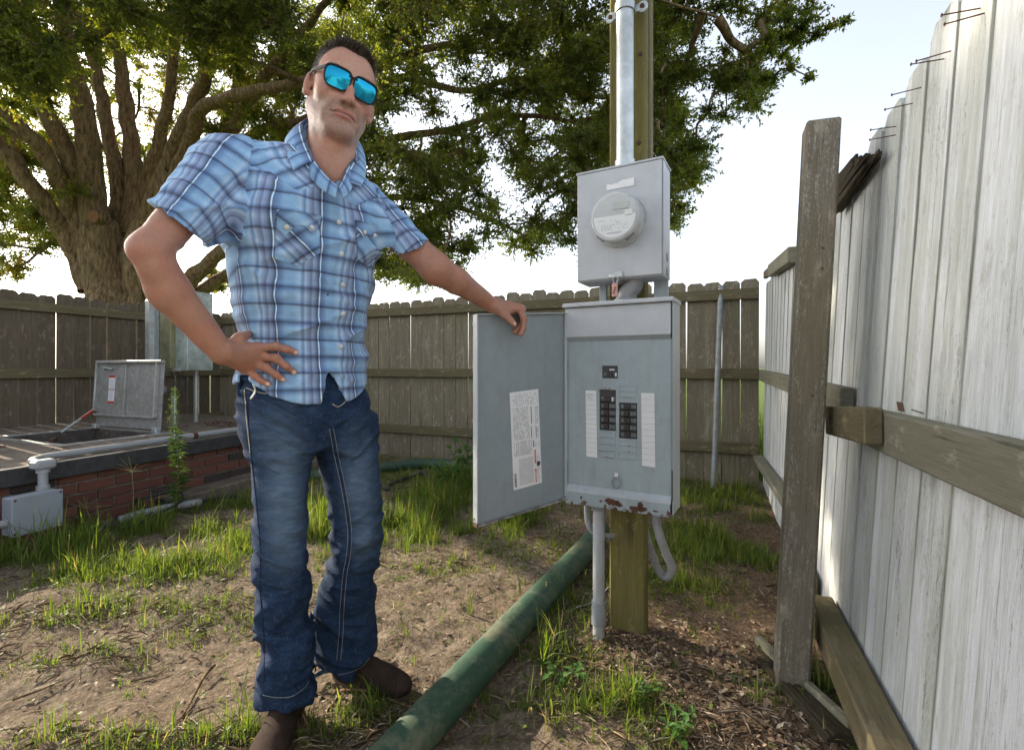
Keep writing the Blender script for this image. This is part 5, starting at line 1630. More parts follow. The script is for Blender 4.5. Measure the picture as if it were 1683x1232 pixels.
def fold_skin(p):
    q = hloc(p)
    a = np.zeros(len(p))
    m = np.linalg.norm(q, axis=1) < .16
    a[~m] = .0011*fbm(p[~m]*22, 2, 5)
    # veins and tendons on the forearms
    a[~m] += .0009*(1-2*np.abs(vnoise(p[~m]*np.array([30, 30, 14]), 9)))
    if m.any():
        qq = q[m]
        a[m] = .0004*fbm(qq*60, 2, 6)
        # forehead lines
        fh = np.clip((qq[:, 1]-.05)/.03, 0, 1)*np.exp(-((qq[:, 2]-.068)/.02)**2)
        a[m] += -.0005*fh*np.maximum(0, np.cos(qq[:, 2]*2*math.pi/.011))**3
    return a
body.disp = fold_skin

V, F = surface(body, (-1.02, .90, .77), (.10, 1.75, 1.86), .0026)
q = hloc(V)
# attributes: lips, stubble, scalp, nails, blush
def g3(c, r): return np.exp(-(((q-np.array(c))/np.array(r))**2).sum(1))
lips = np.clip(np.maximum.reduce([g3((x, y, z), (.0075, .012, .0042)) for x, y, z in ((-.018, .088, -.0535), (-.009, .095, -.0515), (0, .099, -.0515), (.009, .095, -.0515), (.018, .088, -.0535), (-.015, .092, -.0605), (-.005, .097, -.061), (.005, .097, -.061), (.015, .092, -.0605))])*1.4, 0, 1)
mpts = [(-.0265, .086, -.0585), (-.020, .092, -.0568), (-.013, .0965, -.0555), (-.006, .0985, -.0550), (0, .0995, -.0550), (.006, .0985, -.0550), (.013, .0965, -.0555), (.020, .092, -.0570), (.0265, .086, -.0592)]
mline = np.clip(np.maximum.reduce([g3(m_, (.0050, .012, .0021)) for m_ in mpts])*1.2, 0, 1)  # lip parting darkened in the colour, for the shade of the opening
mline = np.maximum(mline, np.clip(np.maximum(g3((-.0080, .1065, -.0355), (.0040, .0065, .0034)), g3((.0080, .1065, -.0355), (.0040, .0065, .0034)))*1.3, 0, 1))  # nostril hollows get the same painted shade
onhead = np.linalg.norm(q, axis=1) < .15
jaw = np.clip((-.022-q[:, 2]+np.clip(.03-np.abs(q[:, 0]), 0, .03)*.0)/.02, 0, 1)*np.clip((q[:, 1]+.03)/.03, 0, 1)*np.clip((q[:, 2]+.118)/.015, 0, 1)
must = np.exp(-((q[:, 2]+.042)/.008)**2)*(q[:, 1] > .06)*(np.abs(q[:, 0]) < .03)
stub = np.clip(np.maximum(jaw*(np.abs(q[:, 0]) < .08), must), 0, 1)*onhead*(1-lips)
def hairmask(q):
    x, y, z = q[:, 0], q[:, 1], q[:, 2]
    hl = np.interp(y, [-.12, -.03, -.012, .010, .028, .036, .046, .060, .075, .09], [-.055, -.045, .030, .036, .012, .050, .078, .091, .094, .097])
    hl = hl-.006*np.exp(-(x/.018)**2)*(y > .05)+.007*np.exp(-((np.abs(x)-.038)/.012)**2)*(y > .04)
    return np.clip((z-hl)/.006, 0, 1)
scalp = hairmask(q)*onhead*(np.abs(q[:, 0]) < .082)
nl = np.zeros(len(V))
for c, r in nails: nl = np.maximum(nl, np.clip((r*1.05-np.linalg.norm(V-c, axis=1))/.0012, 0, 1))
red = np.clip(g3((0, .11, -.02), (.02, .02, .018))+g3((-.045, .06, -.02), (.025, .03, .02))*.6+g3((.045, .06, -.02), (.025, .03, .02))*.6, 0, 1)
red = np.maximum(red, np.exp(-(np.linalg.norm(V-(R_el+np.array([-.02, -.01, -.01])), axis=1)/.04)**2)*.8)
for c_ in knucks: red = np.maximum(red, 1.1*np.exp(-(np.linalg.norm(V-c_, axis=1)/.0125)**4))
tan = 1-np.clip((V[:, 2]-1.52)/.08, 0, 1)*onhead*0.9
tan = .42+.58*np.clip((np.linalg.norm(q, axis=1)-.12)/.07, 0, 1)
t = NT('skin'); c = t.coord('Object', False)
n1 = t.noise(c, 25, 4, .6); n2 = t.noise(c, 420, 2, .6); n3 = t.noise(c, 140, 3, .6)
sk = t.mix(t.attr('tan'), (0.46, 0.268, 0.20), (0.335, 0.178, 0.120))
sk = t.mix(t.ramp(n1, [(.35, 0.0), (.65, .5)]), sk, (0.42, 0.16, 0.11))
sk = t.mix(t.math('MULTIPLY', t.attr('red'), .45), sk, (0.40, 0.135, 0.10))
vn_ = t.voro(t.vscale(t.coord('Object', False), (1, 1, .55)), 34, 'DISTANCE_TO_EDGE'); vn_ = t.ramp(vn_, [(.0, 0.55), (.07, 0.0)])
sk = t.mix(t.math('MULTIPLY', vn_, t.math('MULTIPLY', t.attr('tan'), .35)), sk, (0.24, 0.15, 0.13))
sk = t.mix(t.ramp(n3, [(.5, 0.0), (.72, .4)]), sk, (0.25, 0.115, 0.075))
sk = t.mix(t.math('MULTIPLY', t.attr('stub'), t.ramp(n2, [(.38, .85), (.62, .15)])), sk, (0.16, 0.125, 0.105))
sk = t.mix(t.math('MULTIPLY', t.attr('lips'), .8), sk, (0.36, 0.13, 0.115))
sk = t.mix(t.math('MULTIPLY', t.attr('mline'), .85), sk, (0.06, 0.025, 0.02))
sk = t.mix(t.math('MULTIPLY', t.attr('scalp'), .85), sk, (0.07, 0.055, 0.045))
sk = t.mix(t.attr('nail'), sk, (0.62, 0.42, 0.36))
t.set(Base_Color=sk, Roughness=.48, Subsurface_Weight=.12)
t.b.inputs['Subsurface Radius'].default_value = (.012, .004, .002); t.b.inputs['Subsurface Scale'].default_value = .6
t.b.inputs['Specular IOR Level'].default_value = .42
t.bump(t.math('ADD', n3, t.math('MULTIPLY', n2, .6)), .45, .0016); M['skin'] = t.m
bo = link('body', mesh_np('body', V, F, M['skin'], True, dict(lips=lips, stub=stub, scalp=scalp, nail=nl, red=red, tan=tan, mline=mline)), man)

# ---- hair: short strands, brown on top, greying at the sides
def tri_areas(V, F):
    return None
def strands():
    hm = scalp > .35
    sel = np.where(hm)[0]
    N = body.normal(V[sel])
    r = np.random.default_rng(3)
    pick = r.integers(0, len(sel), 26000)
    base = V[sel][pick]+r.normal(0, .0011, (len(pick), 3)); n = N[pick]
    ql = hloc(base)
    top = np.clip((ql[:, 2]-.068)/.03, 0, 1)
    L = (.0032+.0022*r.random(len(pick)))*(1-top)+(.009+.014*r.random(len(pick)))*top
    L = L*(1+.5*np.clip((ql[:, 1]-.045)/.03, 0, 1)*top)
    # comb: top hair up and forward, sides down and back
    comb = np.outer(top, HF*.25+HU*.55+HL*.25)+np.outer(1-top, -HU*.75-HF*.45)
    cl = fbm(base*95, 2, 4)[:, None]*np.array([1., 0, 0])*.7+fbm(base*95+9, 2, 14)[:, None]*np.array([0, 0, 1.])*.5
    d = n*.55+comb+cl+r.normal(0, .22, n.shape); d /= np.linalg.norm(d, axis=1, keepdims=True)
    side = np.cross(d, r.normal(0, 1, n.shape)); side /= np.linalg.norm(side, axis=1, keepdims=True)
    w = .00036
    mid = base+d*L[:, None]*.55; tip = mid+(d+comb*.4)*L[:, None]*.45
    b0, b1 = base-side*w-n*.001, base+side*w-n*.001; m0, m1 = mid-side*w*.8, mid+side*w*.8
    VV = np.stack([b0, b1, m1, m0, tip], 1).reshape(-1, 3)
    k = np.arange(len(pick))*5
    T = np.concatenate([np.stack([k, k+1, k+2], 1), np.stack([k, k+2, k+3], 1), np.stack([k+3, k+2, k+4], 1)])
    gy = np.clip(1.0-top*1.3+r.normal(0, .22, len(pick)), 0, 1)*.8
    return VV, T, np.repeat(gy, 5)
hv, ht, hg = strands()
t = NT('hair'); t.set(Base_Color=t.mix(t.attr('grey'), (0.030, 0.019, 0.013), (0.22, 0.2, 0.18)), Roughness=.5); t.b.inputs['Specular IOR Level'].default_value = .3
ho = link('hair', mesh_np('hair', hv, ht, t.m, False, dict(grey=hg)), man)
ho['kind'] = 'stuff'
# eyebrows peeking over the frame
def brows():
    r = np.random.default_rng(5); P0 = []; D = []
    for s_ in (-1, 1):
        for k in range(320):
            u = r.random(); x = s_*(.012+.038*u); z = .034+.006*math.sin(u*2.4)+r.normal(0, .0013)
            P0.append(H(x, .12, z)); D.append(HL*s_*.9+HU*.25+HF*.2)
    P0 = np.array(P0); D = np.array(D)
    for _ in range(24):
        d = body(P0); P0 = P0-HF*np.clip(d, -.004, .01)[:, None]*.8
    D = D+r.normal(0, .2, D.shape); D /= np.linalg.norm(D, axis=1, keepdims=True)
    s = np.cross(D, HF); s /= np.linalg.norm(s, axis=1, keepdims=True)
    VV = np.stack([P0-s*.0003, P0+s*.0003, P0+D*.007+HF*.001], 1).reshape(-1, 3)
    k = np.arange(len(P0))*3
    return VV, np.stack([k, k+1, k+2], 1)
bv, bt = brows()
eb = link('eyebrows', mesh_np('eyebrows', bv, bt, ho.data.materials[0], False, dict(grey=np.full(len(bv), .15))), man); eb['kind'] = 'stuff'

# ---- sunglasses
t = NT('frame_black'); t.set(Base_Color=(0.012, 0.012, 0.013), Roughness=.55); t.b.inputs['Specular IOR Level'].default_value = .2; M['frame'] = t.m
t = NT('mirror_lens'); c = t.coord('Object', False)
lw = t.n.new('ShaderNodeLayerWeight'); lw.inputs[0].default_value = .5
t.set(Base_Color=t.mix(lw.outputs['Facing'], (0.01, 0.20, 0.33), (0.03, 0.30, 0.36)), Metallic=1.0, Roughness=.035); M['lens'] = t.m
gl = empty('sunglasses'); gl.parent = man; gl.matrix_parent_inverse = world_mat(man).inverted()
def lens_outline(n=48):
    out = []
    for k in range(n):
        a = 2*math.pi*k/n
        ca, sa = math.cos(a), math.sin(a)
        ex = 3.8
        x = math.copysign(abs(ca)**(2/ex), ca)*.0278; z = math.copysign(abs(sa)**(2/ex), sa)*.0222
        # taper towards the nose at the bottom
        if z < 0: x = x*(1+z*5.5)
        out.append((x, z))
    return out
def glass_pt(s_, x, z, push=0.0):
    """x from the lens middle outwards; the front wraps round the face"""
    X = s_*(.0325+x)
    yy = .1045-.26*(.0325+x)**1.0*(.55)-3.2*(max(0, .0325+x-.03))**2
    return H(X, yy+push-.06*max(0, -z), .0125+z)
for s_ in (-1, 1):
    o = lens_outline()
    mb = MB(); n = len(o); rings = [1.0, .75, .5, .25]
    idx = []
    for rr_ in rings:
        idx.append([len(mb.v)+i for i in range(n)])
        for (x, z) in o: mb.v.append(tuple(glass_pt(s_, x*rr_, z*rr_, (1-rr_*rr_)*.0022)))
    mb.v.append(tuple(glass_pt(s_, 0, 0, .0022))); cidx = len(mb.v)-1
    for a in range(len(rings)-1):
        for i in range(n):
            j = (i+1) % n; mb.f.append((idx[a][i], idx[a][j], idx[a+1][j], idx[a+1][i])); mb.m.append(0)
    for i in range(n): mb.f.append((idx[-1][i], idx[-1][(i+1) % n], cidx)); mb.m.append(0)
    mb.build('lens', M['lens'], gl, True)
mb = MB()
for s_ in (-1, 1):
    o = lens_outline(); ring = [Vector(glass_pt(s_, x*1.045, z*1.06, .0005)) for x, z in o]
    ring.append(ring[0]); mb.tube(ring, [.0019+.0009*max(0, z/.022) for x, z in o]+[.0019], 8, False)
# bridge and top bar
mb.tube([Vector(H(x, .1035-abs(x)*.1, .022-abs(x)*.05+.004)) for x in np.linspace(-.010, .010, 7)], .0028, 8)
mb.build('frame', M['frame'], gl, 40)
for s_ in (-1, 1):
    mb = MB()
    a = glass_pt(s_, .0285, .014); 
    pts = [Vector(a), Vector(H(s_*.0705, .062, .025)), Vector(H(s_*.0765, .035, .026)), Vector(H(s_*.0785, .0, .024)), Vector(H(s_*.079, -.018, .012)), Vector(H(s_*.077, -.026, -.004))]
    pts = curve_pts(pts, 5)
    for i in range(len(pts)-1):
        d = (pts[i+1]-pts[i]); mb.box((pts[i]+pts[i+1])/2, (d.length/2+.0006, .0013, .0042-.0014*i/len(pts)), Matrix([d.normalized(), (Vector(HL)-d.normalized()*Vector(HL).dot(d.normalized())).normalized(), d.normalized().cross((Vector(HL)-d.normalized()*Vector(HL).dot(d.normalized())).normalized())]).transposed())
    mb.build('temple', M['frame'], gl)

# ---- shirt mesh, split along its seams
def plaid(name, bright=1.0):
    t = NT(name)
    u = t.math('MULTIPLY', t.attr('pu'), 1/.088); v = t.math('MULTIPLY', t.attr('pv'), 1/.086)
    c = t.coord('Object', False)
    wob = t.noise(c, 60, 2, .5)
    uf = t.math('FRACT', t.math('ADD', u, 20.0)); vf = t.math('FRACT', t.math('ADD', v, 20.0))
    base = (0.265, 0.40, 0.57); mid = (0.105, 0.205, 0.39); lav = (0.38, 0.375, 0.49); pale = (0.52, 0.58, 0.70); navy = (0.014, 0.024, 0.06); white = (0.88, 0.90, 0.95)
    ru = t.ramp(uf, [(0.0, base), (.10, (0.26, 0.43, 0.61)), (.22, pale), (.30, mid), (.36, pale), (.40, lav), (.49, (0.12, 0.14, 0.27)), (.53, lav), (.60, (0.2, 0.21, 0.36)), (.655, navy), (.675, navy), (.685, white), (.705, white), (.715, navy), (.735, (0.07, 0.12, 0.27)), (.80, mid), (.90, base)])
    rv = t.ramp(vf, [(0.0, base), (.10, (0.27, 0.44, 0.62)), (.20, base), (.245, navy), (.285, (0.04, 0.08, 0.2)), (.30, (0.14, 0.26, 0.45)), (.42, base), (.52, (0.33, 0.49, 0.65)), (.60, base), (.68, mid), (.745, navy), (.775, (0.05, 0.1, 0.22)), (.79, mid), (.87, (0.29, 0.45, 0.62)), (.97, base)])
    # woven: warp and weft show in turn
    k = t.mix(.5, ru, rv, 'MIX')
    k2 = t.mix(1.0, t.vscale(ru, (1.5, 1.5, 1.4)), t.vscale(rv, (1.55, 1.5, 1.4)), 'MULTIPLY')
    k = t.mix(.62, k, k2)
    slub = t.noise(t.coord('Object', False, (1, 1, .2)), 420, 2, .6)
    s2 = t.noise(c, 700, 2, .6)
    k = t.mix(t.ramp(slub, [(.3, .22), (.6, 0.0)]), k, (0.10, 0.19, 0.36))
    k = t.mix(t.ramp(s2, [(.5, 0.0), (.8, .25)]), k, (0.5, 0.6, 0.75))
    hs_ = t.n.new('ShaderNodeHueSaturation'); hs_.inputs['Saturation'].default_value = .93; hs_.inputs['Value'].default_value = 1.12; t.l.new(k, hs_.inputs['Color']); k = hs_.outputs[0]
    k = t.vscale(k, (bright, bright, bright))
    t.set(Base_Color=k, Roughness=.85, Sheen_Weight=.15)
    t.b.inputs['Specular IOR Level'].default_value = .15
    cr = t.noise(c, 45, 4, .6, .4)
    t.bump(t.math('ADD', t.math('MULTIPLY', s2, .25), cr), .35, .004)
    return t.m
M['plaid'] = plaid('plaid_cotton', .86)
SV, SF = surface(shirt, (-.86, .95, .83), (-.24, 1.66, 1.60), .0036)
l, fw, s = tcoords(SV); z = SV[:, 2]
cr_, nr_, cl_, nl_, dr_, dl_ = shirt.geo
sleeve_r = (-l) > arm_l(z); sleeve_l = l > arm_l(z)
yoke = yoke_edge(l, fw, z) > 0
def face_major(m): return m[SF].sum(1) >= 3
fr_ = face_major(sleeve_r); fl_ = face_major(sleeve_l) & ~fr_; fy = face_major(yoke) & ~fr_ & ~fl_
fb = ~(fr_ | fl_ | fy)
def sleeve_uv(V_, c, d):
    q = V_-c; t_ = q@d
    a1 = np.cross(d, [0, 0, 1.]); a1 /= np.linalg.norm(a1); a2 = np.cross(d, a1)
    rr = q-np.outer(t_, d)
    ang = np.arctan2(rr@a1, rr@a2)
    # the seam of this chart sits underneath
    return ang, t_
def chart(V_, kind):
    l, fw, s = tcoords(V_); z = V_[:, 2]
    if kind == 'body': return s-.012, z-.25*0
    if kind == 'yoke': return (s*.78+z)*.707*1.1, (z-s*.78)*.707*1.1
    c, d = (cr_, dr_) if kind == 'r' else (cl_, dl_)
    dd = (cr_-R_sh) if kind == 'r' else (cl_-L_sh); dd = dd/np.linalg.norm(dd)
    ang, t_ = sleeve_uv(V_, c, dd)
    ang = np.where(ang < -1.2, ang+2*math.pi, ang)
    return ang*.062, t_
sh = None
for nm, fm, kind in (('shirt', fb, 'body'), ('yoke', fy, 'yoke'), ('sleeve', fr_, 'r'), ('sleeve', fl_, 'l')):
    v_, f_, _ = submesh(SV, SF, fm)
    pu, pv = chart(v_, kind)
    o = link(nm, mesh_np(nm, v_, f_, M['plaid'], True, dict(pu=pu, pv=pv)), man if sh is None else sh)
    if sh is None: sh = o

# cloth patches laid on the shirt
def patch(name, corners_fn, nu, nv, off, parent, ang, mat=None, thick=.0016, field=None):
    fld = field or shirt
    Vt = []; uv = []
    for j in range(nv+1):
        for i in range(nu+1):
            px, py = corners_fn(i/nu, j/nv)
            p = fld.hit(px, py, 1.0, 1.6, off); Vt.append(A3(p)); uv.append((px, py))
    Vt = np.array(Vt)
    n = fld.normal(Vt)
    k = len(Vt)
    VV = np.concatenate([Vt, Vt-n*(thick+off)])
    Fq = []
    for j in range(nv):
        for i in range(nu):
            a = j*(nu+1)+i; Fq.append((a, a+nu+1, a+nu+2, a+1))
    ed = [(i, i+1) for i in range(nu)]+[(i*(nu+1)+nu, (i+1)*(nu+1)+nu) for i in range(nv)]+[(nv*(nu+1)+i+1, nv*(nu+1)+i) for i in range(nu)][::-1]+[((i+1)*(nu+1), i*(nu+1)) for i in range(nv)][::-1]
    for a, b in ed: Fq.append((b, a, a+k, b+k))
    l, fw, s = tcoords(VV); z = VV[:, 2]
    ca, sa = math.cos(ang), math.sin(ang)
    return link(name, mesh_np(name, VV, np.array(Fq), mat or M['plaid'], True, dict(pu=s*ca+z*sa+.03, pv=z*ca-s*sa)), parent)
def quadmap(tl, tr, br, bl, bend=None):
    def f(a, b):
        x = (tl[0]*(1-a)+tr[0]*a)*(1-b)+(bl[0]*(1-a)+br[0]*a)*b
        y = (tl[1]*(1-a)+tr[1]*a)*(1-b)+(bl[1]*(1-a)+br[1]*a)*b
        if bend: x, y = bend(a, b, x, y)
        return x, y
    return f
def pt_bottom(depth): return lambda a, b, x, y: (x, y+b*depth*(1-abs(a-.5)*2))
def flap_bottom(depth): return lambda a, b, x, y: (x, y+b*depth*(max(0, 1-abs(a-.22)/.22)+max(0, 1-abs(a-.80)/.2)))
pk1 = patch('pocket', quadmap((453, 352), (524, 360), (525, 415), (452, 424), pt_bottom(17)), 16, 12, .0030, sh, math.radians(42))
patch('pocket_flap', quadmap((455, 345), (526, 355), (526, 368), (453, 372), flap_bottom(16)), 24, 8, .0062, sh, math.radians(-40))
patch('pocket', quadmap((583, 362), (619, 374), (616, 430), (588, 424), pt_bottom(10)), 14, 12, .0030, sh, math.radians(-42))
patch('pocket_flap', quadmap((583, 361), (620, 373), (619, 388), (586, 380), flap_bottom(9)), 20, 8, .0058, sh, math.radians(40))
# pearl snaps
t = NT('pearl'); t.set(Base_Color=(0.55, 0.54, 0.50), Roughness=.2); M['pearl'] = t.m
M['brass'] = simple('old_brass', (0.35, 0.25, 0.1), .35, .8)
def snap(px, py, off=.0, r=.0056):
    p = shirt.hit(px, py, 1.0, 1.6, off); n = Vector(shirt.normal(A3(p))[0])
    mb = MB(); mb.lathe(p-n*.002, n, [(0, r*1.15), (.0035, r*1.15), (.0045, r*.95), (.0055, r*.7), (.006, r*.3)], 16)
    return mb.build('snap_button', M['pearl'], sh, 60)
for a in ((557, 365), (561, 417), (563.5, 468), (563.5, 516), (560, 569)): snap(*a, .001)
for a in ((472, 372), (510, 374)): snap(*a, .0065)
for a in ((597, 381), (613, 387)): snap(*a, .0065, .005)
snap(547.5, 313, .002)

# collar: two leaves and the stand, lofted between a fold line and an outer edge
def leaf(A, B, name, mat, swap, th=.0028, nseg=8, m=8, ang=0.0, lift=.0045):
    if name == 'collar_stand': lift = .0005
    a = curve_pts([P(*q) for q in A], nseg); b = curve_pts([P(*q) for q in B], nseg)
    n = min(len(a), len(b)); VV = []; pu = []; pv = []
    acc = 0
    for i in range(n):
        if i: acc += (a[i]-a[i-1]).length
        for j in range(m+1):
            f = j/m
            p = a[i]*(1-f)+b[i]*f
            out = Vector((p.x-NECK[0], p.y-NECK[1], 0)).normalized()
            p = p+out*.006*math.sin(f*math.pi)
            VV.append(p); pu.append(acc+.01); pv.append(f*.05)
    VV = np.array([A3(v) for v in VV])
    for _ in range(0 if name == 'collar_stand' else 5):
        d = shirt(VV); nn_ = shirt.normal(VV); VV = VV+nn_*np.clip(lift-d, 0, .012)[:, None]
    d = body(VV); nn_ = body.normal(VV); VV = VV+nn_*np.clip(.004-d, 0, .012)[:, None]
    G_ = VV.reshape(n, m+1, 3).copy()
    for _ in range(2):
        G_[1:-1] = .5*G_[1:-1]+.25*(G_[:-2]+G_[2:]); G_[:, 1:-1] = .5*G_[:, 1:-1]+.25*(G_[:, :-2]+G_[:, 2:])
    VV = G_.reshape(-1, 3)
    Fq = []
    for i in range(n-1):
        for j in range(m):
            q = i*(m+1)+j; Fq.append((q, q+1, q+m+2, q+m+1))
    Fq = np.array(Fq)
    # thickness along averaged normals
    nn = np.zeros_like(VV); 
    fn = np.cross(VV[Fq[:, 1]]-VV[Fq[:, 0]], VV[Fq[:, 3]]-VV[Fq[:, 0]])
    for k in range(4): np.add.at(nn, Fq[:, k], fn)
    nn /= np.linalg.norm(nn, axis=1, keepdims=True)+1e-9
    c = VV-np.array([NECK[0], NECK[1], 1.55]); 
    if (nn*c).sum() < 0: nn = -nn; Fq = Fq[:, ::-1]
    K = len(VV); V2 = np.concatenate([VV, VV-nn*th])
    F2 = [Fq, Fq[:, ::-1]+K]
    loop = [i*(m+1) for i in range(n)]+[(n-1)*(m+1)+j for j in range(1, m+1)]+[i*(m+1)+m for i in range(n-2, -1, -1)]+[j for j in range(m-1, 0, -1)]
    E = np.array([(loop[i], loop[(i+1) % len(loop)], loop[(i+1) % len(loop)]+K, loop[i]+K) for i in range(len(loop))])
    F2 = np.concatenate(F2+[E])
    pu = np.array(pu*2); pv = np.array(pv*2)
    return link(name, mesh_np(name, V2, F2, mat, True, dict(pu=pv+.055, pv=pu)), sh)
leaf([(545, 196, 1.385), (512, 193, 1.345), (497, 201, 1.285), (503, 232, 1.235), (516, 264, 1.20)],
     [(540, 222, 1.42), (486, 222, 1.36), (469, 226, 1.27), (470, 254, 1.20), (482, 281, 1.165)], 'collar', M['plaid'], False)
leaf([(545, 196, 1.385), (572, 208, 1.375), (580, 235, 1.345), (574, 268, 1.275), (561, 296, 1.225)],
     [(540, 222, 1.42), (588, 232, 1.43), (601, 262, 1.39), (601, 288, 1.32), (594, 306, 1.262)], 'collar', M['plaid'], True)
# stand inside the collar down to the top of the placket
leaf([(545, 200, 1.375), (514, 198, 1.335), (501, 208, 1.28), (506, 236, 1.235), (517, 262, 1.203), (536, 287, 1.190), (554.5, 304, 1.186)],
     [(545, 226, 1.375), (512, 224, 1.335), (497, 232, 1.28), (498, 264, 1.235), (508, 289, 1.196), (528, 311, 1.178), (551.5, 325, 1.176)], 'collar_stand', M['plaid'], False)
leaf([(545, 200, 1.375), (570, 212, 1.365), (577, 238, 1.335), (571, 268, 1.27), (563, 292, 1.225), (556, 306, 1.19)],
     [(545, 226, 1.375), (572, 236, 1.372), (584, 262, 1.345), (584, 293, 1.285), (576, 313, 1.232), (564, 325, 1.19)], 'collar_stand', M['plaid'], True)

# ---- jeans mesh
JV, JF = surface(jeans, (-.86, 1.15, -.02), (-.30, 1.62, .98), .0042)
l = (JV-np.array([-.58, 1.39, 0]))@TL
# worn areas: thighs, knees, the edges of hem
def blob(px, py, Y, r): 
    c = J(px, py, Y); return np.exp(-(((JV-c)/np.array(r))**2).sum(1))
wear = blob(462, 800, 1.23, (.045, .08, .14))*1.0+blob(590, 800, 1.34, (.05, .08, .14))*.85+blob(465, 900, 1.22, (.05, .07, .07))*.55+blob(600, 900, 1.35, (.04, .07, .06))*.45+blob(440, 700, 1.25, (.07, .08, .07))*.3
hz = np.where(JV[:, 0] < -.56, 0.07, 0.03)
hemband = np.clip((hz+.012-JV[:, 2])/.012, 0, 1)*.8
t = NT('denim'); c = t.coord('Object', False)
n1 = t.noise(t.vscale(c, (1, 1, .35)), 260, 3, .7); n2 = t.noise(c, 30, 5, .65); n3 = t.noise(t.vscale(c, (1, 1, 3.5)), 26, 4, .65, .3)
dn = t.mix(t.ramp(n2, [(.3, 0.0), (.7, 1.0)]), (0.0055, 0.0145, 0.040), (0.0135, 0.033, 0.078))
w = t.math('ADD', t.math('MULTIPLY', t.attr('wear'), t.ramp(n3, [(.3, .65), (.65, 1.15)])), t.math('MULTIPLY', t.ramp(n3, [(.52, 0.0), (.75, 1.0)]), .22))
dn = t.mix(w, dn, (0.10, 0.15, 0.222))
dn = t.mix(t.math('MULTIPLY', t.attr('hem'), t.ramp(n2, [(.35, 1.0), (.6, .2)])), dn, (0.13, 0.2, 0.33))
dn = t.mix(t.ramp(n1, [(.55, 0.0), (.8, .35)]), dn, (0.14, 0.2, 0.3))
t.set(Base_Color=dn, Roughness=.85); t.b.inputs['Specular IOR Level'].default_value = .15
t.bump(t.math('ADD', t.math('MULTIPLY', n1, .3), n3), .4, .004); M['denim'] = t.m
jo = link('jeans', mesh_np('jeans', JV, JF, M['denim'], True, dict(wear=wear, hem=hemband)), man)
M['thread'] = simple('pale_thread', (0.5, 0.44, 0.33), .8, 0, .1, 200)
M['thread_d'] = simple('seam_thread', (0.17, 0.18, 0.2), .8, 0, .2, 200)
def stitch(pts, r, mat, name='stitching', off=.0012, dash=None):
    c = curve_pts([Vector((a, b, 0)) for a, b in pts], 10)
    q = [jeans.hit(p.x, p.y, 1.1, 1.65, off) for p in c]
    ok = [q[0]]
    for a in q[1:]:
        if (a-ok[-1]).length < .05: ok.append(a)
    mb = MB()
    if dash:
        for i in range(0, len(ok)-1):
            mb.tube([ok[i], ok[i].lerp(ok[i+1], dash)], r, 5)
    else: mb.tube(ok, r, 6)
    return mb.build(name, mat, jo, True)
ins = [(541, 704), (549, 745), (559, 790), (567, 835), (572, 880), (569, 915), (563, 950), (559, 1000), (557, 1045), (553, 1085)]
stitch(ins, .0009, M['thread_d']); stitch([(x+6.5, y-1) for x, y in ins], .0009, M['thread_d'])
stitch([(x+3.2, y) for x, y in ins], .0016, M['denim'], 'seam_ridge', .0006)
sd = [(407, 655), (409, 700), (413, 745), (419, 800), (424, 850), (428, 905), (427, 960), (431, 1010), (434, 1060), (434, 1120)]
stitch(sd, .0011, M['denim'], 'seam_ridge', .001)
stitch([(402, 640), (404, 662), (406, 690), (409, 715), (412, 744)], .0014, M['thread'], dash=.8)
stitch([(405, 637), (420, 643), (440, 646), (464, 640)], .0012, M['thread'], dash=.85)
stitch([(546, 664), (556, 668), (568, 658), (573, 640), (574, 622)], .0009, M['thread'])
stitch([(433, 1141), (455, 1145), (480, 1143), (500, 1130), (508, 1118)], .0009, M['thread_d'])
stitch([(556, 1108), (575, 1104), (595, 1094), (607, 1080)], .0009, M['thread_d'])
# silver charm hanging at the pocket, belt loop
M['silver'] = simple('silver_charm', (0.62, 0.62, 0.58), .3, .8, .1, 200)
a = jeans.hit(419, 629, 1.1, 1.6, .006); b = jeans.hit(420, 647, 1.1, 1.6, .007); c_ = jeans.hit(415, 655, 1.1, 1.6, .007)
mb = MB(); mb.tube(curve_pts([a, b, c_], 5), [.0024]*5+[.003]*5+[.0014], 8); mb.build('charm', M['silver'], jo, True)
mb = MB(); mb.tube([jeans.hit(397, 618, 1.1, 1.6, .003), jeans.hit(396, 634, 1.1, 1.6, .004), jeans.hit(396, 650, 1.1, 1.6, .002)], .006, 8); mb.build('belt_loop', M['denim'], jo, True)

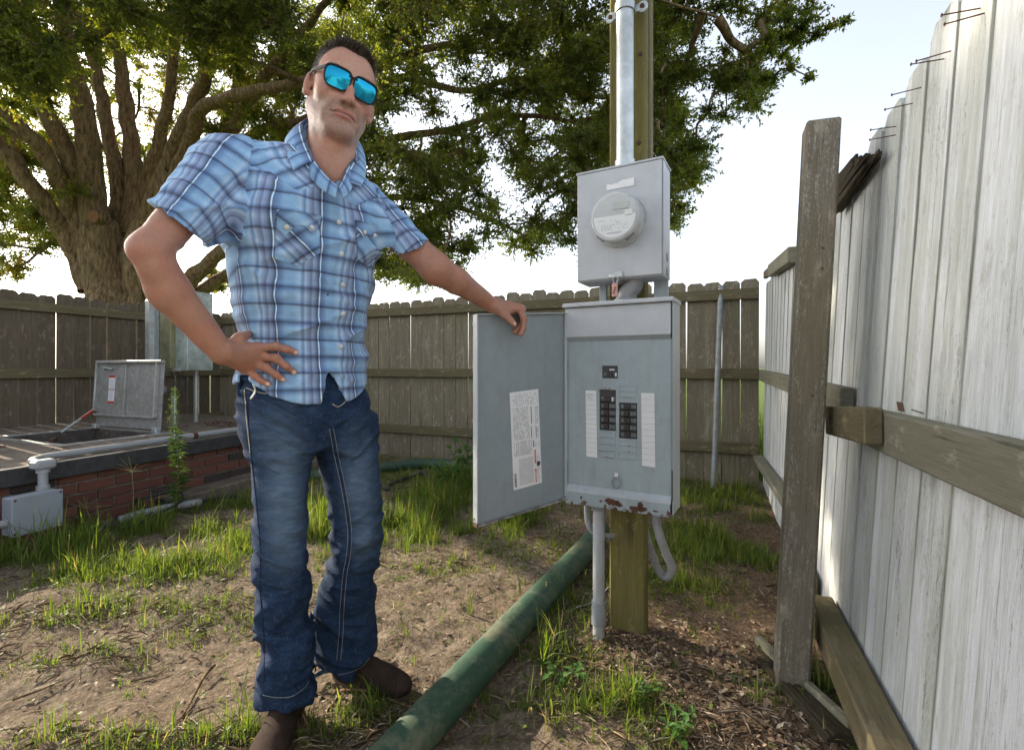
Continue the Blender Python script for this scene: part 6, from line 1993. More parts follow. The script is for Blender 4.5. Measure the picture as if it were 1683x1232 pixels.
# ---- boots
M['suede'] = simple('brown_suede', (0.030, 0.0195, 0.0155), .9, 0, .3, 22, .5, .15, (0.07, 0.048, 0.036), .5)
M['sole'] = simple('boot_sole', (0.09, 0.06, 0.04), .7, 0, .2, 40)
def boot(heel, toe, ank, lat):
    heel = np.array(heel, float); toe = np.array(toe, float); d = toe-heel; L = np.linalg.norm(d); d /= L
    sd_ = np.array([-d[1], d[0], 0])
    R_ = np.stack([d, sd_, [0, 0, 1]], 1)
    f = Field()
    f.cone(heel+d*.045+[0, 0, .05], np.array([ank[0], ank[1], .30]), .038, .040, k=.02)
    f.ell(heel+d*.045+[0, 0, .045], (.044, .034, .042), R_, k=.015)
    f.ell(heel+d*.13+[0, 0, .045], (.085, .037, .034), R_, k=.02)
    f.ell(heel+d*(L-.075)+[0, 0, .036], (.078, .047, .034), R_, k=.03)
    f.cone(heel+d*.06+[0, 0, .09], heel+d*(L-.10)+[0, 0, .042], .030, .032, k=.02)
    f.fn(lambda p: -(p[:, 2]-.012), 'i', .003, heel+d*L/2, .4)
    f.disp = lambda p: .0016*(1-2*np.abs(vnoise(np.stack([(p-heel)@d*38, (p-heel)@sd_*14, p[:, 2]*22], 1), 5)))
    lo = np.minimum(heel, toe)-.08; hi = np.maximum(heel, toe)+.08
    v_, f_ = surface(f, (lo[0], lo[1], -.01), (hi[0], hi[1], .22), .004)
    bt = link('boot', mesh_np('boot', v_, f_, M['suede'], True), man)
    mb = MB(); out = []
    for k in range(40):
        a = 2*math.pi*k/40; ca, sa = math.cos(a), math.sin(a)
        x = ca*(L/2+.002); w = np.interp(x, [-L/2, -L/4, 0, L/4, L*.42, L/2], [.036, .040, .037, .050, .045, .03])
        out.append((x, math.copysign(abs(sa)**.75, sa)*w))
    mb.prism(out, .012, Vector(heel+d*L/2)+UZ*.004, Vector(d), Vector(sd_), UZ)
    mb.build('sole', M['sole'], bt)
    mb = MB(); mb.prism([(x*.28-L*.36, y*.9) for x, y in out], .022, Vector(heel+d*L/2)-UZ*.016, Vector(d), Vector(sd_), UZ); mb.build('heel', M['sole'], bt)
boot((-.612, 1.382, .012), (-.580, 1.095, .012), (-.612, 1.325), -1)
boot((-.562, 1.540, .004), (-.302, 1.432, .004), (-.515, 1.50), 1)
# ------------------------------------------------------------------ the oak behind the fence
oak = empty('oak_tree', (-6.7, 8.6, 0), 'huge spreading oak with many thick limbs whose leafy crown overhangs the yard', 'tree')
t = NT('oak_bark'); c = t.coord('Object', False)
b1 = t.voro(t.vscale(c, (1, 1, .3)), 16); b2 = t.noise(t.vscale(c, (1, 1, .22)), 26, 6, .7, .4); b3 = t.noise(c, 3, 4, .6)
bk = t.mix(t.ramp(b2, [(.35, 0.0), (.65, 1.0)]), (0.09, 0.060, 0.036), (0.40, 0.275, 0.170))
bk = t.mix(t.ramp(b3, [(.5, 0.0), (.7, .45)]), bk, (0.22, 0.19, 0.10))
t.set(Base_Color=bk, Roughness=.95); t.b.inputs['Specular IOR Level'].default_value = .15
t.bump(t.math('ADD', b2, t.math('MULTIPLY', b1, .6)), .9, .05); M['bark'] = t.m
trng = np.random.default_rng(21)

limbs = [
 # trunk then limbs: (px, py, distance, radius px)
 ('trunk', [(190, 660, 8.6, 64), (186, 560, 8.6, 52), (184, 500, 8.6, 47), (172, 440, 8.6, 42), (165, 390, 8.55, 36), (160, 355, 8.5, 30)]),
 ('trunk', [(222, 660, 8.7, 50), (222, 540, 8.7, 36), (226, 470, 8.7, 32), (236, 400, 8.65, 32), (262, 340, 8.5, 28), (290, 290, 8.4, 24)]),
 ('limb', [(150, 480, 8.55, 30), (128, 420, 8.5, 24), (100, 375, 8.3, 20), (55, 310, 8.0, 18), (0, 238, 7.7, 16), (-70, 160, 7.3, 13), (-150, 90, 6.8, 9)]),
 ('limb', [(150, 440, 8.6, 26), (125, 365, 8.4, 20), (100, 300, 8.2, 19), (60, 235, 7.9, 17), (0, 178, 7.6, 15), (-80, 120, 7.2, 10)]),
 ('limb', [(152, 390, 8.55, 24), (128, 300, 8.4, 22), (95, 220, 8.1, 20), (55, 150, 7.8, 17), (30, 90, 7.4, 14), (5, 0, 6.8, 11), (-20, -90, 6.2, 8)]),
 ('limb', [(160, 380, 8.5, 32), (150, 300, 8.45, 28), (142, 220, 8.3, 24), (130, 150, 8.1, 21), (112, 80, 7.7, 18), (98, 0, 7.2, 15), (90, -90, 6.6, 11)]),
 ('limb', [(172, 400, 8.8, 20), (195, 320, 8.9, 17), (178, 220, 8.9, 15), (165, 150, 8.8, 13), (150, 90, 8.7, 10), (120, 0, 8.4, 8)]),
 ('limb', [(215, 390, 8.9, 26), (220, 300, 9.0, 21), (214, 220, 9.0, 18), (203, 150, 8.9, 15), (196, 70, 8.7, 12), (190, -20, 8.3, 9)]),
 ('limb', [(228, 380, 9.0, 20), (245, 300, 9.1, 16), (265, 220, 9.0, 14), (280, 150, 8.8, 12), (285, 80, 8.5, 10), (300, -10, 8.1, 8)]),
 ('limb', [(238, 370, 8.6, 24), (285, 255, 8.4, 20), (312, 190, 8.2, 18), (335, 130, 7.9, 15), (372, 70, 7.5, 13), (405, 10, 7.0, 11), (430, -60, 6.4, 8)]),
 ('limb', [(245, 390, 8.6, 26), (290, 300, 8.3, 20), (316, 225, 8.0, 17), (330, 180, 7.7, 15), (380, 160, 7.3, 14), (430, 148, 6.9, 13), (500, 135, 6.5, 12), (600, 118, 6.1, 11), (660, 95, 5.9, 10), (710, 78, 5.8, 8), (780, 70, 5.7, 6), (900, 40, 5.5, 5), (1050, 60, 5.4, 4)]),
 ('limb', [(255, 400, 8.8, 24), (320, 320, 8.8, 19), (365, 245, 8.6, 16), (400, 180, 8.3, 14), (440, 120, 8.0, 12), (490, 60, 7.6, 10), (540, 0, 7.2, 8)]),
 ('limb', [(240, 430, 8.8, 22), (300, 385, 8.9, 18), (350, 300, 9.0, 15), (375, 200, 8.9, 13), (400, 100, 8.6, 11), (420, 20, 8.2, 9)]),
 ('limb', [(236, 500, 8.8, 26), (300, 470, 8.6, 19), (350, 425, 8.4, 17), (400, 390, 8.1, 15), (480, 330, 7.7, 13), (560, 270, 7.2, 11), (640, 230, 6.8, 10), (730, 215, 6.4, 8), (830, 190, 6.1, 6), (950, 200, 5.9, 4)]),
 ('limb', [(250, 520, 8.9, 22), (330, 478, 8.8, 15), (370, 452, 8.7, 13), (420, 435, 8.5, 11), (520, 400, 8.2, 9), (620, 330, 7.6, 8), (700, 330, 7.2, 7), (780, 350, 6.9, 5), (850, 380, 6.7, 3)]),
 ('limb', [(262, 360, 8.7, 18), (340, 280, 8.5, 14), (420, 220, 8.1, 12), (520, 190, 7.6, 10), (650, 130, 7.0, 9), (760, 150, 6.5, 7), (860, 130, 6.2, 6), (990, 160, 6.0, 5), (1120, 120, 5.9, 3)]),
 ('limb', [(400, 60, 7.3, 10), (480, -20, 6.8, 9), (600, -60, 6.2, 8), (760, -60, 5.6, 7), (900, -40, 5.1, 5), (1050, -10, 4.8, 4), (1180, 30, 4.6, 3)]),
]
nodes = []      # skeleton points for the twigs to grow from: position
for name, pts in limbs:
    C3 = curve_pts([P(a, b, Y) for a, b, Y, r in pts], 10)
    rr = np.interp(np.linspace(0, len(pts)-1, len(C3)), range(len(pts)), [r*Y/FPX*(.68 if name == 'limb' else .78) for a, b, Y, r in pts])
    wob = [Vector((math.sin(i*.9+len(nodes))*.012, math.cos(i*.7)*.012, 0)) for i in range(len(C3))]
    mb = MB(); mb.tube([p+w*(1 if i else 0) for i, (p, w) in enumerate(zip(C3, wob))], list(rr), 20, False)
    # knobbly bark
    Vn = np.array(mb.v); ax = np.repeat(np.array([A3(p) for p in C3]), 20, 0); rad_ = np.linalg.norm(Vn-ax, axis=1, keepdims=True)
    nz = fbm(Vn*np.array([7, 7, 1.6]), 3, 3)[:, None]+.6*vnoise(Vn*2.0, 8)[:, None]
    mb.v = [tuple(v) for v in (ax+(Vn-ax)*(1+.13*nz))]
    mb.build(name, M['bark'], oak, True)
    for k, p in enumerate(C3):
        if k > 12 or name == 'limb' and k > 4: nodes.append(A3(p))
# sawn stub
st_ = P(146, 352, 8.15)
mb = MB(); mb.lathe(st_+Vector((.05, .25, 0)), Vector((-.1, -1, -.1)), [(0, .12), (.12, .115), (.17, .12), (.20, .105)], 20)
mb.build('sawn_stub', M['bark'], oak, 40)
mb = MB(); mb.lathe(st_+Vector((.05, .25, 0))+Vector((-.1, -1, -.1)).normalized()*.201, Vector((-.1, -1, -.1)), [(0, .100), (.004, .09)], 20)
mb.build('sawn_face', simple('cut_wood', (0.22, 0.10, 0.045), .8, 0, .3, 20), oak)

# crown: leafy sprays spread through the volume, joined to the limbs by twigs
def lower_edge(px):
    return np.interp(px, [-400, -60, 0, 60, 110, 160, 230, 300, 380, 450, 560, 620, 680, 740, 800, 860, 930, 960, 1030, 1080, 1120, 1155, 1175, 1200, 1240, 1290, 1330, 1365, 1395],
                         [500, 480, 470, 455, 400, 330, 330, 300, 300, 330, 380, 455, 480, 475, 455, 470, 445, 400, 400, 395, 370, 330, 300, 235, 190, 150, 120, 80, 30])
CL = []
def scatter(n, x0, x1, y0, y1, Y0, Y1, r, edge=True, seed=0, p_keep=None):
    q = np.random.default_rng(100+seed); k = 0; tries = 0
    while k < n and tries < n*40:
        tries += 1
        px, py, Y = q.uniform(x0, x1), q.uniform(y0, y1), q.uniform(Y0, Y1)
        if edge and py > lower_edge(px)-r*FPX/Y*.25: continue
        if p_keep and q.random() > p_keep(px, py, Y): continue
        c = A3(P(px, py, Y))
        if c[2] < 1.35: continue
        CL.append((c, r*q.uniform(.75, 1.2))); k += 1

def gapn(px, py, Y): return np.clip(.62+1.2*vnoise(np.array([[px/85., py/70., Y*.8]]), 4)[0], 0, 1)
gapr = lambda px, py, Y: np.clip(.42+1.1*vnoise(np.array([[px/75., py/60., Y*.8]]), 4)[0], 0, 1)
scatter(470, 560, 1130, -60, 490, 4.9, 7.8, .27, True, 1, gapr)       # the dense right half of the crown
scatter(60, 940, 1330, -80, 330, 4.7, 5.8, .24, True, 2)
scatter(22, 1180, 1330, 0, 170, 4.7, 5.3, .17, True, 12)
scatter(100, 560, 1250, -420, 0, 4.2, 7.5, .36, False, 3)
scatter(90, -120, 480, -60, 100, 4.6, 6.0, .28, False, 4, gapn)       # dark near sprays at top left
scatter(30, -60, 110, 60, 170, 5.0, 6.0, .22, False, 13)
scatter(120, -350, 560, -500, -40, 4.5, 9, .42, False, 5)
scatter(270, -120, 600, 0, 400, 9.0, 11.5, .38, True, 6, gapn)       # foliage beyond the limbs, toned lighter to look sunlit
scatter(95, -150, 125, 200, 490, 8.0, 10.5, .30, True, 7, lambda a, b, Y: .15)
scatter(60, 330, 640, 60, 330, 7.2, 9.0, .34, True, 8, gapn)
scatter(26, 590, 720, 330, 500, 6.5, 8.5, .26, True, 9)
scatter(10, 345, 420, 420, 480, 9.5, 10.5, .2, False, 10)
for (px, py, Y, r) in ((1385, 38, 4.8, .07), (1362, 45, 4.8, .08), (1340, 60, 4.85, .10), (1300, 110, 4.9, .13), (1330, 128, 4.9, .06), (1270, 130, 5, .13), (1150, 240, 5.2, .2), (1140, 300, 5.2, .18), (1120, 340, 5.3, .14), (1300, 60, 4.9, .14), (1165, 180, 5.0, .16), (1235, 170, 5.0, .1)):
    CL.append((A3(P(px, py, Y)), r))
# high, wide crown outside the frame that shades the yard
q = np.random.default_rng(77)
k = 0
while k < 190:
    a = q.uniform(0, 2*math.pi); rr_ = math.sqrt(q.random())*9.0
    c = np.array([-5.6+rr_*math.cos(a), 7.0+rr_*math.sin(a)*.9, 0])
    zt = 4.2+5.5*math.sqrt(max(0, 1-(rr_/9.5)**2)); c[2] = q.uniform(max(3.6, zt-3.2), zt)
    if c[1] > .3:
        py = 605-(c[2]-EYE)/c[1]*FPX; px = 841.5+c[0]/c[1]*FPX
        if -50 < px < 1683+50 and py > -20 and (px > 1150 or py > 120): continue
        if px > 1130 and py > -60: continue
    if (c[0]+6)*-.86+(c[1]-8)*.51 > 2.2 and c[2] < 8.5 and c[1] > 6.2: continue
    CL.append((c, q.uniform(.4, .6))); k += 1
for k_ in range(14):      # unseen leaf clumps added towards the sun, to shade the head
    CL.append((np.array([-.45, 1.27, 1.68])+q.uniform(6.6, 9.6)*np.array([-.766, .454, .454])+q.normal(0, .32, 3), .42))
cent = np.array([c for c, r in CL]); crad = np.array([r for c, r in CL])
# connect: nearest point already on the tree, in order of distance
sk = np.array(nodes)
order = np.argsort(np.array([np.min(((sk-c)**2).sum(1)) for c in cent]))
pool = list(sk); poolA = np.zeros((len(sk)+len(cent)*4, 3)); poolA[:len(sk)] = sk; npool = len(sk)
parent_of = {}; node_owner = [-1]*len(sk); seg = {}
for i in order:
    c = cent[i]; d = ((poolA[:npool]-c)**2).sum(1); j = int(np.argmin(d))
    a = poolA[j].copy(); L = math.sqrt(d[j]); own = node_owner[j]
    midp = (a+c)/2+trng.normal(0, .09, 3)*min(1, L)+np.array([0, 0, .10*L])
    path = [a, a*.6+midp*.4+trng.normal(0, .03, 3)*L, midp, midp*.5+c*.5+trng.normal(0, .04, 3)*L, c]
    seg[i] = path; parent_of[i] = own
    for p_ in path[1:]:
        poolA[npool] = p_; npool += 1; node_owner.append(i)
wgt = {i: 1 for i in range(len(cent))}
for i in order[::-1]:
    o = parent_of[i]
    if o >= 0: wgt[o] += wgt[i]
mb = MB()
for i in order:
    r0 = .0075*math.sqrt(wgt[i])+.002
    pts = curve_pts([Vector(p_) for p_ in seg[i]], 3)
    mb.tube(pts, list(np.linspace(r0, max(.004, r0*.55), len(pts))), 5, False)
br = mb.build('branches', M['bark'], oak, True); br['kind'] = 'stuff'

# sprays: twigs with leaves
def leaves():
    LV = []; TW = []
    P_, D_, S_, C_ = [], [], [], []
    tv, tf, tb = [], [], 0
    for ci, (c, r) in enumerate(CL):
        dist = math.hypot(c[0], c[1])
        seen = c[1] > .5 and c[2] < EYE+c[1]*.95 and abs(c[0]) < c[1]*1.35
        nt = int(10+85*r*r/.09*.5) if seen else int(12+30*r)
        nt = min(nt, 56)
        per = 18 if seen else 13
        a = trng.normal(0, 1, (nt, 3)); a /= np.linalg.norm(a, axis=1, keepdims=True)
        rr_ = r*trng.random(nt)**.45
        e = c+a*rr_[:, None]*np.array([1.15, 1.15, .8])
        st = c+a*rr_[:, None]*.25
        L = np.linalg.norm(e-st, axis=1, keepdims=True); dr_ = (e-st)/(L+1e-6)
        tl = np.minimum(.26, .10+r*.45)
        ttl = e-dr_*tl
        # leaves along each twig
        u = trng.random((nt, per))**.8
        pos = ttl[:, None, :]+dr_[:, None, :]*(u[..., None]*tl*1.15)
        jit = trng.normal(0, 1, (nt, per, 3)); jit /= np.linalg.norm(jit, axis=-1, keepdims=True)
        dd = dr_[:, None, :]*.7+jit*.85+np.array([0, 0, -.12]); dd /= np.linalg.norm(dd, axis=-1, keepdims=True)
        P_.append(pos.reshape(-1, 3)); D_.append(dd.reshape(-1, 3))
        big = 1.0 if seen else 2.7
        S_.append((trng.uniform(.026, .050, nt*per)*big*(1.0 if dist < 7.5 else 1.25)))
        C_.append(np.clip(np.repeat(trng.random()*.5, nt*per)+trng.normal(.25, .18, nt*per)+(.22 if dist > 8.5 else 0), 0, .985+.015*(trng.random(nt*per) < .5)))  # far sprays coloured lighter and yellower, standing in for backlight
        if seen:
            for k in range(nt): TW.append((c if k % 3 == 0 else st[k], ttl[k]+(e[k]-ttl[k])*.5, e[k]+dr_[k]*tl*.1))
    P_ = np.concatenate(P_); D_ = np.concatenate(D_); S_ = np.concatenate(S_)[:, None]; C_ = np.concatenate(C_)
    n = len(P_)
    up = trng.normal(0, .8, (n, 3))+np.array([0, 0, 1.0]); w = np.cross(D_, up); w /= np.linalg.norm(w, axis=1, keepdims=True); nn = np.cross(w, D_)
    wd = S_*trng.uniform(.19, .27, (n, 1))
    b = P_; m1 = P_+D_*S_*.42; tip = P_+D_*S_-nn*S_*.08
    l = m1+w*wd+nn*S_*.08; r_ = m1-w*wd+nn*S_*.08
    VV = np.stack([b, r_, tip, l], 1).reshape(-1, 3)
    k = np.arange(n)*4
    T = np.stack([np.stack([k, k+1, k+2], 1), np.stack([k, k+2, k+3], 1)], 1).reshape(-1, 3)
    print('leaves', n, 'clumps', len(CL), 'twigs', len(TW))
    return VV, T, np.repeat(C_, 4), np.array(TW)
lv, lt, lc, tw = leaves()
t = NT('oak_leaf')
at = t.attr('tone')
lf_ = t.ramp(at, [(0.0, (0.034, 0.052, 0.016)), (.45, (0.062, 0.088, 0.026)), (.8, (0.11, 0.135, 0.04)), (.97, (0.14, 0.155, 0.035)), (1.0, (0.14, 0.075, 0.03))])
tr = t.n.new('ShaderNodeBsdfTranslucent'); t.l.new(t.mix(1.0, lf_, (4.4, 3.9, .9), 'MULTIPLY'), tr.inputs[0])
t.set(Base_Color=lf_, Roughness=.42); t.b.inputs['Specular IOR Level'].default_value = .45
mx = t.n.new('ShaderNodeMixShader'); mx.inputs[0].default_value = .48
t.l.new(t.b.outputs[0], mx.inputs[1]); t.l.new(tr.outputs[0], mx.inputs[2]); t.l.new(mx.outputs[0], t.out.inputs['Surface'])
M['leaf'] = t.m
cr_o = link('crown', mesh_np('crown', lv, lt, M['leaf'], False, dict(tone=lc)), oak); cr_o['kind'] = 'stuff'
# twig ribbons: three-sided slivers
a, b, c = tw[:, 0], tw[:, 1], tw[:, 2]
def sliver(a, b, r0, r1):
    d = b-a; d /= np.linalg.norm(d, axis=1, keepdims=True)+1e-9
    s = np.cross(d, trng.normal(0, 1, d.shape)); s /= np.linalg.norm(s, axis=1, keepdims=True); q = np.cross(d, s)
    o = [s, -.5*s+.866*q, -.5*s-.866*q]
    VV = np.stack([a+o[0]*r0, a+o[1]*r0, a+o[2]*r0, b+o[0]*r1, b+o[1]*r1, b+o[2]*r1], 1).reshape(-1, 3)
    k = np.arange(len(a))*6
    Fq = np.concatenate([np.stack([k+i, k+(i+1) % 3, k+3+(i+1) % 3, k+3+i], 1) for i in range(3)])
    return VV, Fq
v1, f1 = sliver(a, b, .0040, .0028); v2, f2 = sliver(b, c, .0028, .0010)
to = link('twigs', mesh_np('twigs', np.concatenate([v1, v2]), np.concatenate([f1, f2+len(v1)]), M['bark']), oak); to['kind'] = 'stuff'
# ------------------------------------------------------------------ grass, litter and weeds
grng = np.random.default_rng(5)
def gz(x, y):
    x = np.asarray(x, float); y = np.asarray(y, float)
    h = ground_h(x, y); q = np.stack([x, y, x*0], -1)
    near = np.clip((5.5-np.hypot(x, y))/1.5, 0, 1)
    return h+near*(0.0095*np.abs(fbm(q*19.0, 3, 31))-0.005*np.clip(np.abs(fbm(q*6.0+3, 2, 77)), 0, 1))
def toplan(px, py):
    Y = EYE*FPX/(py-605.0); return (px-841.5)/FPX*Y, Y
def in_yard(x, y):
    p = np.stack([x, y], -1)
    a = (p-np.array([CORNER.x, CORNER.y]))@np.array([n_back.x, n_back.y]) > .04
    b = (p-np.array([CORNER.x, CORNER.y]))@np.array([n_right.x, n_right.y]) > .03
    q = p-np.array([SE.x, SE.y]); s_ = q@np.array([ES.x, ES.y]); d = q@np.array([EN.x, EN.y])
    slab = (d > -.06) & (s_ < SL+.05) 
    return a & b & ~slab
# how thick the grass grows, by patch: centre on the plan, radii, amount, height
patches = []
def pt(px, py, rx, ry, amt, h): x, y = toplan(px, py); patches.append((x, y, rx, ry, amt, h))
pt(60, 905, .5, .35, 1.0, .17); pt(150, 900, .5, .30, 1.0, .16); pt(260, 890, .5, .35, 1.0, .16); pt(360, 870, .45, .40, 1.0, .17)
pt(60, 945, .45, .2, .6, .11); pt(300, 935, .5, .2, .6, .10); pt(405, 850, .4, .5, .9, .16)
pt(0, 880, .5, .4, 1.0, .18); pt(540, 860, .5, .5, .9, .15); pt(680, 850, .35, .5, .9, .17); pt(720, 880, .3, .35, .95, .15)
pt(820, 870, .5, .35, .95, .12); pt(770, 800, .4, .5, .8, .15); pt(900, 900, .3, .3, .6, .11); pt(700, 940, .3, .15, .3, .08)
pt(1130, 880, .35, .5, .8, .10); pt(1180, 830, .5, .6, .6, .12); pt(1240, 930, .15, .3, .7, .12); pt(1110, 960, .25, .2, .4, .09)
pt(935, 1000, .14, .20, .62, .13); pt(960, 940, .15, .2, .5, .12); pt(920, 1080, .16, .12, .5, .11); pt(1010, 1150, .22, .12, .5, .10); pt(880, 1160, .2, .1, .35, .09)
pt(1130, 1140, .25, .12, .5, .10); pt(1080, 1210, .2, .08, .7, .11); pt(1180, 1200, .12, .08, .4, .1)
pt(620, 1175, .12, .05, .75, .11); pt(640, 1150, .08, .03, .7, .10); pt(560, 1215, .12, .06, .5, .11); pt(400, 1222, .15, .05, .8, .11); pt(300, 1225, .2, .06, .6, .10)
pt(120, 1090, .3, .12, .22, .07); pt(220, 1000, .4, .14, .42, .08); pt(340, 1010, .2, .2, .3, .07); pt(50, 1020, .3, .12, .3, .07); pt(150, 1215, .3, .05, .4, .07)
pt(1340, 1130, .05, .06, .7, .10); pt(460, 1010, .2, .2, .3, .07)
patches.append((-.8, 4.6, 1.6, .6, .35, .12)); patches.append((.9, 4.0, 1.2, .5, .4, .10))
patches = np.array(patches)
def density(x, y):
    k = ((x[:, None]-patches[:, 0])/patches[:, 2])**2+((y[:, None]-patches[:, 1])/patches[:, 3])**2
    w = patches[:, 4]*np.exp(-k*1.1)
    i = w.argmax(1)
    n = fbm(np.stack([x*3.5, y*3.5, x*0], -1), 3, 12)
    return np.clip(w.max(1)*(.80+n*1.1)+.055, 0, 1), patches[i, 5]*.86
def blades(n_try, keep, hmul, wid, seed, boxy=(-3.2, 2.1, 1.02, 5.3)):
    r = np.random.default_rng(seed)
    x = r.uniform(boxy[0], boxy[1], n_try); y = r.uniform(boxy[2], boxy[3], n_try)
    vis = (np.abs(x) < y*1.12+.15) & in_yard(x, y)
    x, y = x[vis], y[vis]; d, h = density(x, y)
    kp = r.random(len(x)) < d**1.4*keep; x, y, h, d = x[kp], y[kp], h[kp], d[kp]
    # tussocks: several blades from one root
    nb = r.integers(4, 9, len(x)); X = np.repeat(x, nb); Y = np.repeat(y, nb); Hh = np.repeat(h*(.55+.6*d), nb)
    n = len(X); X = X+r.normal(0, .009, n); Y = Y+r.normal(0, .009, n)
    L = Hh*hmul*r.uniform(.45, 1.25, n); az = r.uniform(0, 2*math.pi, n); lean = r.uniform(.05, .75, n)**1.2; w = wid*r.uniform(.6, 1.3, n)*(1+L*2)
    z0 = gz(X, Y)-.004
    base = np.stack([X, Y, z0], 1); o = np.stack([np.cos(az), np.sin(az), az*0], 1); sd = np.stack([-np.sin(az), np.cos(az), az*0], 1)
    sd = sd*np.cos(r.uniform(-.8, .8, n))[:, None]+o*np.sin(r.uniform(-.8, .8, n))[:, None]
    def at(t):
        hh = t-.42*lean*t*t*1.6
        return base+o*(L*lean*t**1.8*1.1)[:, None]+np.array([0, 0, 1.])*(L*np.maximum(hh, 0))[:, None]
    lv_ = [0, .35, .7, 1.0]; ww = [.8, 1.0, .65, 0]
    vs = []
    for t_, q in zip(lv_[:-1], ww[:-1]):
        c = at(t_); vs += [c-sd*(w*q)[:, None], c+sd*(w*q)[:, None]]
    vs.append(at(1.0))
    VV = np.stack(vs, 1).reshape(-1, 3); k = np.arange(n)*7
    T = np.concatenate([np.stack(q, 1) for q in ((k, k+1, k+3), (k, k+3, k+2), (k+2, k+3, k+5), (k+2, k+5, k+4), (k+4, k+5, k+6))])
    tone = np.clip(r.normal(.42, .22, n)+(r.random(n) < .06)*.6, 0, 1)
    return VV, T, np.repeat(tone, 7), n
t = NT('grass_blade'); at = t.attr('tone')
gc = t.ramp(at, [(0.0, (0.05, 0.09, 0.02)), (.4, (0.105, 0.155, 0.032)), (.75, (0.18, 0.24, 0.04)), (.9, (0.28, 0.28, 0.08)), (1.0, (0.36, 0.28, 0.14))])
tr = t.n.new('ShaderNodeBsdfTranslucent'); t.l.new(t.mix(1.0, gc, (1.7, 1.7, .8), 'MULTIPLY'), tr.inputs[0])
t.set(Base_Color=gc, Roughness=.5); t.b.inputs['Specular IOR Level'].default_value = .3
mx = t.n.new('ShaderNodeMixShader'); mx.inputs[0].default_value = .45
t.l.new(t.b.outputs[0], mx.inputs[1]); t.l.new(tr.outputs[0], mx.inputs[2]); t.l.new(mx.outputs[0], t.out.inputs['Surface'])
M['grass'] = t.m
def add_stuff(name, label, cat, parts, mat):
    V_ = []; T_ = []; A_ = []; o = 0
    for v, t_, a, n in parts: V_.append(v); T_.append(t_+o); A_.append(a); o += len(v)
    ob = link(name, mesh_np(name, np.concatenate(V_), np.concatenate(T_), mat, False, dict(tone=np.concatenate(A_))))
    tag(ob, label, cat, kind='stuff'); print(name, sum(len(t_) for t_ in T_)); return ob
add_stuff('grass', 'bright green grass growing in patches over the sandy soil', 'grass', [blades(9000, .35, 1.9, .0016, 9), blades(60000, .85, 1.0, .0013, 1), blades(7000, .5, 1.55, .0019, 2), blades(130000, .7, .45, .0010, 3)], M['grass'])
# small clover-like leaves among the grass
def clover(n, seed):
    r = np.random.default_rng(seed); x = r.uniform(-3, 2, n); y = r.uniform(1.05, 4.6, n)
    ok = (np.abs(x) < y*1.12+.15) & in_yard(x, y); x, y = x[ok], y[ok]; d, h = density(x, y)
    k = r.random(len(x)) < np.clip(d*.8+.03, 0, 1); x, y = x[k], y[k]; n = len(x)
    z = gz(x, y)+r.uniform(.004, .03, n); az = r.uniform(0, 6.28, n); VV = []; T = []
    for q in range(3):
        a = az+q*2.1; d_ = np.stack([np.cos(a), np.sin(a), r.uniform(-.1, .5, n)], 1); w = np.stack([-np.sin(a), np.cos(a), a*0], 1)
        c = np.stack([x, y, z], 1); L = r.uniform(.006, .015, n)[:, None]
        VV.append(np.stack([c, c+d_*L*.6+w*L*.42, c+d_*L, c+d_*L*.6-w*L*.42], 1))
    VV = np.concatenate(VV).reshape(-1, 3); k = np.arange(n*3)*4
    T = np.concatenate([np.stack([k, k+1, k+2], 1), np.stack([k, k+2, k+3], 1)])
    return VV, T, np.repeat(np.clip(r.normal(.35, .2, n*3), 0, .8), 4), n
add_stuff('ground_cover', 'low clover and seedlings between the grass blades', 'ground cover', [clover(26000, 4)], M['grass'])
# grass beyond the fences seen through the gaps
def far_grass():
    r = np.random.default_rng(8); n = 9000
    s_ = r.uniform(-.5, 7, n); d = r.uniform(.1, 1.5, n)
    x = CORNER.x+EB.x*s_-n_back.x*d; y = CORNER.y+EB.y*s_-n_back.y*d
    L = r.uniform(.2, .75, n); az = r.uniform(0, 6.28, n); w = .006
    b = np.stack([x, y, x*0], 1); sd = np.stack([np.cos(az), np.sin(az), az*0], 1)*w; tp = b+np.stack([r.normal(0, .12, n), r.normal(0, .12, n), L], 1)
    return np.stack([b-sd, b+sd, tp], 1).reshape(-1, 3), np.stack([np.arange(n)*3, np.arange(n)*3+1, np.arange(n)*3+2], 1), np.repeat(np.clip(r.normal(.3, .2, n), 0, .6), 3), n
add_stuff('tall_grass', 'tall sunlit grass standing beyond the back fence', 'grass', [far_grass()], M['grass'])

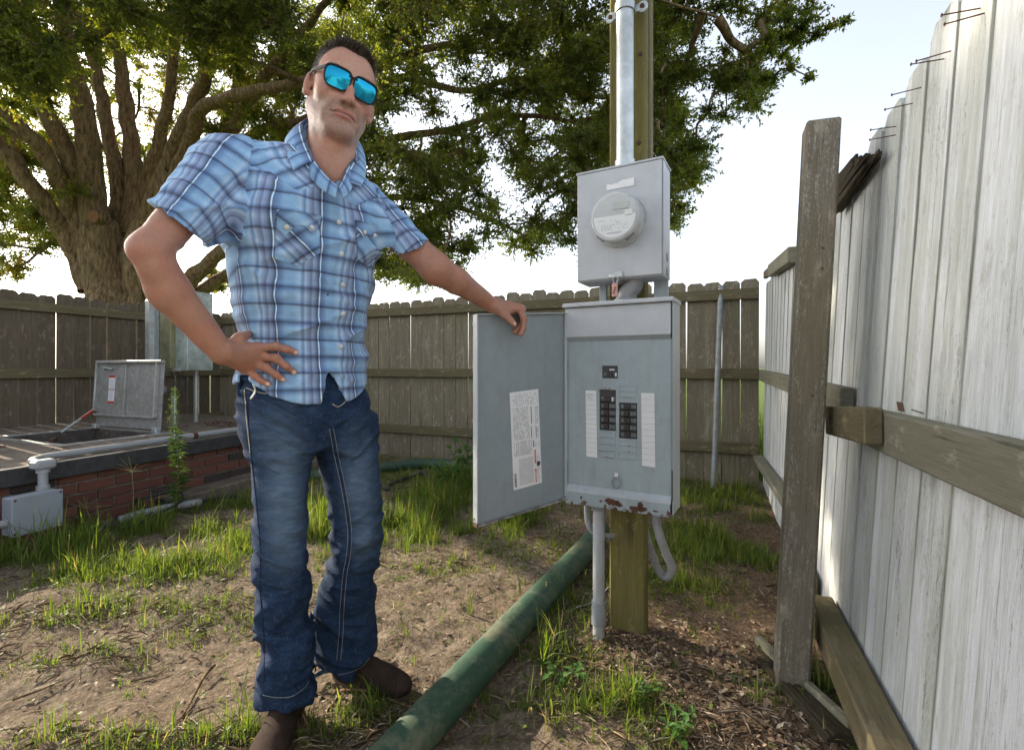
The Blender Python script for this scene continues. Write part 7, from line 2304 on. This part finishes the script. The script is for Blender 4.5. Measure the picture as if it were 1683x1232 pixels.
# dead leaves, bark chips and straw
t = NT('dead_leaf'); at = t.attr('tone')
t.set(Base_Color=t.ramp(at, [(0.0, (0.05, 0.03, 0.02)), (.35, (0.12, 0.078, 0.050)), (.6, (0.19, 0.135, 0.092)), (.85, (0.30, 0.22, 0.15)), (1.0, (0.42, 0.36, 0.28))]), Roughness=.8); t.b.inputs['Specular IOR Level'].default_value = .25
M['dead'] = t.m
def litter(n, centres, size, seed, aspect=(.35, .6), curl=.3, tones=(.5, .25)):
    r = np.random.default_rng(seed); c = np.array(centres); k = r.integers(0, len(c), n)
    x = c[k, 0]+r.normal(0, 1, n)*c[k, 2]; y = c[k, 1]+r.normal(0, 1, n)*c[k, 3]
    ok = in_yard(x, y) & (y > .9); x, y = x[ok], y[ok]; n = len(x)
    s_ = r.uniform(*size, n)[:, None]; az = r.uniform(0, 6.28, n); 
    d = np.stack([np.cos(az), np.sin(az), r.normal(0, .22, n)], 1); w = np.stack([-np.sin(az), np.cos(az), r.normal(0, .3, n)], 1)*r.uniform(*aspect, n)[:, None]
    c0 = np.stack([x, y, gz(x, y)+.003+r.random(n)*.008], 1); up = np.array([0, 0, 1.])
    cu = r.uniform(-curl, curl, n)[:, None]
    b = c0-d*s_*.5; tp = c0+d*s_*.5+up*s_*cu*.5; l = c0+w*s_*.5+up*s_*np.abs(cu)*.6; rr_ = c0-w*s_*.5+up*s_*np.abs(cu)*.6
    m = c0+up*.001
    VV = np.stack([b, rr_, tp, l, m], 1).reshape(-1, 3); k = np.arange(n)*5
    T = np.concatenate([np.stack(q, 1) for q in ((k, k+1, k+4), (k+1, k+2, k+4), (k+2, k+3, k+4), (k+3, k, k+4))])
    return VV, T, np.repeat(np.clip(r.normal(tones[0], tones[1], n), 0, 1), 5), n
def cc(px, py, rx, ry): x, y = toplan(px, py); return (x, y, rx, ry)
dens_c = [cc(1030, 1060, .10, .10), cc(1030, 1060, .16, .14), cc(1100, 1080, .2, .15), cc(1250, 1100, .10, .12), cc(1290, 1180, .08, .08), cc(1200, 1150, .15, .1), cc(980, 1100, .2, .12), cc(640, 1150, .08, .06), cc(1330, 1210, .06, .05)]
wide_c = [cc(900, 1050, .6, .4), cc(1150, 900, .4, .8), cc(600, 950, .6, .6), cc(250, 1050, .8, .4), cc(750, 860, .8, .6), cc(220, 860, .8, .2), (.9, 3.6, .5, .4), cc(900, 860, .3, .3)]
add_stuff('dead_leaves', 'brown dead leaves and bark chips scattered over the ground', 'leaf litter', [litter(2600, dens_c, (.010, .034), 1), litter(2600, wide_c, (.008, .03), 2, tones=(.55, .25)), litter(2600, dens_c+wide_c, (.02, .07), 3, (.03, .07), .15, (.7, .22)), litter(5200, [(p[0], p[1], p[2]*.6, p[3]*.6) for p in patches], (.025, .09), 14, (.02, .05), .25, (.86, .14)), litter(3600, wide_c+dens_c, (.004, .012), 4, (.5, .9), .4, (.6, .3))], M['dead'])
# litter lying on the slab behind the hatch and on the rails
r = random.Random(4); mb = MB()
for k in range(260):
    p = sp(r.uniform(1.85, 2.55), r.uniform(.25, .9), SZ+.004+r.random()*.01) if k < 200 else sp(r.uniform(-.3, 2.4), r.uniform(.1, 2.5), SZ+.004)
    mb.box(p, (r.uniform(.008, .025), r.uniform(.004, .010), .0015), Euler((r.uniform(-.4, .4), r.uniform(-.4, .4), r.uniform(0, 3))).to_matrix())
chips = simple('bark_chip', (0.13, 0.075, 0.05), .9, 0, .5, 8)
tag(mb.build('bark_mulch', chips), 'loose bark mulch and dry leaves lying on the concrete slab', 'mulch', kind='stuff')
for k, (px, py, off) in enumerate(((1508, 676, .045), (1480, 668, .04), (1345, 0, 0))):
    if px == 1345: continue
    p = on_right(*seen_on_right(px, py, off), off); mb = MB()
    mb.box(p, (.011, .007, .0012), Euler((.3, .2+k, .5)).to_matrix(), .0005)
    tag(mb.build('fallen_leaf', chips), ['curled reddish dead leaf lying on the near middle rail', 'small dead leaf on the middle rail just left of the curled one'][k], 'leaf', 'dead leaves on the middle rail')
# fallen sticks
def stick(label, pts, r0):
    mb = MB(); c = curve_pts(pts, 5); mb.tube(c, list(np.linspace(r0, r0*.5, len(c))), 7)
    tag(mb.build('stick', M['bark'], None, True), label, 'stick', 'sticks on the ground')
stick('dark forked stick lying in the sun patch left of the boots', [G(352, 1102)+UZ*.02, G(335, 1120)+UZ*.015, G(318, 1148)+UZ*.008, G(300, 1180)+UZ*.006], .006)
stick('thin twig lying across bare dirt at lower left', [G(20, 1155)+UZ*.01, G(60, 1142)+UZ*.012, G(105, 1122)+UZ*.01], .004)
stick('pale bent twig beside the toe of the right hand boot', [G(560, 1140)+UZ*.012, G(610, 1152)+UZ*.03, G(660, 1165)+UZ*.015, G(700, 1170)+UZ*.01], .0045)
stick('thin twig near the straight pipe foot in leaf litter', [G(930, 1080)+UZ*.01, G(985, 1100)+UZ*.015, G(1040, 1120)+UZ*.01], .003)

# tall feathery weed before the brick wall
def weed_tall():
    r = random.Random(6)
    b = G(292, 845); b = Vector((b.x, b.y, 0)); top = P(287, 636, b.y)
    e = empty('tall_weed', b, 'tall feathery green weed standing in front of the brick wall', 'weed')
    cv = curve_pts([b, b.lerp(top, .4)+Vector((.012, 0, 0)), b.lerp(top, .75)+Vector((-.01, 0, 0)), top], 12)
    mb = MB(); mb.tube(cv, list(np.linspace(.006, .0015, len(cv))), 6); mb.build('stem', M['grass_stem'], e, True)
    Vl, Tl = [], []
    H_ = (top-b).length
    for k in range(620):
        f = r.random()**.8; p = cv[min(len(cv)-1, int(f*(len(cv)-1)))]
        a = r.uniform(0, 6.28); L = (.075 if f < .6 else .05)*r.uniform(.5, 1.2)*(1.15-f*.6)
        if f > .62 and r.random() < .7:      # flowering side shoots
            q = p+Vector((math.cos(a), math.sin(a), .9))*r.uniform(.01, .06)*(1.3-f); L *= .45; p = q
        d = Vector((math.cos(a), math.sin(a), r.uniform(-.1, .8))).normalized(); s_ = d.cross(UZ).normalized()*r.uniform(.0012, .0028)
        n = len(Vl); m = p+d*L*.5; tip = p+d*L-UZ*L*.25
        Vl += [tuple(p), tuple(m-s_), tuple(tip), tuple(m+s_)]; Tl += [(n, n+1, n+2), (n, n+2, n+3)]
    me = mesh_np('leaves', np.array(Vl), np.array(Tl), M['weed'], False, dict(tone=np.full(len(Vl), .35)))
    o = link('leaves', me, e); o['kind'] = 'stuff'
def leaf_mat(name, c0, k=1.8):
    t = NT(name); oi = t.noise(t.coord('Object', False), 60, 2, .5)
    col = t.mix(t.ramp(oi, [(.3, 0.0), (.7, 1.0)]), c0, tuple(x*1.7 for x in c0))
    tr = t.n.new('ShaderNodeBsdfTranslucent'); t.l.new(t.mix(1.0, col, (k, k, k*.5), 'MULTIPLY'), tr.inputs[0])
    t.set(Base_Color=col, Roughness=.5); mx = t.n.new('ShaderNodeMixShader'); mx.inputs[0].default_value = .4
    t.l.new(t.b.outputs[0], mx.inputs[1]); t.l.new(tr.outputs[0], mx.inputs[2]); t.l.new(mx.outputs[0], t.out.inputs['Surface'])
    return t.m
M['grass_stem'] = leaf_mat('weed_stem', (0.09, 0.12, 0.04)); M['weed'] = leaf_mat('weed_leaf', (0.085, 0.14, 0.04)); M['broad'] = leaf_mat('broad_leaf', (0.055, 0.12, 0.028))
weed_tall()
# dry star-shaped seed heads of crabgrass
def seedhead(px, py, top_py, label, n=6, seed=0, lean=0):
    r = random.Random(seed); b = G(px, py); tp = P(px+lean, top_py, b.y)
    e = empty('crabgrass', b, label, 'weed', 'crabgrass seed heads by the brick wall')
    mb = MB(); mb.tube(curve_pts([b, b.lerp(tp, .5)+Vector((.01, 0, 0)), tp], 6), .0016, 5); mb.build('stem', M['straw'], e, True)
    for k in range(n):
        a = -1.2+2.4*k/(n-1)+r.uniform(-.15, .15); L = r.uniform(.09, .16)
        mb = MB(); d = Vector((math.sin(a), r.uniform(-.3, .3), math.cos(a)*.8)); mb.tube([tp, tp+d*L*.5, tp+d*L+Vector((0, 0, -.01))], [.0014, .0012, .0006], 5); mb.build('seed_spike', M['straw'], e)
M['straw'] = simple('dry_straw', (0.28, 0.24, 0.10), .8, 0, .3, 50)
seedhead(217, 862, 775, 'dry crabgrass seed head on a thin stem left of the tall weed', 7, 1)
seedhead(150, 870, 835, 'low dry crabgrass seed head beside the junction box', 6, 2, -8)
# broad-leaved plants
def leafy(px, py, h, label, n=16, size=.07, seed=0, mat=None, spread=.10):
    r = random.Random(seed); b = G(px, py)
    e = empty('leafy_weed', b, label, 'weed', 'broadleaf weeds in the yard')
    Vl, Tl = [], []; mb = MB(); ns = 4
    for s_ in range(ns):
        a = 6.28*s_/ns+r.random(); tp = b+Vector((math.cos(a)*spread, math.sin(a)*spread*.6, h*r.uniform(.7, 1)))
        cv = curve_pts([b, b.lerp(tp, .5)+UZ*.02, tp], 5); mb.tube(cv, .0028, 5)
        for k in range(n):
            p = cv[int((k/n)**.7*(len(cv)-1))] if k < n-4 else tp; al = r.uniform(0, 6.28); L = size*r.uniform(.6, 1.2)
            d = Vector((math.cos(al), math.sin(al), r.uniform(.0, .7))).normalized(); w = d.cross(UZ).normalized()*L*.2; m = p+d*L*.45+UZ*.006; tip = p+d*L-UZ*L*.2
            i = len(Vl); Vl += [tuple(p), tuple(m-w), tuple(tip), tuple(m+w), tuple(m-UZ*.004)]; Tl += [(i, i+1, i+4), (i+1, i+2, i+4), (i+2, i+3, i+4), (i+3, i, i+4)]
    mb.build('stem', M['grass_stem'], e, True)
    o = link('leaves', mesh_np('leaves', np.array(Vl), np.array(Tl), mat or M['broad']), e); o['kind'] = 'stuff'
leafy(765, 800, .42, 'bushy dark green weed with pointed leaves just left of the open door', 34, .095, 1, spread=.13)
leafy(735, 812, .26, 'lower leafy weed left of the bushy one by the back pipe', 24, .08, 2, spread=.12)
leafy(1055, 1150, .05, 'small low broadleaf seedling in litter below the post', 8, .035, 3, spread=.04)
leafy(925, 1130, .06, 'small broadleaf seedling in the grass beside the green pipe', 8, .04, 4, spread=.05)
leafy(1115, 1215, .06, 'low broadleaf seedling near the bottom edge right of the post', 8, .04, 5, spread=.05)
leafy(22, 842, .10, 'small broadleaf weed peeping over the junction box', 8, .07, 8, spread=.06)
